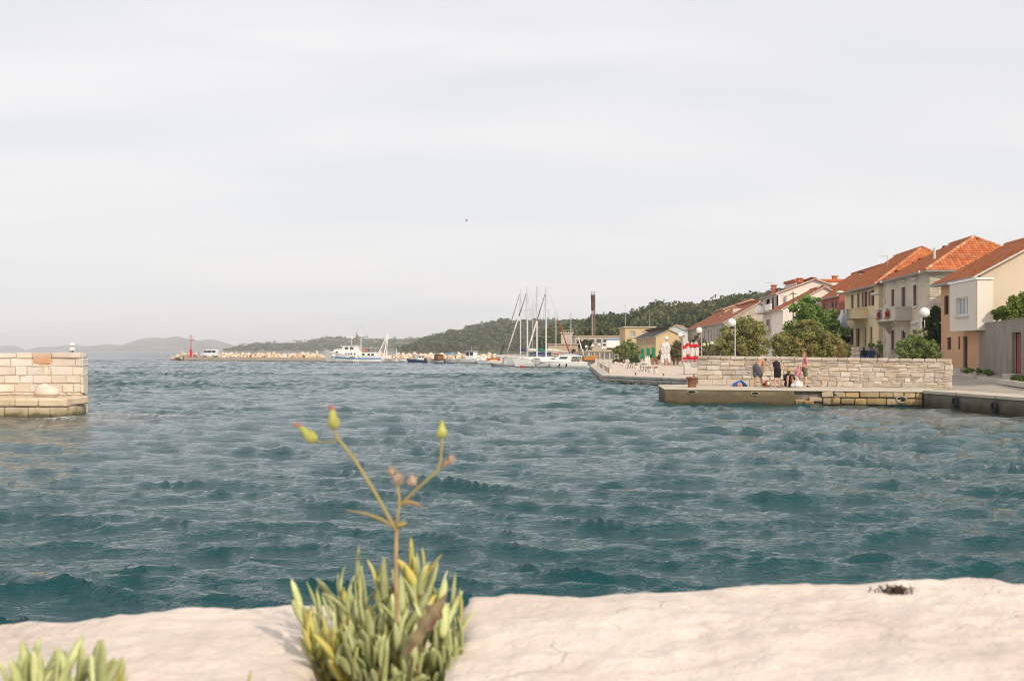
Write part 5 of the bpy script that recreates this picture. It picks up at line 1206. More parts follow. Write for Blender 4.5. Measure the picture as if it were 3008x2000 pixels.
def hip_house(name, label, p, dv, L_, W_, zg, ze, zr, wall, roof, ops, hip_near=True, hip_far=True, over=.45, side_ops=(), indiv=0, wkw=None, gable_mat=None, tw=.25, tl=.38):
    """p near sea-side corner, dv along the sea front away from the camera; right of it is inland."""
    dv = Vector((dv[0], dv[1], 0)).normalized(); rv = Vector((dv.y, -dv.x, 0)); nv = -rv; P0 = Vector((p[0], p[1], 0))
    t = wthing(name, label, 'house', (p[0], p[1], zg))
    facade(t, P0, dv, nv, L_, zg - .4, ze, [o for o, _ in ops], wall)
    for o, kw in ops: window(t, P0, dv, nv, o, **kw)
    facade(t, P0, rv, -dv, W_, zg - .4, ze, [o for o, _ in side_ops], wall)
    for o, kw in side_ops: window(t, P0, rv, -dv, o, **kw)
    facade(t, P0 + dv * L_, rv, dv, W_, zg - .4, ze, [], wall); facade(t, P0 + rv * W_, dv, rv, L_, zg - .4, ze, [], wall)
    h = W_ / 2; sl = (zr - ze) / h; zo = ze - over * sl
    hn = h if hip_near else -over; hf = h if hip_far else -over
    if not hip_near: tri_wall(t, P0, rv, W_, ze, h, zr, gable_mat or wall)
    if not hip_far: tri_wall(t, P0 + dv * L_, rv, W_, ze, h, zr, gable_mat or wall)
    on, of = over, over
    up = Vector((0, 0, 1)); sv = math.hypot(1, sl); full = (h + over) * sv
    c0 = P0 - rv * over - dv * on; c0.z = zo; g1 = (rv + up * sl)
    LL = L_ + on + of
    roof_plane(t, c0, dv, g1, [(0, 0), (LL, 0), (LL - (h + over if hip_far else 0), full), ((h + over if hip_near else 0), full)], roof, tw, tl)
    c1 = P0 + rv * (W_ + over) - dv * on; c1.z = zo
    roof_plane(t, c1, dv, (-rv + up * sl), [(0, 0), (LL, 0), (LL - (h + over if hip_far else 0), full), ((h + over if hip_near else 0), full)], roof, tw * 1.5, tl * 1.5)
    WW = W_ + 2 * over
    if hip_near:
        roof_plane(t, c0, rv, (dv + up * sl), [(0, 0), (WW, 0), (WW / 2, full)], roof, tw, tl, indiv)
        ap = P0 + rv * h + dv * h; ap.z = zr + .04
        ridge_caps(t, c0 + up * .03, ap); ridge_caps(t, c1 + up * .03, ap)
    if hip_far:
        c2 = P0 - rv * over + dv * (L_ + of); c2.z = zo; roof_plane(t, c2, rv, (-dv + up * sl), [(0, 0), (WW, 0), (WW / 2, full)], roof, tw * 1.5, tl * 1.5)
    ra = P0 + rv * h + dv * hn; rb_ = P0 + rv * h + dv * (L_ - hf); ra.z = rb_.z = zr + .05; ridge_caps(t, ra, rb_, l=.5)
    # eaves: soffit board and gutter on the sea side (and the near side of a hipped roof)
    a_ = P0 - rv * over - dv * on; b__ = P0 - rv * over + dv * (L_ + of); a_.z = b__.z = zo - .03
    MB().tube([a_, b__], .075, 8).build('gutter', M_GUT, t, smooth=True)
    MB().obox(P0, dv, nv, -on, L_ + of, .0, over - .02, zo - .06, zo - .005).build('soffit', M_SURR if False else wall, t)
    if hip_near:
        MB().tube([a_, a_ + rv * WW], .075, 8).build('gutter', M_GUT, t, smooth=True); MB().obox(P0, rv, -dv, .003, W_, .0, over - .02, zo - .065, zo - .01).build('soffit', wall, t)
    else:
        for sg, p0_, gg in ((1, c0, g1), (-1, c1, -rv + up * sl)):
            q0_ = Vector(p0_) - up * .08; q1_ = q0_ + gg.normalized() * full; MB().hexa([q0_, q1_, q1_ + dv * .06, q0_ + dv * .06, q0_ + up * .10, q1_ + up * .10, q1_ + up * .10 + dv * .06, q0_ + up * .10 + dv * .06]).build('verge_board', M_SURR, t)
    return t, P0, dv, rv, nv
DV = (0.08, 1.0); DVn = Vector((*DV, 0)).normalized()
W_RED = dict(frame=M_SHUT, shutters=('closed', M_SHUT))
ST_GREY = stucco('grey beige stucco', (.57, .505, .41), .06, .6, .22); ST_YEL = stucco('pale yellow stucco', (.69, .565, .36), .07, .6, .2); ST_RED = stucco('red stucco', (.33, .125, .095), .1, .6, .25)
ST_BEI = stucco('cream stucco', (.63, .535, .415), .04, .5, .08); ST_PEA = stucco('peach stucco', (.58, .36, .215), .05, .5, .12); ST_WHI = stucco('warm white stucco', (.76, .68, .62), .05, .5, .1); ST_STO = stone_mat('rough house stone', (.38, .34, .28), (.52, .47, .40), .1, .05); ST_CRE = stucco('cream yellow render', (.58, .44, .255), .05, .4, .1)
ST_CONC = stucco('stained grey concrete', (.27, .24, .21), .15, .5, .6); M_BALC = stucco('balcony concrete', (.54, .495, .42), .06, .7, .25)

# grey house with quoins
pg_ = (29.37, 85.0)
S_ = dict(surround=M_SURR, hood=True, **W_RED)
ops = [(o7(Vector((*pg_, 0)), DVn, 818, 852, 635, 820), S_), (o7(Vector((*pg_, 0)), DVn, 930, 972, 612, 870), dict(S_, sill=False)), (o7(Vector((*pg_, 0)), DVn, 1058, 1097, 585, 815), S_),
       (o7(Vector((*pg_, 0)), DVn, 815, 850, 1085, 1300), S_), (o7(Vector((*pg_, 0)), DVn, 925, 978, 1080, 1345), dict(surround=M_SURR, frame=M_WDOOR, pane_=M_PANE, kind='door', sill=False)), (o7(Vector((*pg_, 0)), DVn, 1054, 1092, 1070, 1270), S_)]
gh, P0, dv_, rv_, nv_ = hip_house('grey_house', 'grey beige hip roofed house with stone quoins and a concrete balcony', pg_, DV, 14.6, 8.4, 1.05, 8.3, 10.75, ST_GREY, MT_A, ops, indiv=290)
z = 1.5
k = 0
while z < 7.9:                                                         # quoins on both corners, on both faces of the near one
    for s_, w_ in ((0, .95 if k % 2 else .62), (14.6 - (.95 if k % 2 else .62), .95 if k % 2 else .62)):
        if s_ > 1 and False: continue
        stone(gh, P0, dv_, nv_, max(-.03, s_ - .03), s_ + w_, z, z + .5, -.05, .05, M_QUOIN, .03, .004, 'quoin')
    stone(gh, P0, rv_, -dv_, -.045, .62 if k % 2 else .95, z + .002, z + .498, -.05, .046, M_QUOIN, .03, .004, 'quoin')
    z += .525; k += 1
MB().obox(P0, dv_, nv_, -.05, 14.62, .003, .09, .6, 1.45).obox(P0, rv_, -dv_, -.085, 8.4, .003, .085, .6, 1.44).build('plinth', M('plinth stone', (.36, .33, .29), .9, .15, 3), gh)
MB().obox(P0, dv_, nv_, .7, 14.0, .003, .06, 4.52, 4.66).build('string_course', M_SURR, gh)
def balcony(h, P0, dv_, nv_, s0, s1, zb, zt, out_, mat, holes=0, bracket=True):
    zb2 = zb + .16
    MB().obox(P0, dv_, nv_, s0 - .06, s1 + .06, .003, out_ + .08, zb, zb2).build('balcony_slab', mat, h)
    b_ = MB(); b_.obox(P0, dv_, nv_, s0, s0 + .12, .003, out_, zb2 + .002, zt); b_.obox(P0, dv_, nv_, s1 - .12, s1, .003, out_, zb2 + .002, zt)
    if not holes: b_.obox(P0, dv_, nv_, s0 + .12, s1 - .12, out_ - .12, out_, zb2 + .002, zt)
    else:
        n = holes * 2 + 1; w_ = (s1 - s0 - .24) / n
        for k in range(n):
            if k % 2 == 0: b_.obox(P0, dv_, nv_, s0 + .12 + k * w_, s0 + .12 + (k + 1) * w_, out_ - .12, out_, zb2 + .002, zt)
    b_.build('balcony_parapet', mat, h)
    MB().obox(P0, dv_, nv_, s0 - .05, s1 + .05, out_ - .17, out_ + .05, zt + .002, zt + .08).obox(P0, dv_, nv_, s0 - .05, s0 + .16, .003, out_ - .172, zt + .002, zt + .08).obox(P0, dv_, nv_, s1 - .16, s1 + .05, .003, out_ - .172, zt + .002, zt + .08).build('balcony_coping', mat, h)
    if bracket:
        for s in (s0 + .8, s1 - .8):
            c_ = MB(); pr_ = [(0.003, zb - 1.0), (.25, zb - .9), (.55, zb - .45), (out_ * .9, zb - .25), (out_ * .9, zb - .002), (0.003, zb - .002)]
            rings_ = []
            for ds in (-.14, .14): rings_.append([P0 + dv_ * (s + ds) + nv_ * n_ + Vector((0, 0, z_)) for n_, z_ in pr_])
            c_.loft(rings_).build('balcony_bracket', mat, h)
so = s_on(crop7(1037), P0, dv_); sf = s_on(crop7(760), P0 + nv_ * 1.15, dv_)
balcony(gh, P0, dv_, nv_, so, so + 7.2, ZV(c7y(972), P0.y + so), ZV(c7y(832), P0.y + so), 1.2, M_BALC, holes=2)
fl = wthing('flower_box', 'bright red geraniums hanging over the grey house balcony', 'flowers', P0 + dv_ * (so + 3) + nv_ * 1.2 + Vector((0, 0, ZV(c7y(972), P0.y + so) + .2)), None)
rngf = np.random.default_rng(8); M_GER = fol_mat('geranium petals', (.62, .02, .02), (.48, .01, .02)); M_GERL = fol_mat('geranium leaves', (.06, .10, .03), (.10, .16, .05))
fz = ZV(c7y(972), P0.y + so)
for nm, mt, n_, sg in (('blossoms', M_GER, 160, .075), ('foliage', M_GERL, 90, .06)):
    cs = np.array([tuple(P0 + dv_ * (so + ds) + nv_ * 1.28 + Vector((0, 0, fz + .5)) - ORG[fl.name]) for ds in (2.2, 5.2)]); v_, f_ = clump_quads(rngf, cs, np.array([[.13, .34, .28]] * 2), n_ // 2, sg); np_mesh(nm, v_, f_, mt, parent=fl)
MB().obox(P0, dv_, nv_, so + 1.8, so + 2.7, 1.255, 1.42, fz + .16, fz + .34).obox(P0, dv_, nv_, so + 4.8, so + 5.7, 1.255, 1.42, fz + .16, fz + .34).build('planter_box', M('terracotta', (.36, .14, .075), .85, .12, 5), fl)
ch = MB().tube([P0 + rv_ * 1.4 + dv_ * 4.2 + Vector((0, 0, 8.7)), P0 + rv_ * 1.4 + dv_ * 4.2 + Vector((0, 0, 10.0))], .10, 10).build('flue_pipe', M_SURR, gh, smooth=True)

# yellow house
py_ = (30.24, 99.8); PV_ = Vector((*py_, 0)); SY = dict(surround=M('cream trim', (.56, .50, .38), .85, .06, 4), frame=M_SHUT, sill=False)
ops = [(o7(PV_, DVn, 378, 404, 690, 850), dict(SY, **W_RED)), (o7(PV_, DVn, 446, 470, 675, 850), dict(SY, **W_RED)), (o7(PV_, DVn, 512, 538, 660, 826), dict(SY, shutters=('open', M_SHUT), pane_=M_PANEL)), (o7(PV_, DVn, 585, 612, 648, 815), dict(SY, shutters=('open', M_SHUT), pane_=M('pale curtain', (.50, .49, .50), .6, .06, 2))),
       (o7(PV_, DVn, 373, 402, 1068, 1240), dict(SY, **W_RED)), (o7(PV_, DVn, 434, 471, 1062, 1262), dict(SY, kind='door', frame=M_WDOOR, pane_=M_SHUT)), (o7(PV_, DVn, 514, 542, 1056, 1262), dict(SY, kind='door', frame=M_WDOOR, pane_=M_WDOOR)), (o7(PV_, DVn, 583, 610, 1046, 1236), dict(SY, shutters=('closed', M('brown shutter', (.20, .10, .06), .7, .15, 5)), frame=M_SHUT))]
yh, P0, dv_, rv_, nv_ = hip_house('yellow_house', 'pale yellow house with red brown shutters and laundry on its balcony', py_, DV, 14.3, 9.4, 1.0, 8.15, 11.3, ST_YEL, MT_A, ops, hip_far=False)
so = s_on(crop7(560), P0, dv_)
zb_y = ZV(c7y(952), P0.y + so); zt_y = ZV(c7y(848), P0.y + so)
balcony(yh, P0, dv_, nv_, so, so + 6.2, zb_y, zt_y, 1.15, ST_YEL, 0, False)
MB().obox(P0, dv_, nv_, .05, so - .06, .003, .07, zb_y + .02, zb_y + .16).build('string_course', M_SURR, yh)
def cloth(name, label, s0, wdt, ln, mat, blow):
    c0_ = P0 + dv_ * s0 + nv_ * 1.24; rings_ = []; n = 14; V_ = []
    t = wthing(name, label, 'laundry', (c0_.x, c0_.y, zt_y), 'laundry on the yellow house')
    for j in range(n):
        f = j / (n - 1); row = []
        for i in range(7):
            a = i / 6; p_ = c0_ + (dv_ * .75) * (wdt * (a - .5)) + nv_ * (.05 + wdt * .62 * a * min(1, f * 2.5) + .12 * f * math.sin(5 * a + 3 * f) + blow * .55 * f * f) + Vector((0, 0, zt_y + .1 - ln * f * (1 - .10 * f)))
            row.append(tuple(p_))
        V_ += row
    MB().add(V_, [(j * 7 + i, j * 7 + i + 1, j * 7 + i + 8, j * 7 + i + 7) for j in range(n - 1) for i in range(6)]).build('sheet', mat, t, smooth=2)
    MB().tube([c0_ + dv_ * (-wdt / 2) + Vector((0, 0, zt_y + .12)), c0_ + dv_ * (wdt / 2) + Vector((0, 0, zt_y + .12))], .012, 5).build('washing_line', M_WIRE, t)
cloth('hanging_sheet', 'white sheet blowing from the yellow house balcony', so + 4.6, .75, 2.9, M('white linen', (.66, .64, .66), .9, .04, 3), .9); cloth('hanging_sheet', 'bluish striped sheet hanging beside the white one', so + 2.9, .7, 2.7, M('bluish linen', (.46, .50, .62), .9, .2, 6, stretch=(1, 1, .1)), -.8)
# garden wall in front of it
gw = wthing('garden_wall', 'stone and plaster garden wall in front of the yellow house', 'wall', (XU(2536, 96), 96, 1))
ga, gb = Vector((XU(2484, 97.5), 97.5, 0)), Vector((XU(2590, 95.5), 95.5, 0)); gd = (gb - ga).normalized(); gn = Vector((gd.y, -gd.x, 0)); GL = (gb - ga).length
MB().obox(ga, gd, gn, 1.2, GL, -.3, 0, .5, ZV(1017, 96)).build('plaster', stucco('grey plaster wall', (.36, .31, .26), .1, .8, .4), gw)
for k in range(7):
    for j in range(3): stone(gw, ga, gd, gn, -.05 + .42 * j, .35 + .42 * j, .6 + .3 * k, .88 + .3 * k, -.3, .03, MS_WALL, .03, .02)

# red house
prr = (32.45, 120.0); PR = Vector((*prr, 0)); DR = Vector((.075, 1, 0)).normalized()
def c6(x): return 2000 + .21195 * x
def c6y(y): return 780 + .21195 * y
def o6(p, dv, x0, x1, y0, y1): return opn(p, dv, c6(x0), c6(x1), c6y(y0), c6y(y1))
ops = [(o6(PR, DR, 1885, 1920, 545, 640), dict(shutters=('open', M_SHUT))), (o6(PR, DR, 1978, 2000, 530, 660), W_RED), (o6(PR, DR, 2022, 2062, 518, 640), dict(mull=2)), (o6(PR, DR, 2112, 2142, 505, 650), dict(shutters=('open', M_SHUT)))]
rh, P0, dv_, rv_, nv_ = hip_house('red_house', 'dark red house with a clay roof left of the yellow house', prr, (.075, 1), 14.5, 8.6, 1.0, 8.1, 10.9, ST_RED, MT_A, ops, hip_near=False, hip_far=False, over=.35)
MB().obox(P0, dv_, nv_, .3, 6.5, .003, .5, ZV(c6y(705), 123), ZV(c6y(695), 123)).build('balcony_slab', M_SURR, rh)
MB().box((P0 + rv_ * 3.5 + dv_ * 6 + Vector((0, 0, 9.75)))[:], (.5, .5, 1.5)).build('chimney', ST_YEL, rh)
MB().box((P0 + rv_ * 3.5 + dv_ * 6 + Vector((0, 0, 10.56)))[:], (.62, .62, .18)).build('chimney_cap', M_BLK, rh)

# white house with loggias
pw_ = (30.8, 140.0); PW = Vector((*pw_, 0))
ops = [(o6(PW, DVn, 1170, 1232, 465, 570), dict(depth=.9, pane_=M_PANEL, sill=False)), (o6(PW, DVn, 1258, 1290, 440, 600), dict(shutters=('closed', M_SHUT), sill=False)), (o6(PW, DVn, 1308, 1355, 420, 560), dict(depth=.9, pane_=M_PANEL, sill=False)),
       (o6(PW, DVn, 1175, 1232, 745, 850), dict(pane_=M('pink curtain', (.32, .12, .16), .7, .1, 3))), (o6(PW, DVn, 1300, 1345, 720, 860), dict(kind='door', sill=False))]
wh, P0, dv_, rv_, nv_ = hip_house('white_house', 'tall warm white gabled house with white balcony panels', pw_, DV, 14, 8.4, 1.0, 9.2, 10.75, ST_WHI, MT_A, ops, hip_near=False, hip_far=False, over=.4, tw=.35, tl=.5)
for x0, x1 in ((1135, 1205), (1262, 1350)):
    o = o6(PW, DVn, x0, x1, 545, 635); MB().obox(P0, dv_, nv_, o[0], o[1], .75, .83, ZV(c6y(625), 145), ZV(c6y(545), 145)).build('balcony_panel', M_GEL, wh)
o = o6(PW, DVn, 1125, 1360, 625, 650); MB().obox(P0, dv_, nv_, o[0], o[1], .003, .9, ZV(c6y(655), 147), ZV(c6y(640), 147)).build('balcony_slab', M_BALC, wh)
o = o6(PW, DVn, 1195, 1340, 850, 900); MB().obox(P0, dv_, nv_, o[0], o[1], .003, 1.1, ZV(c6y(905), 147), ZV(c6y(850), 147)).build('terrace_wall', M_BALC, wh)
for u, v, d, h_ in ((c6(1290), c6y(275), 152, 2.6), (c6(1647), c6y(180), 143, 1.9), (c6(2133), c6y(148), 150, 2.0)):
    q_ = P(u, v, d); c_ = MB().box((q_.x, q_.y, q_.z - h_ / 2), (.55, .55, h_)).build('chimney', M_CHIM, wh); MB().box((q_.x, q_.y, q_.z - .42), (.8, .8, .12)).box((q_.x, q_.y, q_.z), (.75, .75, .10)).build('chimney_cap', M_CHIM, c_)
q_ = P(c6(1950), c6y(212), 148); MB().box((q_.x, q_.y, q_.z - .12), (8.0, 6, .3)).build('rear_roof', MT_A, wh); MB().box((q_.x, q_.y, q_.z - 1.35), (7.6, 5.6, 2.1)).build('rear_storey', ST_WHI, wh)
sh_, P0, dv_, rv_, nv_ = hip_house('small_house', 'small white gabled house with a clay roof before the tall white house', (29.0, 129.5), (.06, 1), 8, 8.8, 1.0, 7.0, 9.3, ST_WHI, MT_A, [], hip_near=False, hip_far=False, over=.3, tw=.3, tl=.45,
    side_ops=[((3.6, 4.6, 6.1, 6.9) if False else (5.6, 6.3, 5.2, 6.6), dict(pane_=M_PANE)), ((1.2, 2.2, 3.0, 4.4), dict(shutters=('open', M('tan shutter', (.40, .22, .10), .7, .1, 4))))])
q_ = P(c6(1970), c6y(305), 131); c_ = MB().box((q_.x, q_.y, q_.z - .9), (.9, .7, 1.8)).build('chimney', M_CHIM, sh_); MB().box((q_.x, q_.y, q_.z), (1.05, .85, .14)).build('chimney_cap', M_SURR, c_)

# stone houses farther along the front
DS = (1.4, 44.0)
def wins(P_, dvv, ss, z0, z1, w_=.9, **kw): return [((s, s + w_, z0, z1), kw) for s in ss]
p1 = (28.95, 165.0)
s1_, P0, dv_, rv_, nv_ = hip_house('stone_house', 'stone house with a long clay roof behind the tamarisk trees', p1, DS, 19, 9.6, .9, 6.4, 9.1, ST_STO, MT_B, wins(0, 0, (1.5, 4.0, 6.5, 10, 13, 16), 3.9, 5.6, frame=M_SHUT) + wins(0, 0, (2.5, 8, 14), 1.2, 3.2), hip_near=False, hip_far=False, over=.35, tw=.4, tl=.6, side_ops=[((3.6, 4.7, 5.0, 6.25), dict(frame=M_SURR, surround=M_SURR, pane_=M_SHUT)), ((6.4, 7.4, 5.2, 6.2), dict(frame=M_SHUT))])
q_ = P(c6(780), c6y(600), 172); MB().box((q_.x, q_.y, q_.z - .9), (1.2, .9, 1.9)).build('chimney', M_SURR, s1_)
s2_, P0, dv_, rv_, nv_ = hip_house('stone_house', 'farther stone house whose clay roof starts left of the first', (29.6, 184.6), DS, 12, 9, .9, 6.3, 8.9, ST_STO, MT_B, wins(0, 0, (1.5, 4.5, 7.5, 10), 3.8, 5.4, frame=M_SHUT), hip_near=False, hip_far=False, over=.35, tw=.4, tl=.6)
MB().box((P0 + dv_ * .1 + rv_ * 2.3 + Vector((0, 0, 7.75)))[:], (.2, .25, .2)).build('verge_stone', M_SURR, s2_)
s3_, P0, dv_, rv_, nv_ = hip_house('stone_house', 'third stone house of the row, lowest clay roof at its far end', (30.1, 197.2), DS, 13, 9, .9, 6.2, 8.7, ST_STO, MT_B, wins(0, 0, (1.5, 5, 8.5), 3.6, 5.2, frame=M_SHUT), hip_near=False, hip_far=False, over=.35, tw=.4, tl=.6)
pc_, P0, dv_, rv_, nv_ = hip_house('peach_house', 'peach gabled house peeping above the stone house roofs', (33.0, 188.0), DS, 9, 8.4, .9, 9.0, 10.4, stucco('peach wall', (.60, .36, .20), .04, .5, .08), MT_A, [], hip_near=False, hip_far=False, over=.4, tw=.45, tl=.6, side_ops=[((1.6, 5.2, 7.4, 8.7), dict(pane_=M_PANE, sill=False, depth=.6))])
# poles with stone ends above the stone house eaves are the old balustrade posts
# blue white shed, cream hall, cream block, factory
bs, P0, dv_, rv_, nv_ = hip_house('boat_shed', 'pale blue white gabled shed below the wooded hill', (XU(1953, 236), 236), (.26, 1), 14, 4.2, .9, 6.4, 7.4, stucco('bluish white wall', (.52, .56, .58), .04, .5, .1), M('grey sheet roof', (.25, .22, .20), .8, .15, 2), [], hip_near=False, hip_far=False, over=.3, tw=.8, tl=1.2)
ch_, P0, dv_, rv_, nv_ = hip_house('cream_hall', 'cream yellow gabled hall with a row of small clerestory windows', (XU(1927, 205), 205), (-.008, 1), 30, 4.6, .9, 5.0, 6.05, ST_CRE, M('dark sheet roof', (.12, .10, .09), .8, .15, 2), [((2.0 + 2.8 * k, 3.6 + 2.8 * k, 3.5, 4.6), dict(frame=M_SURR, sill=False)) for k in range(10)], hip_near=False, hip_far=False, over=.3, tw=.8, tl=1.2, side_ops=[((1.9, 3.6, 2.5, 3.3), dict(frame=M_WDOOR))])
def flat_block(name, label, u0, u1, d, dep, zg, zt, wall, ops=(), slab=True, cat='building'):
    x0, x1 = XU(u0, d), XU(u1, d); t = wthing(name, label, cat, (x0, d, zg)); p_ = Vector((x0, d, 0))
    facade(t, p_, X_, -Y_, x1 - x0, zg - .5, zt, [o for o, _ in ops], wall)
    for o, kw in ops: window(t, p_, X_, -Y_, o, **kw)
    facade(t, p_, Y_, -X_, dep, zg - .5, zt, [], wall); facade(t, p_ + X_ * (x1 - x0), Y_, X_, dep, zg - .5, zt, [], wall); facade(t, p_ + Y_ * dep, X_, Y_, x1 - x0, zg - .5, zt, [], wall)
    if slab: MB().box(((x0 + x1) / 2, d + dep / 2, zt + .1), (x1 - x0 + .6, dep + .6, .2)).build('roof_slab', slab if not isinstance(slab, bool) else M_BALC, t)
    return t
flat_block('cream_block', 'two storey cream block with a flat roof left of the cream hall', 1836, 1923, 238, 12, .9, 7.0, ST_CRE, [((3.2, 4.6, 5.2, 6.3), dict(pane_=M_PANEL)), ((4.6 + .5, 4.6 + 1.0, 5.2, 6.2), dict(pane_=M_PANEL)) if False else ((1.0, 2.0, 5.2, 6.3), dict(pane_=M_PANEL))])
x0, x1 = XU(1690, 300), XU(1828, 300); nW = 7; wl_ = (x1 - x0) / nW
flat_block('factory', 'long low stone clad factory with a flat tan roof', 1690, 1828, 300, 16, 1.4, 6.0, ST_STO, [((.3 + wl_ * k, wl_ * (k + 1) - .3, 4.3, 5.3), dict(frame=M_BLK, sill=False, pane_=M_PANE)) for k in range(nW)], slab=M('tan roof slab', (.42, .32, .21), .9, .12, 1))
flat_block('factory', 'plain cream factory wall below the stone clad storey', 1712, 1828, 292, 6, 1.3, 4.1, stucco('dull cream wall', (.42, .36, .27), .08, .4, .25), [((1 + 2.2 * k, 2.2 + 2.2 * k, 1.2, 3.2), dict(kind='door', frame=M_WDOOR, sill=False)) for k in (0, 3)], slab=True)
flat_block('concrete_store', 'tan concrete store building behind the sailing yachts', 1611, 1698, 258, 8, 1.0, 3.75, stucco('tan concrete', (.40, .33, .25), .08, .4, .25), [((4.6, 5.8, 1.2, 2.8), dict(kind='door', frame=M_WDOOR, sill=False, pane_=M_HOLESHADE))], slab=M('store roof', (.38, .33, .27), .9, .1, 1))
tk = flat_block('water_tank', 'square concrete water tank with a rail on the hillside', 1649, 1683, 325, 3.6, 2.0, 7.1, stucco('tank concrete', (.42, .40, .36), .06, .4, .3), [], slab=True)
rl = MB()
for i in range(6): rl.tube([(XU(1649, 325) + .62 * i, 325, 7.2), (XU(1649, 325) + .62 * i, 325, 7.9)], .05, 5)
rl.tube([(XU(1649, 325), 325, 7.9), (XU(1683, 325), 325, 7.9)], .05, 5).build('railing', M_SURR, tk)
fc = wthing('factory_chimney', 'tall rusty brown twin steel chimney rising above the factory', 'chimney', (XU(1743, 345), 345, 1.5))
M_FLUE = M('rusty flue steel', (.17, .085, .05), .85, .25, .8, stretch=(1, 1, .15)); M_FLUEG = M('grey flue steel', (.26, .235, .21), .8, .2, .8, stretch=(1, 1, .15)); fx, ztp = XU(1743, 345), ZV(866, 345)
MB().tube([(fx + .30, 345, 1), (fx + .30, 345, ztp)], .26, 12).build('flue', M_FLUE, fc, smooth=True); MB().tube([(fx - .32, 345, 1), (fx - .32, 345, ztp - 4.2)], .2, 12).build('flue', M_FLUEG, fc, smooth=True)
MB().lathe((fx - .1, 345, ztp - 4.4), [(.5, 0), (.55, .3), (.55, 2.9), (.62, 3.1), (.62, 4.4)], 12).build('filter_housing', M('dark rust', (.10, .05, .035), .85, .25, 1), fc, smooth=True)
cg = MB()
for a in range(8): cg.tube([(fx - .1 + .58 * math.cos(a * PI / 4), 345 + .58 * math.sin(a * PI / 4), ztp), (fx - .1 + .58 * math.cos(a * PI / 4), 345 + .58 * math.sin(a * PI / 4), ztp + .95)], .035, 4)
for zz in (.45, .95): cg.tube([(fx - .1 + .58 * math.cos(a * PI / 8), 345 + .58 * math.sin(a * PI / 8), ztp + zz) for a in range(17)], .03, 4, cap=False)
cg.build('top_cage', M_STEEL, fc)
ld = MB(); [ld.box((fx - .02, 344.68, 1.5 + .5 * k), (.3, .05, .05)) for k in range(24)]; ld.build('ladder', M_STEEL, fc)

# beige house with the projecting bay, right
pb_ = (27.85, 72.0); PB = Vector((*pb_, 0))
ops = [(o7(PB, DVn, 1398, 1446, 705, 912), dict(frame=M_SHUT, pane_=M('dark red blind', (.10, .035, .025), .7, .2, 4), sill=False)), (o7(PB, DVn, 1430, 1474, 1160, 1296), dict(frame=M_SHUT, shutters=('closed', M_SHUT), sill=False)), (o7(PB, DVn, 1553, 1574, 1153, 1293), dict(frame=M_SHUT, shutters=('closed', M_SHUT), sill=False, mull=0)), (o7(PB, DVn, 1607, 1654, 1147, 1498), dict(kind='door', frame=M_WDOOR, pane_=M('plain brown door', (.20, .075, .035), .55, .15, 3, stretch=(1, 1, .1)), sill=False, mull=0))]
bh, P0, dv_, rv_, nv_ = hip_house('beige_house', 'cream modern house with peach ground floor and a projecting white bay', pb_, DV, 8.4, 8.6, 1.1, 7.1, 9.45, ST_BEI, MT_A, ops, hip_near=False, hip_far=False, over=.55, tw=.22, tl=.36)
zf = ZV(c7y(1092), 75); zbt = ZV(c7y(560), 74)
for nm_, zz0, zz1, mt in (('ground_floor_wall', .6, zf, ST_PEA),):                    # peach skin of the ground floor and of the recessed strip
    facade(bh, P0 + nv_ * .02, dv_, nv_, 8.4, zz0, zz1, [o for o, _ in ops if o[3] < zf + .3], mt, .2, nm_)
s9, s10 = s_on(crop7(1757), P0 + nv_ * .9, dv_), s_on(crop7(1450), P0 + nv_ * .9, dv_)
facade(bh, P0 + nv_ * .02, dv_, nv_, 8.4, zf + .01, 7.0, [(o7(PB, DVn, 1398, 1446, 705, 912))], ST_PEA, .2, 'upper_wall_strip')
bw_o = opn(P0 + nv_ * .9, dv_, crop7(1527), crop7(1655), c7y(722), c7y(918)); BP = P0 + nv_ * .9 + dv_ * s9; oo = (bw_o[0] - s9, bw_o[1] - s9, bw_o[2], bw_o[3]); BL = s10 - s9; ST_BAY = stucco('bay render', (.70, .635, .555), .03, .5, .08)
facade(bh, BP, dv_, nv_, BL, zf - .03, 6.55, [oo], ST_BAY, .22, 'bay_front'); window(bh, BP, dv_, nv_, oo, frame=M_GEL, pane_=M_PANEL, depth=.22, mull=2, surround=None, sill=True)
MB().obox(P0, dv_, nv_, s9, s9 + .12, .003, .9, zf - .03, 6.55).obox(P0, dv_, nv_, s10 - .12, s10, .003, .9, zf - .03, 6.55).obox(P0, dv_, nv_, s9 + .12, s10 - .12, .003, .89, zf - .03, zf + .1).build('bay_sides', ST_BAY, bh)
MB().obox(P0, dv_, nv_, s9 - .1, s10 + .1, .003, .98, 6.552, 6.66).build('bay_cornice', M_GEL, bh)
MB().obox(P0, dv_, nv_, -.5, 8.9, .20, .62, 6.665, 6.80).build('fascia', M_GUT, bh)
MB().tube([P0 - rv_ * .62 - dv_ * .45 + Vector((0, 0, 6.78)), P0 + nv_ * .35 - dv_ * .3 + Vector((0, 0, 6.5)), P0 + nv_ * .12 - dv_ * .12 + Vector((0, 0, 6.2)), P0 + nv_ * .12 - dv_ * .12 + Vector((0, 0, zf + .1)), P0 + nv_ * .2 - dv_ * .1 + Vector((0, 0, zf - .12))], .06, 8).build('downpipe', M_GUT, bh, smooth=True)
MB().obox(P0, dv_, nv_, 0.003, 8.38, .024, .07, .7, 1.28).build('plinth', M_BALC, bh)
o = ops[3][0]; MB().obox(P0, dv_, nv_, o[0] - .15, o[1] + .15, .022, .5, .8, o[2]).build('door_step', M_BALC, bh)
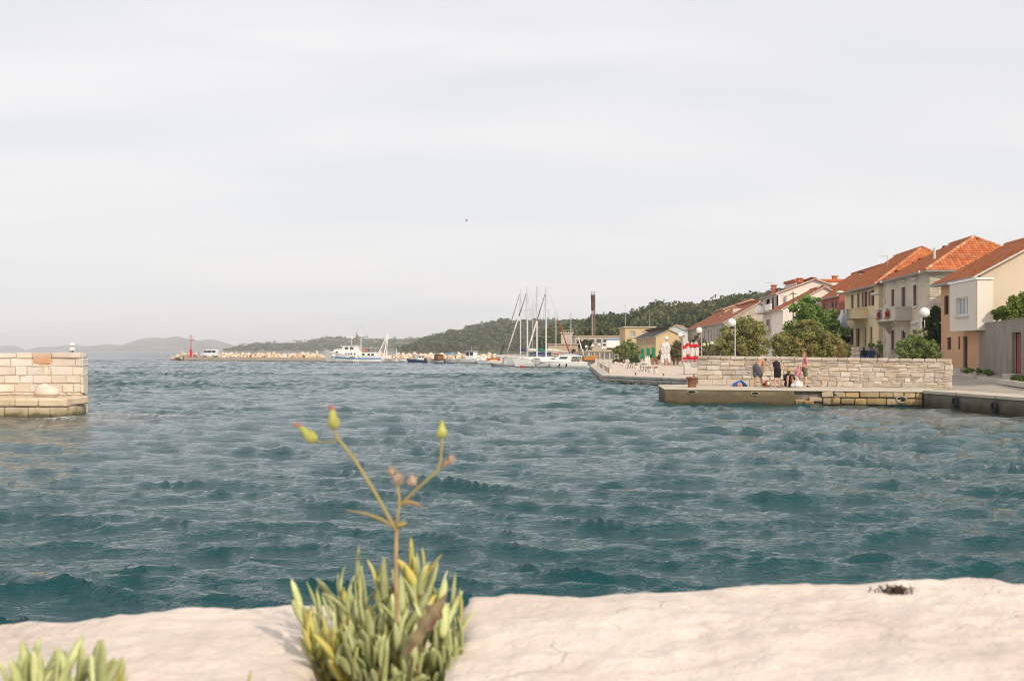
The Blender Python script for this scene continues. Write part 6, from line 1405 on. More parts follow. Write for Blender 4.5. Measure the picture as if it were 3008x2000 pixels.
# concrete garden wall with the red gate
cw = wthing('concrete_wall', 'tall stained grey concrete wall with a red gate at the right edge', 'wall', (27.2, 70.5, 1))
ca, cb_ = Vector((27.72, 71.85, 0)), Vector((24.3, 56.5, 0)); cdv = (cb_ - ca).normalized(); cn = Vector((cdv.y, -cdv.x, 0)); CL = (cb_ - ca).length
if cn.x > 0: cn = -cn
g_o = opn(ca, cdv, 2972, 2999, 976, 1098)
facade(cw, ca, cdv, cn, CL, .5, 3.98, [g_o], ST_CONC, .3, 'wall_face'); facade(cw, ca - cn * .3, cdv, -cn, CL, .5, 3.98, [g_o], ST_CONC, .0, 'wall_back')
MB().obox(ca, cdv, cn, 0, CL, -.31, .02, 3.982, 4.05).build('coping', ST_CONC, cw)
MB().obox(ca, cdv, cn, -.004, .0, -.3, 0, .5, 3.98).build('wall_end', ST_CONC, cw)
M_GATE = M('red gate paint', (.20, .025, .022), .6, .2, 4)
gt = MB().obox(ca, cdv, cn, g_o[0], g_o[0] + .08, -.25, -.18, g_o[2], g_o[3]).obox(ca, cdv, cn, g_o[1] - .08, g_o[1], -.25, -.18, g_o[2], g_o[3]).obox(ca, cdv, cn, g_o[0], g_o[1], -.26, -.24, g_o[2], g_o[3]).build('gate', M_GATE, cw)
nb = 5
for k in range(nb):
    s = g_o[0] + .12 + (g_o[1] - g_o[0] - .24) * k / (nb - 1); MB().tube([ca + cdv * s - cn * .17 + Vector((0, 0, g_o[2] + .05)), ca + cdv * s - cn * .17 + Vector((0, 0, g_o[3] - .05))], .02, 6).build('gate_bar', M('pale red bars', (.42, .22, .19), .6, .1, 4), gt)
MB().obox(ca, cdv, cn, g_o[0] - .1, g_o[1] + .1, -.2, .45, .7, g_o[2] - .005).build('gate_step', M_BALC, cw)
kb = MB(); kb.obox(ca, cdv, cn, -3, 6.5, 1.1, 1.3, .9, 1.14); kb.obox(ca, cdv, cn, 7.5, CL + 6, 1.0, 1.2, .85, 1.08); kb.build('kerb', M_BALC, cw)
# ---------------------------------------------------------------- trees and shrubs near the houses
M_BARK = M('grey brown bark', (.13, .10, .075), .95, .25, 6, bump=.5, bsc=25)
FT1 = fol_mat('tamarisk foliage', (.19, .205, .065), (.33, .31, .115), (.46, .33, .15)); FT2 = fol_mat('tamarisk foliage dull', (.15, .135, .065), (.22, .19, .095), (.27, .19, .11)); FT3 = fol_mat('broad leaf green', (.11, .20, .04), (.25, .36, .09)); FT4 = fol_mat('dark tree green', (.028, .05, .018), (.055, .085, .03)); FT5 = fol_mat('fig leaves', (.11, .17, .03), (.23, .29, .075)); FT6 = fol_mat('laurel green', (.14, .19, .05), (.27, .32, .11))
def tree(name, label, d, zg, tu, ells, mat, nl, nq, leaf, seed, dep=1.0, trunk_r=.12, lobe=.30, group=None, cat='tree', droop=0.0):
    rng = np.random.default_rng(seed); rr_ = random.Random(seed)
    base = Vector((XU(tu, d), d, zg)); t = thing(name, label, cat, base, 0, group)
    k = d / F; ar = np.array([e[2] * e[3] for e in ells], float); ar /= ar.sum(); C_, R_ = [], []
    for i in range(nl):
        u, v, ru, rv2 = ells[rng.choice(len(ells), p=ar)]; a = rng.uniform(0, 2 * PI); r = math.sqrt(rng.uniform(0, 1)) * .86
        m_ = min(ru, rv2) * k; lr = m_ * lobe * rng.uniform(.7, 1.3)
        C_.append((XU(u + ru * r * math.cos(a), d) - base.x, rng.uniform(-dep, dep) * math.sqrt(max(0.05, 1 - r * r)), ZV(v + rv2 * r * math.sin(a), d) - zg)); R_.append((lr, lr, lr * .8))
    C_ = np.array(C_); v_, f_ = clump_quads(rng, C_, np.array(R_), nq, leaf); np_mesh('crown', v_, f_, mat, parent=t)
    top = max(c[2] for c in C_); b_ = MB(); fork = Vector((0, 0, max(.25, .32 * top)))
    b_.tube([(0, 0, -.15), fork * .5 + Vector((.04, .02, 0)), fork], [trunk_r * 1.25, trunk_r, trunk_r * .85], 8)
    tr_ = b_.build('trunk', M_BARK, t, smooth=2)
    lb_ = MB()
    for i in rng.choice(len(C_), min(14, len(C_)), replace=False):
        e_ = Vector(C_[i]); mid = fork.lerp(e_, .5) + Vector((rr_.gauss(0, .1), rr_.gauss(0, .1), .12 * top * .5)); lb_.tube([fork * .92, mid, e_], [trunk_r * .6, trunk_r * .36, trunk_r * .12], 6)
    lb_.build('limbs', M_BARK, tr_, smooth=2)
    return t
tree('tamarisk', 'tall olive green tamarisk behind the second globe lamp', 90, .75, 2170, [(2190, 985, 62, 55), (2160, 1015, 62, 42), (2215, 1020, 50, 38), (2120, 1030, 30, 28), (2195, 950, 30, 24)], FT1, 190, 80, .085, 31, 1.6, .14, .34)
tree('tamarisk', 'broad bushy tamarisk with brownish tips behind the standing woman', 80, .95, 2390, [(2375, 1010, 105, 48), (2330, 1025, 70, 32), (2440, 1025, 60, 32), (2370, 970, 45, 30), (2300, 1010, 42, 36)], FT1, 240, 85, .08, 32, 1.5, .14, .36)
tree('mulberry_tree', 'bright green broad leaved tree rising before the red house', 106, .95, 2400, [(2372, 920, 58, 44), (2350, 898, 36, 34), (2410, 945, 62, 48), (2440, 970, 48, 42), (2370, 965, 75, 42), (2385, 885, 20, 22)], FT3, 120, 90, .14, 33, 2.0, .18, .36)
tree('holm_oak', 'dark dense oak crown between the bright tree and red house', 112, .95, 2440, [(2430, 965, 45, 45), (2455, 985, 38, 40), (2400, 990, 50, 40)], FT4, 90, 80, .12, 34, 1.6, .18, .42)
tree('tamarisk', 'low tamarisk bush in front of the grey house', 69, 1.1, 2690, [(2690, 1020, 55, 36), (2660, 1040, 38, 20), (2725, 1035, 38, 24), (2695, 985, 22, 18)], FT6, 120, 75, .065, 35, 1.1, .09, .36)
tree('cypress', 'dark evergreen tree in the gap beside the grey house', 81.5, 1.1, 2745, [(2745, 960, 28, 66), (2738, 1000, 30, 40), (2752, 905, 14, 22)], FT4, 50, 80, .10, 36, .9, .12, .5)
tree('fig_tree', 'light green fig tree overhanging the grey concrete wall', 69.2, 1.2, 3020, [(2965, 915, 45, 32), (3000, 892, 38, 34), (2935, 928, 26, 22), (3040, 905, 50, 44)], FT5, 110, 80, .085, 37, .9, .1, .42)
tree('vine', 'small leafy vine on the yellow house garden wall', 95.2, 1.0, 2584, [(2578, 1012, 14, 12), (2560, 1014, 12, 7), (2584, 1028, 8, 12)], FT3, 14, 50, .075, 38, .3, .04, .5, cat='plant')
tree('shrub', 'little shrub by the garden wall behind the tamarisk', 93, 1.0, 2497, [(2497, 1030, 12, 10), (2488, 1040, 10, 10)], FT3, 12, 50, .07, 39, .4, .04, .5, cat='shrub')
tree('laurel_tree', 'round green laurel tree behind the white flower pots', 172, .65, 1838, [(1838, 1028, 36, 26), (1815, 1035, 20, 18), (1862, 1035, 20, 18), (1845, 1008, 16, 12)], FT6, 70, 60, .14, 40, 1.6, .1, .34)
tree('tamarisk', 'brownish tamarisk between the white and the red parasols', 158, .65, 1978, [(1978, 1030, 26, 28), (1955, 1040, 18, 22), (2000, 1040, 20, 20), (1990, 1012, 14, 14)], FT2, 70, 60, .13, 41, 1.4, .1, .34)
tree('tamarisk', 'dull tamarisk behind the lamp with small coloured globes', 150, .65, 2055, [(2055, 1025, 40, 30), (2020, 1035, 25, 25), (2090, 1035, 26, 26), (2050, 1000, 22, 16)], FT2, 80, 60, .12, 42, 1.5, .1, .34)
tree('pine_tree', 'round dark tree in front of the stone clad factory', 280, 1.2, 1718, [(1718, 1008, 20, 15), (1708, 1016, 12, 10), (1728, 1015, 13, 10)], FT4, 30, 60, .26, 43, 2.0, .15, .36)
tree('shrub', 'leafy green shrub climbing the stone house front', 150, .7, 2125, [(2125, 982, 16, 22), (2118, 1000, 12, 14)], FT3, 22, 60, .12, 44, .7, .06, .4, cat='shrub')
tree('oleander_hedge', 'low dark hedge beneath the round laurel tree', 166, .62, 1840, [(1835, 1060, 40, 7), (1862, 1058, 25, 7)], FT4, 40, 45, .09, 45, .6, .04, .7, cat='hedge')
tree('oleander_hedge', 'low dark hedge beside the green parasols', 190, .62, 1925, [(1925, 1050, 30, 9), (1950, 1050, 18, 12)], FT4, 40, 45, .09, 46, .6, .04, .6, cat='hedge')
for i, (u, v, d, sz, lb_) in enumerate(((2842, 1088, 70.4, 16, 'weeds at the foot of the peach house corner'), (2870, 1090, 69.2, 26, 'tall weeds where the concrete wall begins'), (2900, 1094, 66.5, 16, 'weeds growing below the stained concrete wall'), (2985, 1110, 58.6, 14, 'weed clump left of the red gate step'), (3001, 1116, 57.4, 12, 'weed clump right of the red gate step'))):
    tree('weeds', lb_, d, 1.05, u, [(u, v, sz, 8), (u + sz * .5, v + 2, sz * .6, 6)], FT6 if i % 2 else FT3, 16, 40, .05, 60 + i, .3, .02, .6, cat='weeds', group='weeds along the wall foot')

# ---------------------------------------------------------------- promenade furniture
M_POST = M('galvanised lamp post', (.46, .43, .39), .5, .1, 3, metal=.2); M_GLOBE = M('opal lamp globe', (.80, .78, .75), .25, .02, 2, spec=.5); M_WHITE = M('white painted iron', (.66, .63, .58), .6, .05, 3); M_CONCP = M('pale cast concrete', (.58, .53, .46), .85, .07, 3)
def lamp(label, u, d, zg, zgl, flip=1, double=False):
    t = thing('street_lamp', label, 'street lamp', (XU(u, d) + .22 * flip, d, zg), 0, 'globe lamps along the waterfront'); H = zgl - zg
    MB().tube([(0, 0, 0), (0, 0, .5), (0, 0, H - .05)], [.075, .055, .045], 10).lathe((0, 0, 0), [(.14, 0), (.14, .12), (.08, .2)], 10).build('post', M_POST, t, smooth=True)
    for sg in ((1, -1) if double else (1,)):
        x = -.22 * flip * sg
        MB().tube([(0, 0, H - .75), (x * .5, 0, H - .95), (x, 0, H - .85), (x, 0, H - .32)], .028, 8).build('bracket', M_POST, t, smooth=2)
        MB().lathe((x, 0, H - .40), [(.06, 0), (.12, .06), (.12, .12)], 12).build('collar', M_BLK, t, smooth=True)
        MB().ell((x, 0, H), (.29, .29, .29), 20, 14).build('globe', M_GLOBE, t, smooth=2)
    return t
for i, (u, v, d) in enumerate(((2150, 948, 83), (2054, 970, 110), (1998, 983, 141), (1958, 993, 176), (1928, 1000, 215), (1904, 1005, 258), (1885, 1009, 305))):
    lamp(('nearest', 'second', 'third', 'fourth', 'fifth', 'sixth', 'farthest')[i] + ' globe street lamp of the row running along the promenade', u, d, .62, ZV(v, d))
lamp('globe street lamp in front of the grey house', 2716, 69, 1.1, ZV(918, 69), -1); 
for i, (u, v, d, lb_) in enumerate(((1722, 1018, 235, 'globe lamp before the factory, left of the two by the sailboats'), (1741, 1015, 235, 'globe lamp before the factory, middle of the three'), (1760, 1012, 225, 'globe lamp beside the white truck cab'))): lamp(lb_, u, d, .8, ZV(v, d))
for i, (u, v, c, nm) in enumerate(((2068, 1012, (.52, .62, .38), 'left green tinted'), (2080, 1011, (.66, .46, .16), 'small amber'), (2091, 1008, (.58, .68, .42), 'right green tinted'))):
    d = 138; t = thing('garden_lantern', nm + ' globe lantern in front of the stone house', 'lantern', (XU(u, d), d, .65), 0, 'garden lanterns by the stone house'); H = ZV(v, d) - .65
    MB().tube([(0, 0, 0), (0, 0, H - .1)], .03, 8).build('post', M('green post', (.05, .11, .06), .6, .1, 3), t); MB().ell((0, 0, H), (.2 if i != 1 else .14,) * 2 + (.18 if i != 1 else .14,), 14, 10).build('globe', M('lantern globe %d' % i, c, .3, .03, 2), t, smooth=2)

def parasol(label, u, d, vt, vb, c_top, c_mid, c_hem, r=.32, group=None, zg=.62):
    zt, zb = ZV(vt, d) - zg, max(.25, ZV(vb, d) - zg); t = thing('folded_parasol', label, 'parasol', (XU(u, d), d, zg), 0, group); hh = zt - zb
    MB().tube([(0, 0, 0), (0, 0, zt + .12)], .035, 8).build('pole', M_WHITE, t); MB().lathe((0, 0, 0), [(.3, 0), (.3, .08), (.06, .12)], 12).build('base', M_CONCP, t)
    def fold(z0, z1, r0, r1, mat, nm):
        n = 20; rings_ = []
        for j in range(6):
            f = j / 5; rad = r0 + (r1 - r0) * f; rings_.append([((rad * (1 + .24 * math.sin(5 * a + .6 * j))) * math.cos(a), (rad * (1 + .24 * math.sin(5 * a + .6 * j))) * math.sin(a), z0 + (z1 - z0) * f + (.05 * math.sin(5 * a) if j == 0 else 0)) for a in [2 * PI * k / n for k in range(n)]])
        MB().loft(rings_).build(nm, mat, t, smooth=2)
    if c_top is c_mid: fold(zb, zb + hh * .45, r * 1.15, r * .8, c_mid, 'canopy_skirt'); fold(zb + hh * .45, zb + hh * .8, r * .8, r, c_mid, 'canopy'); fold(zb + hh * .8, zt, r * .98, .07, c_mid, 'canopy_top')
    else:
        fold(zb, zb + hh * .22, r * 1.15, r * 1.0, c_hem, 'canopy_hem'); fold(zb + hh * .22, zb + hh * .72, r * .86, r * .8, c_mid, 'canopy'); fold(zb + hh * .72, zb + hh * .9, r * .95, r * .78, c_top, 'canopy_shoulder'); fold(zb + hh * .9, zt, r * .45, .05, c_mid, 'canopy_tip')
    return t
M_PWH = M('white parasol cloth', (.64, .61, .57), .9, .06, 4); M_PRED = M('red parasol cloth', (.56, .018, .03), .85, .12, 5); M_PGRN = M('green parasol cloth', (.01, .20, .10), .85, .1, 5)
parasol('folded white parasol, left of the white pair', 1950, 150, 1005, 1070, M_PWH, M_PWH, M_PWH, .42); parasol('folded white parasol, right of the white pair', 1959, 150, 1004, 1066, M_PWH, M_PWH, M_PWH, .40)
for i, (u, vt, vb) in enumerate(((2010, 1010, 1061), (2021, 1003, 1052), (2032, 1006, 1060), (2042, 1006, 1060), (2047, 1005, 1058))):
    parasol(('leftmost', 'second', 'middle', 'fourth', 'rightmost')[i] + ' folded red and white parasol of the red group', u, 143 + (i % 2) * 2.2, vt, vb, M_PRED, M_PWH, M_PRED, .26, 'red and white folded parasols')
for i, (u, vt) in enumerate(((1887, 1022), (1904, 1020), (1919, 1018))): parasol(('left', 'middle', 'right')[i] + ' folded green parasol before the cream hall', u, 185, vt, 1052, M_PGRN, M_PGRN, M_PGRN, .24, 'green folded parasols')
M_RW = M('reddish wood', (.30, .10, .05), .7, .2, 5); M_TW = M('tan cafe wood', (.34, .17, .08), .7, .2, 5)
def chair(label, u, d, mat, rz):
    t = thing('cafe_chair', label, 'chair', (XU(u, d), d, .62), rz, 'cafe chairs on the promenade')
    for x in (-.2, .2):
        for y in (-.2, .2): MB().box((x, y, .22 if y < 0 else .45), (.05, .05, .44 if y < 0 else .9)).build('leg', mat, t)
    MB().box((0, 0, .46), (.46, .46, .05)).build('seat', mat, t); [MB().box((0, .2, .58 + .14 * k), (.36, .04, .07)).build('back_slat', mat, t) for k in range(3)]
for i, (u, d, mt, rz, lb_) in enumerate(((1914, 158, M_TW, .5, 'tan wooden chair at the left end of the cafe tables'), (1922, 160, M_TW, -.4, 'tan wooden chair beside the fourth lamp'), (1930, 157, M_RW, .9, 'reddish chair just left of the white parasols'), (1958, 147, M_RW, .2, 'dark red chair under the white parasols'), (1971, 152, M_TW, .7, 'tan chair right of the white parasols'), (1984, 152, M_TW, -.6, 'tan chair between white and red parasols'))): chair(lb_, u, d, mt, rz)
def ctable(label, u, d, rz):
    t = thing('cafe_table', label, 'table', (XU(u, d), d, .62), rz); MB().box((0, 0, .74), (1.3, .8, .05)).build('tabletop', M_TW, t)
    for x in (-.55, .55):
        for y in (-.32, .32): MB().box((x, y, .355), (.06, .06, .71)).build('leg', M_TW, t)
ctable('wooden cafe table left of the white parasols', 1920, 159, .1); ctable('wooden cafe table between the two parasol groups', 1978, 153, .1)
tt = thing('white_table', 'long white table below the red parasols', 'table', (XU(2032, 141), 141, .62)); MB().box((0, 0, .7), (2.2, .8, .06)).build('tabletop', M_WHITE, tt)
for x in (-.95, 0, .95):
    for y in (-.3, .3): MB().box((x, y, .335), (.06, .06, .67)).build('leg', M_WHITE, tt)
M_PETAL = fol_mat('red petunias', (.55, .03, .04), (.50, .10, .09)); M_POT = M('white concrete pot', (.62, .585, .53), .85, .06, 4)
def planter(label, u, v, r, h, bowl=False):
    d = DG(v, .61); t = thing('flower_pot', label, 'flower pot', (XU(u, d), d, .61), 0, 'white flower pots on the promenade')
    MB().lathe((0, 0, 0), [(r * .75, 0), (r * .95, h * .3), (r, h * .85), (r * 1.03, h), (r * .9, h), (r * .88, h * .9)] if not bowl else [(r * .7, 0), (r, h * .7), (r * 1.05, h), (r * .95, h), (r * .9, h * .88)], 18).build('pot', M_POT, t, smooth=True)
    rng = np.random.default_rng(int(u)); c = np.array([[0, 0, h + .05]]) if not bowl else np.array([[-r * .5, 0, h + .04], [r * .3, 0, h + .02]])
    for nm, mt, n_ in (('flowers', M_PETAL, 60), ('leaves', M_GERL, 50)):
        v_, f_ = clump_quads(rng, c if nm == 'flowers' and not bowl else (c[:1] if nm == 'flowers' else c), np.array([[r * .7, r * .7, .12]] * len(c if nm != 'flowers' or not bowl else c[:1])), n_, .035); np_mesh(nm, v_, f_, mt, parent=t)
for i, (u, v, r, h, bl_, lb_) in enumerate(((1927, 1098, .22, .44, 0, 'round white flower pot with red flowers, nearest the camera'), (1911, 1094, .30, .36, 1, 'wide white flower bowl beside the nearest pot'), (1869, 1084, .2, .36, 0, 'white flower pot third from the camera'), (1856, 1081, .2, .36, 0, 'white flower pot next to a small bench'), (1847, 1078, .24, .36, 0, 'white flower pot with pale red flowers midway in the row'), (1832, 1075.5, .22, .36, 0, 'white flower pot sixth from the camera'), (1824, 1073, .24, .36, 0, 'white flower pot before the laurel tree'), (1816, 1071.5, .22, .34, 0, 'white flower pot third from the far end'), (1808, 1070, .22, .34, 0, 'white flower pot second from the far end'), (1802, 1068.8, .22, .34, 0, 'farthest white flower pot of the row'))): planter(lb_, u, v, r, h, bool(bl_))
M_CAST = M('dark green cast iron', (.05, .075, .05), .6, .15, 5)
def bench(label, x, y, rz, L_=2.0, slat=None):
    t = thing('park_bench', label, 'bench', (x, y, .61), rz)
    for sx_ in (-L_ / 2 + .05, L_ / 2 - .05):
        MB().tube([(sx_, -.28, 0), (sx_, -.22, .22), (sx_, -.3, .42), (sx_, -.05, .44), (sx_, .2, .42), (sx_, .3, .85)], .028, 6).tube([(sx_, .32, 0), (sx_, .18, .2), (sx_, .2, .42)], .028, 6).tube([(sx_, -.3, .42), (sx_, -.32, .62), (sx_, .0, .66), (sx_, .24, .6)], .024, 6).build('leg', M_CAST, t, smooth=2)
    for k in range(4): MB().box((0, -.24 + .13 * k, .455), (L_, .1, .035)).build('seat_slat', slat or M_WHITE, t)
    for k in range(2): MB().box((0, .25 + .03 * k, .62 + .15 * k), (L_, .035, .1)).build('back_slat', slat or M_WHITE, t)
d = DG(1101.6, .61); bench('white slatted bench with iron legs beside the stone wall end', XU(2006, d) + 1.15, d, -.15 , 2.2)
d = DG(1091, .61); bench('small iron bench behind the white flower bowl', XU(1892, d), d, 1.3, 1.5); d = DG(1082.5, .61); bench('far iron bench among the flower pots', XU(1860, d), d + 2, 1.3, 1.5)
def pillar(label, u, v, h, w):
    d = DG(v, .61); t = thing('concrete_pillar', label, 'pillar', (XU(u, d), d, .61), 0, 'pillars along the promenade edge')
    MB().box((0, 0, h * .22), (w * 1.0, w * 1.0, h * .44)).build('base', M_CONCP, t); MB().box((0, 0, h * .72), (w * 1.08, w * 1.08, h * .55)).build('shaft', M('grey pillar', (.46, .43, .385), .85, .08, 3), t); MB().box((0, 0, h * .455), (w * .9, w * .9, .04)).build('groove', M_HOLESHADE, t)
for u, v, h, w_, lb_ in ((1793, 1094.5, .88, .27, 'nearest square concrete pillar on the promenade edge'), (1774.5, 1087, .86, .28, 'second square concrete pillar from the promenade corner'), (1761, 1078, .85, .28, 'third square concrete pillar from the promenade corner'), (1752, 1072.5, .85, .3, 'farthest square concrete pillar by the motor yacht'), (1842, 1070, .7, .45, 'white square pillar among the flower pots')): pillar(lb_, u, v, h, w_)
rl_ = wthing('edge_railing', 'low dark railing along the promenade edge', 'railing', (7.9, 95, .61)); q0, q1 = Vector((7.75, 96.5, .61)), Vector((10.6, 150, .61)); n = 22
MB().tube([q0 + Vector((0, 0, .42)), q1 + Vector((0, 0, .42))], .03, 6).tube([q0 + Vector((0, 0, .2)), q1 + Vector((0, 0, .2))], .02, 6).build('rail', M_WIRE, rl_)
for i in range(n + 1): c = q0.lerp(q1, i / n); MB().tube([c, c + Vector((0, 0, .44))], .022, 6).build('post', M_WIRE, rl_)
for i, (u, v) in enumerate(((1867, 1102), (1949, 1104.5), (2038, 1107))):
    d = DG(v, .61) + .3; t = thing('edge_bollard', ('left', 'middle', 'right')[i] + ' short dark bollard on the promenade front edge', 'bollard', (XU(u, d), d, .61), 0, 'short bollards on the promenade edge')
    MB().lathe((0, 0, 0), [(.07, 0), (.055, .05), (.055, .14), (.075, .17), (.07, .2)], 10).build('body', M_WIRE, t, smooth=True)
for i, u in enumerate((1897, 1902, 1907)):
    t = thing('skittle_post', ('left', 'middle', 'right')[i] + ' white turned post standing by the green parasols', 'post', (XU(u, 128), 128, .62), 0, 'white posts by the cafe'); MB().lathe((0, 0, 0), [(.12, 0), (.12, .5), (.08, .6), (.13, .75), (.12, 1.0), (.06, 1.1), (.09, 1.2), (.03, 1.28)], 10).build('body', M_WHITE, t, smooth=True)

# raised yard in front of the factory and the truck on it
MB().prism([(14, 231.2), (32, 231.2), (36, 288), (12, 288)], .2, 2.2).build('yard_terrace', M_ROAD, kind='structure')
tr = thing('delivery_truck', 'white box truck with a blue top stripe by the factory', 'truck', (XU(1794, 262), 262, 2.2), PI)
MB().box((-.55, 0, 1.75), (3.0, 1.95, 1.5)).build('cargo_box', M_GEL, tr); MB().box((-.55, 0, 2.66), (3.04, 1.99, .30)).build('roof_stripe', M_BLUE, tr)
MB().loft([side([(1.0, .5), (2.0, .5), (2.05, 1.1), (1.75, 1.95), (1.0, 2.05)], y) for y in (-.9, .9)]).build('cab', M_GEL, tr)
for y in (-.91, .91): MB().hexa([(1.15, y - .01, 1.25), (1.85, y - .01, 1.25), (1.85, y + .01, 1.25), (1.15, y + .01, 1.25), (1.15, y - .01, 1.8), (1.65, y - .01, 1.8), (1.65, y + .01, 1.8), (1.15, y + .01, 1.8)]).build('side_window', M_GLASS, tr)
MB().hexa([(2.05, -.8, 1.15), (2.05, .8, 1.15), (2.02, .8, 1.13), (2.02, -.8, 1.13), (1.79, -.75, 1.88), (1.79, .75, 1.88), (1.76, .75, 1.86), (1.76, -.75, 1.86)]).build('windscreen', M_GLASS, tr)
MB().box((0, 0, .62), (4.0, 1.0, .35)).build('chassis', M_BLK, tr)
for x in (1.4, -1.2):
    for y in (-.8, .8): wheel(tr, (x, y, .4), .4, .25)
# low glass kiosk and boat yard clutter between factory and laurel tree
ks = flat_block('glass_kiosk', 'low glazed kiosk terrace below the white truck', 1727, 1804, 225, 5, .7, 2.35, M('kiosk frame', (.45, .41, .35), .8, .1, 2), [((.3 + .95 * k, 1.1 + .95 * k, .8, 2.1), dict(sill=False, frame=M_WHITE)) for k in range(5)], slab=M('kiosk roof', (.46, .40, .33), .9, .1, 1))
for u, d, c, lb_ in ((1713, 200, (.14, .30, .30), 'teal hulled dinghy laid up on the quay by the kiosk'), (1734, 196, (.50, .22, .07), 'orange rowing boat laid up on the quay by the kiosk')):
    t = thing('beached_dinghy', lb_, 'boat', (XU(u, d), d, .75), .6); boat_hull(t, 3.2, 1.4, .7, .3, .1, .7, .4, M('hull paint %d' % u, c, .6, .1, 3))
ps = thing('utility_pole', 'thin brown utility pole by the factory', 'pole', (XU(1728, 236), 236, .8)); MB().tube([(0, 0, 0), (0, 0, ZV(995, 236) - .8)], [.1, .07], 8).build('shaft', M_BARK, ps); MB().box((0, 0, ZV(995, 236) - 1.1), (.9, .08, .08)).build('crossarm', M_BARK, ps)
ps = thing('utility_pole', 'thin telephone pole in front of the white house', 'pole', (XU(2330, 126), 126, 1.0)); h_ = ZV(856, 126) - 1; MB().tube([(0, 0, 0), (0, 0, h_)], [.09, .06], 8).build('shaft', M_BARK, ps); MB().box((0, 0, h_ - .25), (.7, .07, .07)).build('crossarm', M_BARK, ps)
for i, (u, v0, v1, d, lb_) in enumerate(((1837, 894, 962, 239, 'left thin flagpole on the cream block roof'), (1907, 909, 962, 239, 'right thin flagpole on the cream block roof'))):
    t = thing('flagpole', lb_, 'pole', (XU(u, d), d, ZV(v1, d)), 0, 'flagpoles on the cream block'); MB().tube([(0, 0, 0), (0, 0, ZV(v0, d) - ZV(v1, d))], [.06, .035], 6).build('shaft', M_POST, t); MB().ell((0, 0, ZV(v0, d) - ZV(v1, d)), (.07, .07, .07), 6, 5).build('finial', M_POST, t)
# wires along the house fronts, lamps on arms, aerial
def wire(label, a, c, sag, r=.028):
    a, c = Vector(a), Vector(c); t = wthing('overhead_cable', label, 'cable', a); pts = [a.lerp(c, f) - Vector((0, 0, sag * 4 * f * (1 - f))) for f in [i / 10 for i in range(11)]]
    MB().tube(pts, r, 6).build('cable', M_WIRE, t, smooth=2); MB().ell(pts[0], (.08, .08, .12), 8, 6).build('insulator', M_SURR, t)
wire('black cable sagging across the grey house front', P(2588, 829, 97), P(2700, 800, 83.5), .25); wire('black cable from the grey house to the beige house', P(2700, 800, 83.5), P(2800, 817, 78), .15); wire('black cable across the yellow house front', P(2486, 857, 112), P(2586, 831, 98.5), .25); wire('thin cable from the telephone pole to the white house', P(2330, 857, 126), P(2292, 865, 139), .35, .02)
for u, v, u2, v2, d, lb_ in ((2572, 864, 2596, 870, 97.5, 'street light on an arm between the yellow and grey houses'), (2468, 858, 2492, 870, 112, 'street light on an arm at the far end of the yellow house')):
    a, c = P(u, v, d), P(u2, v2, d); t = wthing('wall_light', lb_, 'wall light', c); MB().tube([c, a], .04, 6).build('arm', M_POST, t); MB().ell(a, (.42, .18, .12), 10, 6).build('lamp_head', M_WHITE, t, smooth=2)
for u0, v0, u1, v1, d, lb_ in ((2608, 752, 2608, 772, 108, 'thin television aerial above the yellow house roof'), (2274, 830, 2274, 842, 152, 'thin television aerial above the white house chimney')):
    a, c = P(u0, v0, d), P(u1, v1 + 14, d); t = wthing('tv_aerial', lb_, 'aerial', c); MB().tube([c, a], .025, 5).build('mast', M_POST, t); MB().tube([a, P(u0 - 27, v0 + 1, d)], .022, 5).build('boom', M_POST, t)
    e_ = MB(); [e_.tube([P(u0 - 4 - 4 * k, v0, d - .25), P(u0 - 4 - 4 * k, v0, d + .25)], .012, 4) for k in range(6)]; e_.build('elements', M_POST, t)
# gull
gl = thing('seagull', 'single white gull gliding over the harbour', 'bird', P(1371, 648, 120)); M_GULL = M('gull feathers', (.6, .58, .56), .8, .08, 20)
MB().tube([(-.2, 0, 0), (-.1, 0, .01), (.05, 0, .015), (.17, 0, .03), (.23, 0, .02)], [.015, .05, .06, .045, .012], 8).build('body', M_GULL, gl, smooth=2)
for sg in (1, -1): MB().loft([[(.06, sg * .03, .03), (-.07, sg * .03, .02), (-.07, sg * .03, .03), (.06, sg * .03, .04)], [(.07, sg * .3, .12), (-.05, sg * .3, .11), (-.05, sg * .3, .115), (.07, sg * .3, .13)], [(-.05, sg * .66, .07), (-.09, sg * .66, .068), (-.09, sg * .66, .072), (-.05, sg * .66, .075)]]).build('wing', M_GULL, gl)
# boulder behind the wall, seen over its top
rk = thing('grey_boulder', 'rounded grey rock showing above the wall behind the bending man', 'rock', (XU(2207, 68), 68, .8)); me = ROCKS[2].copy(); me.materials.clear(); me.materials.append(MS_WALL); o_ = bpy.data.objects.new('rock_body', me); COL.objects.link(o_); o_.parent = rk; o_.location = (0, 0, .75); o_.scale = (1.2, 1.0, 1.6)
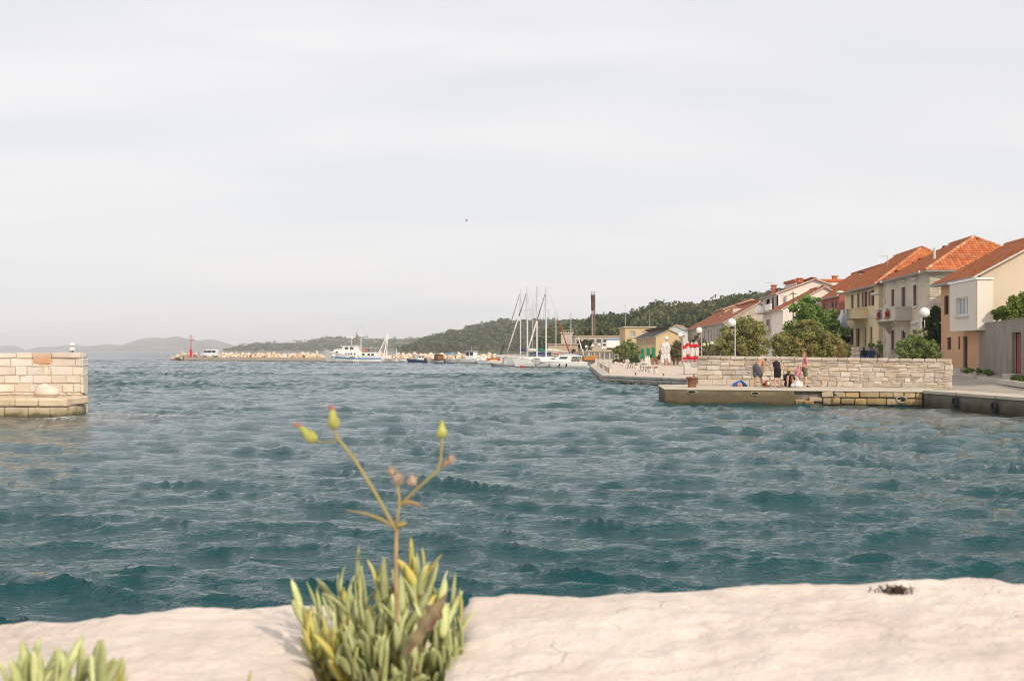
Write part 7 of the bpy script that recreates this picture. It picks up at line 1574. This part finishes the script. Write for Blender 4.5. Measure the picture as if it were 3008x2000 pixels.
# ---------------------------------------------------------------- people
def skin(name, c, rough=.55): return M(name, c, rough, .08, 9, spec=.35)
M_SKIN1 = skin('tanned skin', (.46, .25, .155)); M_SKIN2 = skin('light skin', (.56, .34, .235))
def capsules(bones, sphs=()):
    b = MB()
    for a, c, ra, rc in bones:
        a, c = Vector(a), Vector(c); n = 5
        b.tube([a.lerp(c, i / n) for i in range(n + 1)], [ra + (rc - ra) * i / n for i in range(n + 1)], 12)
        b.ell(a, (ra,) * 3, 12, 8); b.ell(c, (rc,) * 3, 12, 8)
    for c, r in sphs: b.ell(c, r, 14, 10)
    return b
def fuse(b, name, mat, parent, vox=.011, smooth=4):
    """one continuous skin over the posed limbs"""
    me = bpy.data.meshes.new(name); me.from_pydata([tuple(p) for p in b.v], [], b.f); o = bpy.data.objects.new(name + '_src', me); COL.objects.link(o)
    m = o.modifiers.new('r', 'REMESH'); m.mode = 'VOXEL'; m.voxel_size = vox
    s = o.modifiers.new('s', 'SMOOTH'); s.iterations = smooth; s.factor = .5
    dg = bpy.context.evaluated_depsgraph_get(); dg.update(); me2 = bpy.data.meshes.new_from_object(o.evaluated_get(dg)); me2.name = name
    bpy.data.objects.remove(o); me2.materials.clear(); me2.materials.append(mat); me2.polygons.foreach_set('use_smooth', [True] * len(me2.polygons))
    ob = bpy.data.objects.new(name, me2); COL.objects.link(ob); ob.parent = parent; ORG[ob.name] = ORG[parent.name]; return ob
def hand(bones, wrist, dirv, palm_n, s=1.0):
    d = Vector(dirv).normalized(); nn = Vector(palm_n).normalized(); w_ = d.cross(nn).normalized(); wr = Vector(wrist)
    for k in range(4):
        off = w_ * (.028 - .0185 * k) * s; bones.append((wr + off * .5, wr + d * .075 * s + off, .017, .014))
    for k, l in enumerate((.062, .074, .068, .052)):
        off = w_ * (.030 - .020 * k) * s; p0 = wr + d * .075 * s + off; p1 = p0 + (d * .95 + nn * .3).normalized() * l * .55 * s; p2 = p1 + (d * .75 + nn * .65).normalized() * l * .5 * s
        bones.append((p0, p1, .0098, .009)); bones.append((p1, p2, .009, .0078))
    t0 = wr + d * .018 * s + w_ * .026 * s; t1 = t0 + (d * .55 + w_ * .75 + nn * .3).normalized() * .04 * s; bones += [(t0, t1, .0125, .011), (t1, t1 + (d * .9 + w_ * .25 + nn * .35).normalized() * .032 * s, .0105, .009)]
def foot(bones, ank, dirv):
    a = Vector(ank); d = Vector(dirv); d.z = 0; d.normalize(); f = Vector((a.x, a.y, .035)); bones += [(a, f - d * .03, .042, .036), (f - d * .035, f + d * .12, .036, .033), (f + d * .10, f + d * .175, .034, .022)]
def head(t, c, fwd, hair, long_=0.0, tilt=None, hat=None):
    """face features and hair as children; fwd is where the person looks"""
    c = Vector(c); f = Vector(fwd).normalized(); up = Vector((0, 0, 1)); r = f.cross(up).normalized() if abs(f.z) < .95 else Vector((1, 0, 0)); up = r.cross(f).normalized()
    q = Matrix((tuple(r), tuple(f), tuple(up))).transposed()
    def w(x, y, z): return c + q @ Vector((x, y, z))
    hb = MB(); hb.ell(w(0, -.018, .022), (.083, .098, .112), 14, 10, q)
    if long_: hb.ell(w(0, -.05, -.05), (.078, .055, .10 + long_), 12, 8, q)
    if hair is not None: hb.build('hair', hair, t, smooth=2)
    for sg in (1, -1): MB().ell(w(.031 * sg, .088, .005), (.012, .007, .007), 8, 6, q).build('eye', M_BLK, t, smooth=2)
    MB().tube([w(-.022, .088, -.055), w(0, .094, -.057), w(.022, .088, -.055)], .005, 6).build('mouth', M('lips', (.36, .13, .11), .6, .05, 9), t, smooth=2)
    return [(c, (0.076, .092, .115), q), (w(0, .098, -.018), (.013, .02, .02), q), (w(.078, -.01, -.01), (.012, .02, .03), q), (w(-.078, -.01, -.01), (.012, .02, .03), q), (w(0, .05, -.075), (.045, .04, .04), q)]
def body_mesh(t, bones, sphs, hd, mat, extra=()):
    b = capsules(bones, sphs)
    for c, r, q in hd: b.ell(c, r, 14, 10, q)
    return fuse(b, 'body', mat, t)

def pier_pt(u, d): return (XU(u, d), d, ZP)
K = .1526 * 60 / F
# 1. bare-chested man bending forward
t = thing('person', 'bare chested man in grey blue shorts bending forward beside the wall', 'person', pier_pt(2228, 59.3), 0, 'bathers on the pier')
hL, hR, kL, kR, aL, aR = (-.14, .06, .88), (-.02, -.06, .88), (-.15, .04, .47), (.10, -.05, .47), (-.16, .05, .09), (.17, -.05, .09)
ch, wa, nk = (.14, .08, 1.22), (-.02, .02, 1.02), (.27, .17, 1.28)
bn_ = [((-.08, 0, .90), wa, .155, .14), (wa, ch, .145, .16), (ch, (.20, .10, 1.27), .155, .13), ((.20, .10, 1.27), nk, .075, .06), (hL, kL, .095, .068), (hR, kR, .095, .068), (kL, aL, .066, .042), (kR, aR, .066, .042),
       ((.23, -.10, 1.25), (.24, -.13, .98), .062, .048), ((.24, -.13, .98), (.21, -.10, .73), .046, .033), ((.22, .27, 1.24), (.28, .30, .98), .06, .048), ((.28, .30, .98), (.22, .22, .74), .046, .033)]
hand(bn_, (.21, -.10, .73), (-.05, .02, -1), (-1, 0, 0)); hand(bn_, (.22, .22, .74), (-.05, 0, -1), (-1, 0, 0)); foot(bn_, aL, (.35, -1, 0)); foot(bn_, aR, (.7, -.7, 0))
M_HAIRD = M('dark hair', (.035, .022, .015), .7, .25, 30); M_HAIRB = M('light brown hair', (.27, .14, .055), .7, .25, 30)
hd = head(t, (.36, .27, 1.26), (.62, .45, -.65), M_HAIRD); body_mesh(t, bn_, [], hd, M_SKIN1)
fuse(capsules([((-.10, 0, .98), (-.07, 0, .86), .172, .178), (hL, (-.155, .05, .56), .125, .118), (hR, (.085, -.05, .56), .125, .118), ((-.10, 0, .86), (-.03, 0, .72), .15, .12)]), 'shorts', M('grey blue swim shorts', (.085, .085, .115), .85, .12, 8), t, .015)
# 2. woman in black bending away
t = thing('person', 'woman in black top and knee shorts bending with her hands on her hips', 'person', pier_pt(2281, 58.4), 0, 'bathers on the pier')
hL, hR, kL, kR, aL, aR = (-.03, 0, .84), (.13, 0, .84), (-.05, -.02, .45), (.12, -.02, .45), (-.08, 0, .085), (.11, -.02, .085)
bn_ = [((.05, 0, .86), (.05, .10, 1.0), .135, .115), ((.05, .10, 1.0), (.04, .26, 1.14), .115, .135), ((.04, .26, 1.14), (.02, .36, 1.12), .10, .06), ((.02, .36, 1.12), (.0, .43, 1.06), .055, .05), (hL, kL, .085, .06), (hR, kR, .085, .06), (kL, aL, .058, .038), (kR, aR, .058, .038),
       ((-.13, .24, 1.14), (-.24, .12, .95), .05, .04), ((-.24, .12, .95), (-.11, .02, .83), .038, .03), ((.21, .24, 1.14), (.36, .12, .95), .05, .04), ((.36, .12, .95), (.22, .02, .83), .038, .03)]
hand(bn_, (-.11, .02, .83), (.6, -.1, -.5), (0, 0, -1), .85); hand(bn_, (.22, .02, .83), (-.6, -.1, -.5), (0, 0, -1), .85); foot(bn_, aL, (-.2, -1, 0)); foot(bn_, aR, (.1, -1, 0))
hd = head(t, (-.01, .50, 1.02), (-.1, .6, -.8), M_HAIRD); body_mesh(t, bn_, [], hd, M_SKIN2)
M_BLKC = M('black sportswear', (.014, .012, .013), .85, .2, 8)
fuse(capsules([((.05, 0, .88), (.05, .10, 1.0), .15, .13), ((.05, .10, 1.0), (.04, .25, 1.14), .13, .15), ((-.09, .22, 1.13), (.16, .22, 1.13), .085, .085)]), 'top', M_BLKC, t, .015)
fuse(capsules([((.05, 0, .92), (.05, 0, .84), .15, .155), (hL, (-.045, -.01, .50), .105, .08), (hR, (.125, -.01, .50), .105, .08)]), 'shorts', M_BLKC, t, .015)
# 3. seated person in a hat
t = thing('person', 'person in a tan hat and navy jacket sitting with drawn up knees', 'person', pier_pt(2317, 58.9), 0, 'bathers on the pier')
hL, hR, kL, kR, aL, aR = (-.11, .05, .13), (.11, .05, .13), (-.12, -.32, .50), (.09, -.34, .50), (-.16, -.42, .09), (.12, -.45, .09)
bn_ = [((0, .05, .16), (0, .08, .36), .15, .14), ((0, .08, .36), (0, .04, .54), .14, .15), ((0, .04, .57), (0, .01, .66), .06, .05), (hL, kL, .09, .065), (hR, kR, .09, .065), (kL, aL, .06, .04), (kR, aR, .06, .04),
       ((-.19, .03, .55), (-.24, -.16, .36), .055, .045), ((-.24, -.16, .36), (-.10, -.24, .52), .042, .032), ((.19, .03, .55), (.23, -.18, .40), .055, .045), ((.23, -.18, .40), (.07, -.14, .60), .042, .032)]
hand(bn_, (-.10, -.24, .52), (.5, -.2, .3), (0, -1, 0), .9); hand(bn_, (.07, -.14, .60), (-.4, -.1, .8), (0, 1, 0), .9); foot(bn_, aL, (-.15, -1, 0)); foot(bn_, aR, (.2, -1, 0))
hd = head(t, (0, -.02, .73), (.1, -1, -.15), M_HAIRD); body_mesh(t, bn_, [], hd, M_SKIN1)
fuse(capsules([((0, .05, .2), (0, .08, .36), .17, .165), ((0, .08, .36), (0, .04, .54), .165, .165), ((-.19, .03, .55), (-.24, -.16, .36), .08, .065), ((-.24, -.16, .36), (-.12, -.23, .50), .06, .048), ((.19, .03, .55), (.23, -.18, .40), .08, .065), ((.23, -.18, .40), (.09, -.15, .57), .06, .048)]), 'jacket', M('navy jacket', (.012, .022, .035), .85, .2, 8), t, .015)
fuse(capsules([((0, .05, .17), (0, .0, .15), .16, .15), (hL, (-.12, -.12, .31), .11, .09), (hR, (.10, -.12, .31), .11, .09)]), 'shorts', M_BLKC, t, .015)
MB().lathe((0, -.02, .775), [(.17, 0), (.175, .012), (.10, .022), (.095, .09), (.07, .125), (.01, .135)], 18).build('hat', M('tan straw hat', (.48, .27, .12), .85, .12, 20), t, smooth=True)
MB().box((0, -.115, .742), (.13, .02, .03)).build('sunglasses', M_BLK, t)
# 4. standing woman in pink
t = thing('person', 'woman in a pink top and olive shorts standing with a pink towel', 'person', pier_pt(2365.5, 58.3), 0, 'bathers on the pier')
hL, hR, kL, kR, aL, aR = (-.04, -.08, .88), (-.02, .08, .88), (.01, -.07, .47), (.03, .07, .47), (-.01, -.07, .085), (.02, .08, .085)
bn_ = [((-.03, 0, .90), (-.02, 0, 1.08), .125, .11), ((-.02, 0, 1.08), (.0, 0, 1.30), .11, .125), ((.0, 0, 1.38), (-.03, 0, 1.49), .055, .05), ((.01, -.12, 1.37), (.01, .12, 1.37), .06, .06), (hL, kL, .09, .06), (hR, kR, .09, .06), (kL, aL, .06, .038), (kR, aR, .06, .038),
       ((.02, -.17, 1.36), (.07, -.20, 1.10), .05, .04), ((.07, -.20, 1.10), (-.13, -.20, 1.04), .038, .029), ((.02, .17, 1.36), (.05, .22, 1.10), .05, .04), ((.05, .22, 1.10), (-.14, .05, 1.03), .038, .029)]
hand(bn_, (-.13, -.20, 1.04), (-1, .1, -.1), (0, 0, -1), .85); hand(bn_, (-.14, .05, 1.03), (-1, -.2, -.1), (0, 0, -1), .85); foot(bn_, aL, (-1, -.3, 0)); foot(bn_, aR, (-1, .1, 0))
hd = head(t, (-.06, 0, 1.58), (-1, .1, -.22), M_HAIRB, .02); body_mesh(t, bn_, [], hd, M_SKIN2)
M_PINKC = M('pink cotton', (.56, .21, .25), .85, .1, 8)
fuse(capsules([((-.03, 0, .95), (-.02, 0, 1.08), .142, .128), ((-.02, 0, 1.08), (.0, 0, 1.30), .128, .14), ((.01, -.14, 1.36), (.01, .14, 1.36), .082, .082), ((.02, -.17, 1.35), (.035, -.18, 1.24), .066, .06), ((.02, .17, 1.35), (.03, .19, 1.24), .066, .06)]), 'top', M_PINKC, t, .015)
fuse(capsules([((-.03, 0, .94), (-.03, 0, .86), .14, .15), (hL, (.0, -.075, .60), .112, .095), (hR, (.02, .075, .60), .112, .095)]), 'shorts', M('olive shorts', (.115, .105, .075), .85, .15, 8), t, .015)
tw = thing('pink_towel', 'pink beach towel held by the standing woman', 'towel', pier_pt(2352, 58.2)); V_ = []; nr_, ncl = 12, 9
for j in range(nr_):
    f = j / (nr_ - 1)
    for i in range(ncl):
        a = i / (ncl - 1); V_.append((-.10 + .20 * (a - .5) * (.75 + .35 * math.sin(2.5 * f)) - .05 * f * f + .03 * math.sin(6 * f), -.04 + .06 * math.sin(9 * a + 2 * f) * (.4 + f), 1.08 - .72 * f * (.62 + .5 * a - .2 * math.sin(PI * a))))
MB().add(V_, [(j * ncl + i, j * ncl + i + 1, j * ncl + i + ncl + 1, j * ncl + i + ncl) for j in range(nr_ - 1) for i in range(ncl - 1)]).build('cloth', M('pink terry', (.56, .17, .21), .95, .25, 7, c2=(.64, .30, .30)), tw, smooth=2)
# 5, 6. couple walking behind the wall
def walker(label, u, d, zg, top, bottom, hair, arms, female):
    t = thing('person', label, 'person', (XU(u, d), d, zg), 0, 'couple walking along the street')
    aL, aR = (-.10, -.12, .10), (.10, .16, .085); kL, kR = (-.10, -.02, .50), (.10, .08, .50); hL, hR = (-.09, 0, .92), (.09, 0, .92); w_ = .17 if female else .2
    bn_ = [((0, 0, .95), (0, 0, 1.15), .14, .13), ((0, 0, 1.15), (0, .02, 1.36), .13, .15), ((0, .02, 1.45), (0, .04, 1.55), .058, .052), (hL, kL, .09, .065), (hR, kR, .09, .065), (kL, aL, .06, .04), (kR, aR, .06, .04)]
    for sg in (1, -1):
        e_ = (sg * (w_ + .06), -.02 + .08 * sg, 1.14); h_ = (sg * (w_ + .07), .05 + .12 * sg, .90) ; bn_ += [((sg * w_, .02, 1.42), e_, .055, .045), (e_, h_, .042, .032)]; hand(bn_, h_, (0, .1, -1), (-sg, 0, 0), .9)
    foot(bn_, aL, (0, 1, 0)); foot(bn_, aR, (0, 1, 0)); hd = head(t, (0, .05, 1.63), (0, 1, -.05), hair, .03 if female else 0); body_mesh(t, bn_, [], hd, M_SKIN1)
    fuse(capsules([((0, 0, .98), (0, 0, 1.15), .165, .155), ((0, 0, 1.15), (0, .02, 1.36), .155, .17), ((-w_, .02, 1.42), (w_, .02, 1.42), .08, .08)] + [b for sg in (1, -1) for b in [((sg * w_, .02, 1.42), (sg * (w_ + .06), -.02 + .08 * sg, 1.14), .075, .062), ((sg * (w_ + .06), -.02 + .08 * sg, 1.14), (sg * (w_ + .066), .03 + .1 * sg, .98), .058, .05)]]), 'shirt', top, t, .016)
    fuse(capsules([((0, 0, 1.0), (0, 0, .9), .15, .155), (hL, kL, .11, .085), (hR, kR, .11, .085), (kL, (-.10, -.1, .16), .083, .07), (kR, (.10, .14, .15), .083, .07)]), 'trousers', bottom, t, .016)
    return t
M_JEAN = M('blue jeans', (.05, .075, .15), .9, .15, 7)
walker('man in a dark blue shirt walking away behind the wall', 2558, 91, .98, M('dark blue shirt', (.022, .045, .11), .85, .1, 6), M_JEAN, M('grey hair', (.18, .13, .10), .8, .2, 20), 0, False)
wk = walker('woman in a black top walking beside the man in blue', 2537.5, 91.5, .98, M_BLKC, M_JEAN, M_HAIRD, 0, True)
fuse(capsules([((-.17, -.05, 1.02), (.17, -.05, 1.02), .10, .10), ((-.2, 0, 1.0), (-.22, .02, .86), .06, .07)]), 'tied_jacket', M('blue tied jacket', (.09, .17, .38), .85, .12, 7), wk, .016)

# ---------------------------------------------------------------- bathers' belongings
def lump(name, label, cat, u, d, prof, mats_parts, sq=(1, .7), seed=1, wob=.12):
    t = thing(name, label, cat, pier_pt(u, d)); rr_ = random.Random(seed)
    for nm, pr_, mt, off_ in mats_parts:
        rings_ = []
        for i, (r, z) in enumerate(pr_): rings_.append([(off_[0] + r * sq[0] * math.cos(a) * (1 + wob * math.sin(3 * a + i + seed) + .06 * rr_.uniform(-1, 1)), off_[1] + r * sq[1] * math.sin(a) * (1 + wob * math.cos(2 * a + i)), z) for a in [2 * PI * k / 14 for k in range(14)]])
        MB().loft(rings_).build(nm, mt, t, smooth=2)
    return t
M_BLT = M('blue towel', (.035, .13, .42), .95, .2, 9); M_SKINC = M('salmon cloth', (.58, .27, .16), .9, .2, 9)
lump('towel_bundle', 'crumpled bright blue towel bundle left of the bending man', 'towel', 2174, 60.2, None, [('towel', [(.33, 0), (.33, .06), (.27, .16), (.15, .25), (.03, .27)], M_BLT, (0, 0)), ('folded_cloth', [(.13, 0), (.12, .09), (.07, .17), (.02, .18)], M_SKINC, (-.06, -.2))], (1.05, .6), 3)
lump('rucksack', 'small red and black rucksack between the man and the woman in black', 'bag', 2254, 59.9, None, [('pack', [(.12, 0), (.14, .1), (.12, .22), (.05, .31)], M('red nylon', (.42, .06, .035), .8, .2, 9), (0, 0)), ('flap', [(.07, .06), (.08, .14), (.05, .22), (.01, .24)], M_PWH, (.03, -.07)), ('side_pocket', [(.08, 0), (.09, .08), (.05, .17)], M_BLKC, (-.15, .02))], (1, .75), 5, .06)
lump('plastic_bag', 'white plastic bag beside the seated person', 'bag', 2342, 58.3, None, [('bag', [(.22, 0), (.25, .08), (.19, .19), (.10, .28), (.06, .33), (.03, .36)], M('white plastic', (.66, .66, .70), .35, .06, 9), (.05, 0)), ('second_bag', [(.13, 0), (.14, .1), (.09, .19), (.03, .21)], M_GELG, (-.2, .02))], (.95, .7), 7, .16)
t = thing('beach_mat', 'striped beach towels spread under the women bathers', 'towel', pier_pt(2297, 58.3)); mb = MB(); nx_, ny_ = 16, 6
for j in range(ny_):
    for i in range(nx_): mb.v.append((-.85 + 1.7 * i / 15, -.32 + .64 * j / 5, .012 + .012 * math.sin(i * 1.3) * math.cos(j)))
mb.f += [(j * nx_ + i, j * nx_ + i + 1, j * nx_ + i + nx_ + 1, j * nx_ + i + nx_) for j in range(ny_ - 1) for i in range(nx_ - 1)]; mb.build('cloth', M('striped towel', (.20, .19, .30), .95, .6, 5, c2=(.52, .42, .42)), t, smooth=2)
t = thing('shoes', 'pair of shoes right of the standing woman', 'shoes', pier_pt(2377, 59.0))
for x, mt in ((-.09, M_BLK), (.09, M_PWH)): MB().loft([[(x - .04, -.0 + y, 0), (x + .04, y, 0), (x + .035, y, z), (x - .035, y, z)] for y, z in ((-.13, .05), (-.05, .06), (.05, .09), (.12, .08))]).build('shoe', mt, t, smooth=2)
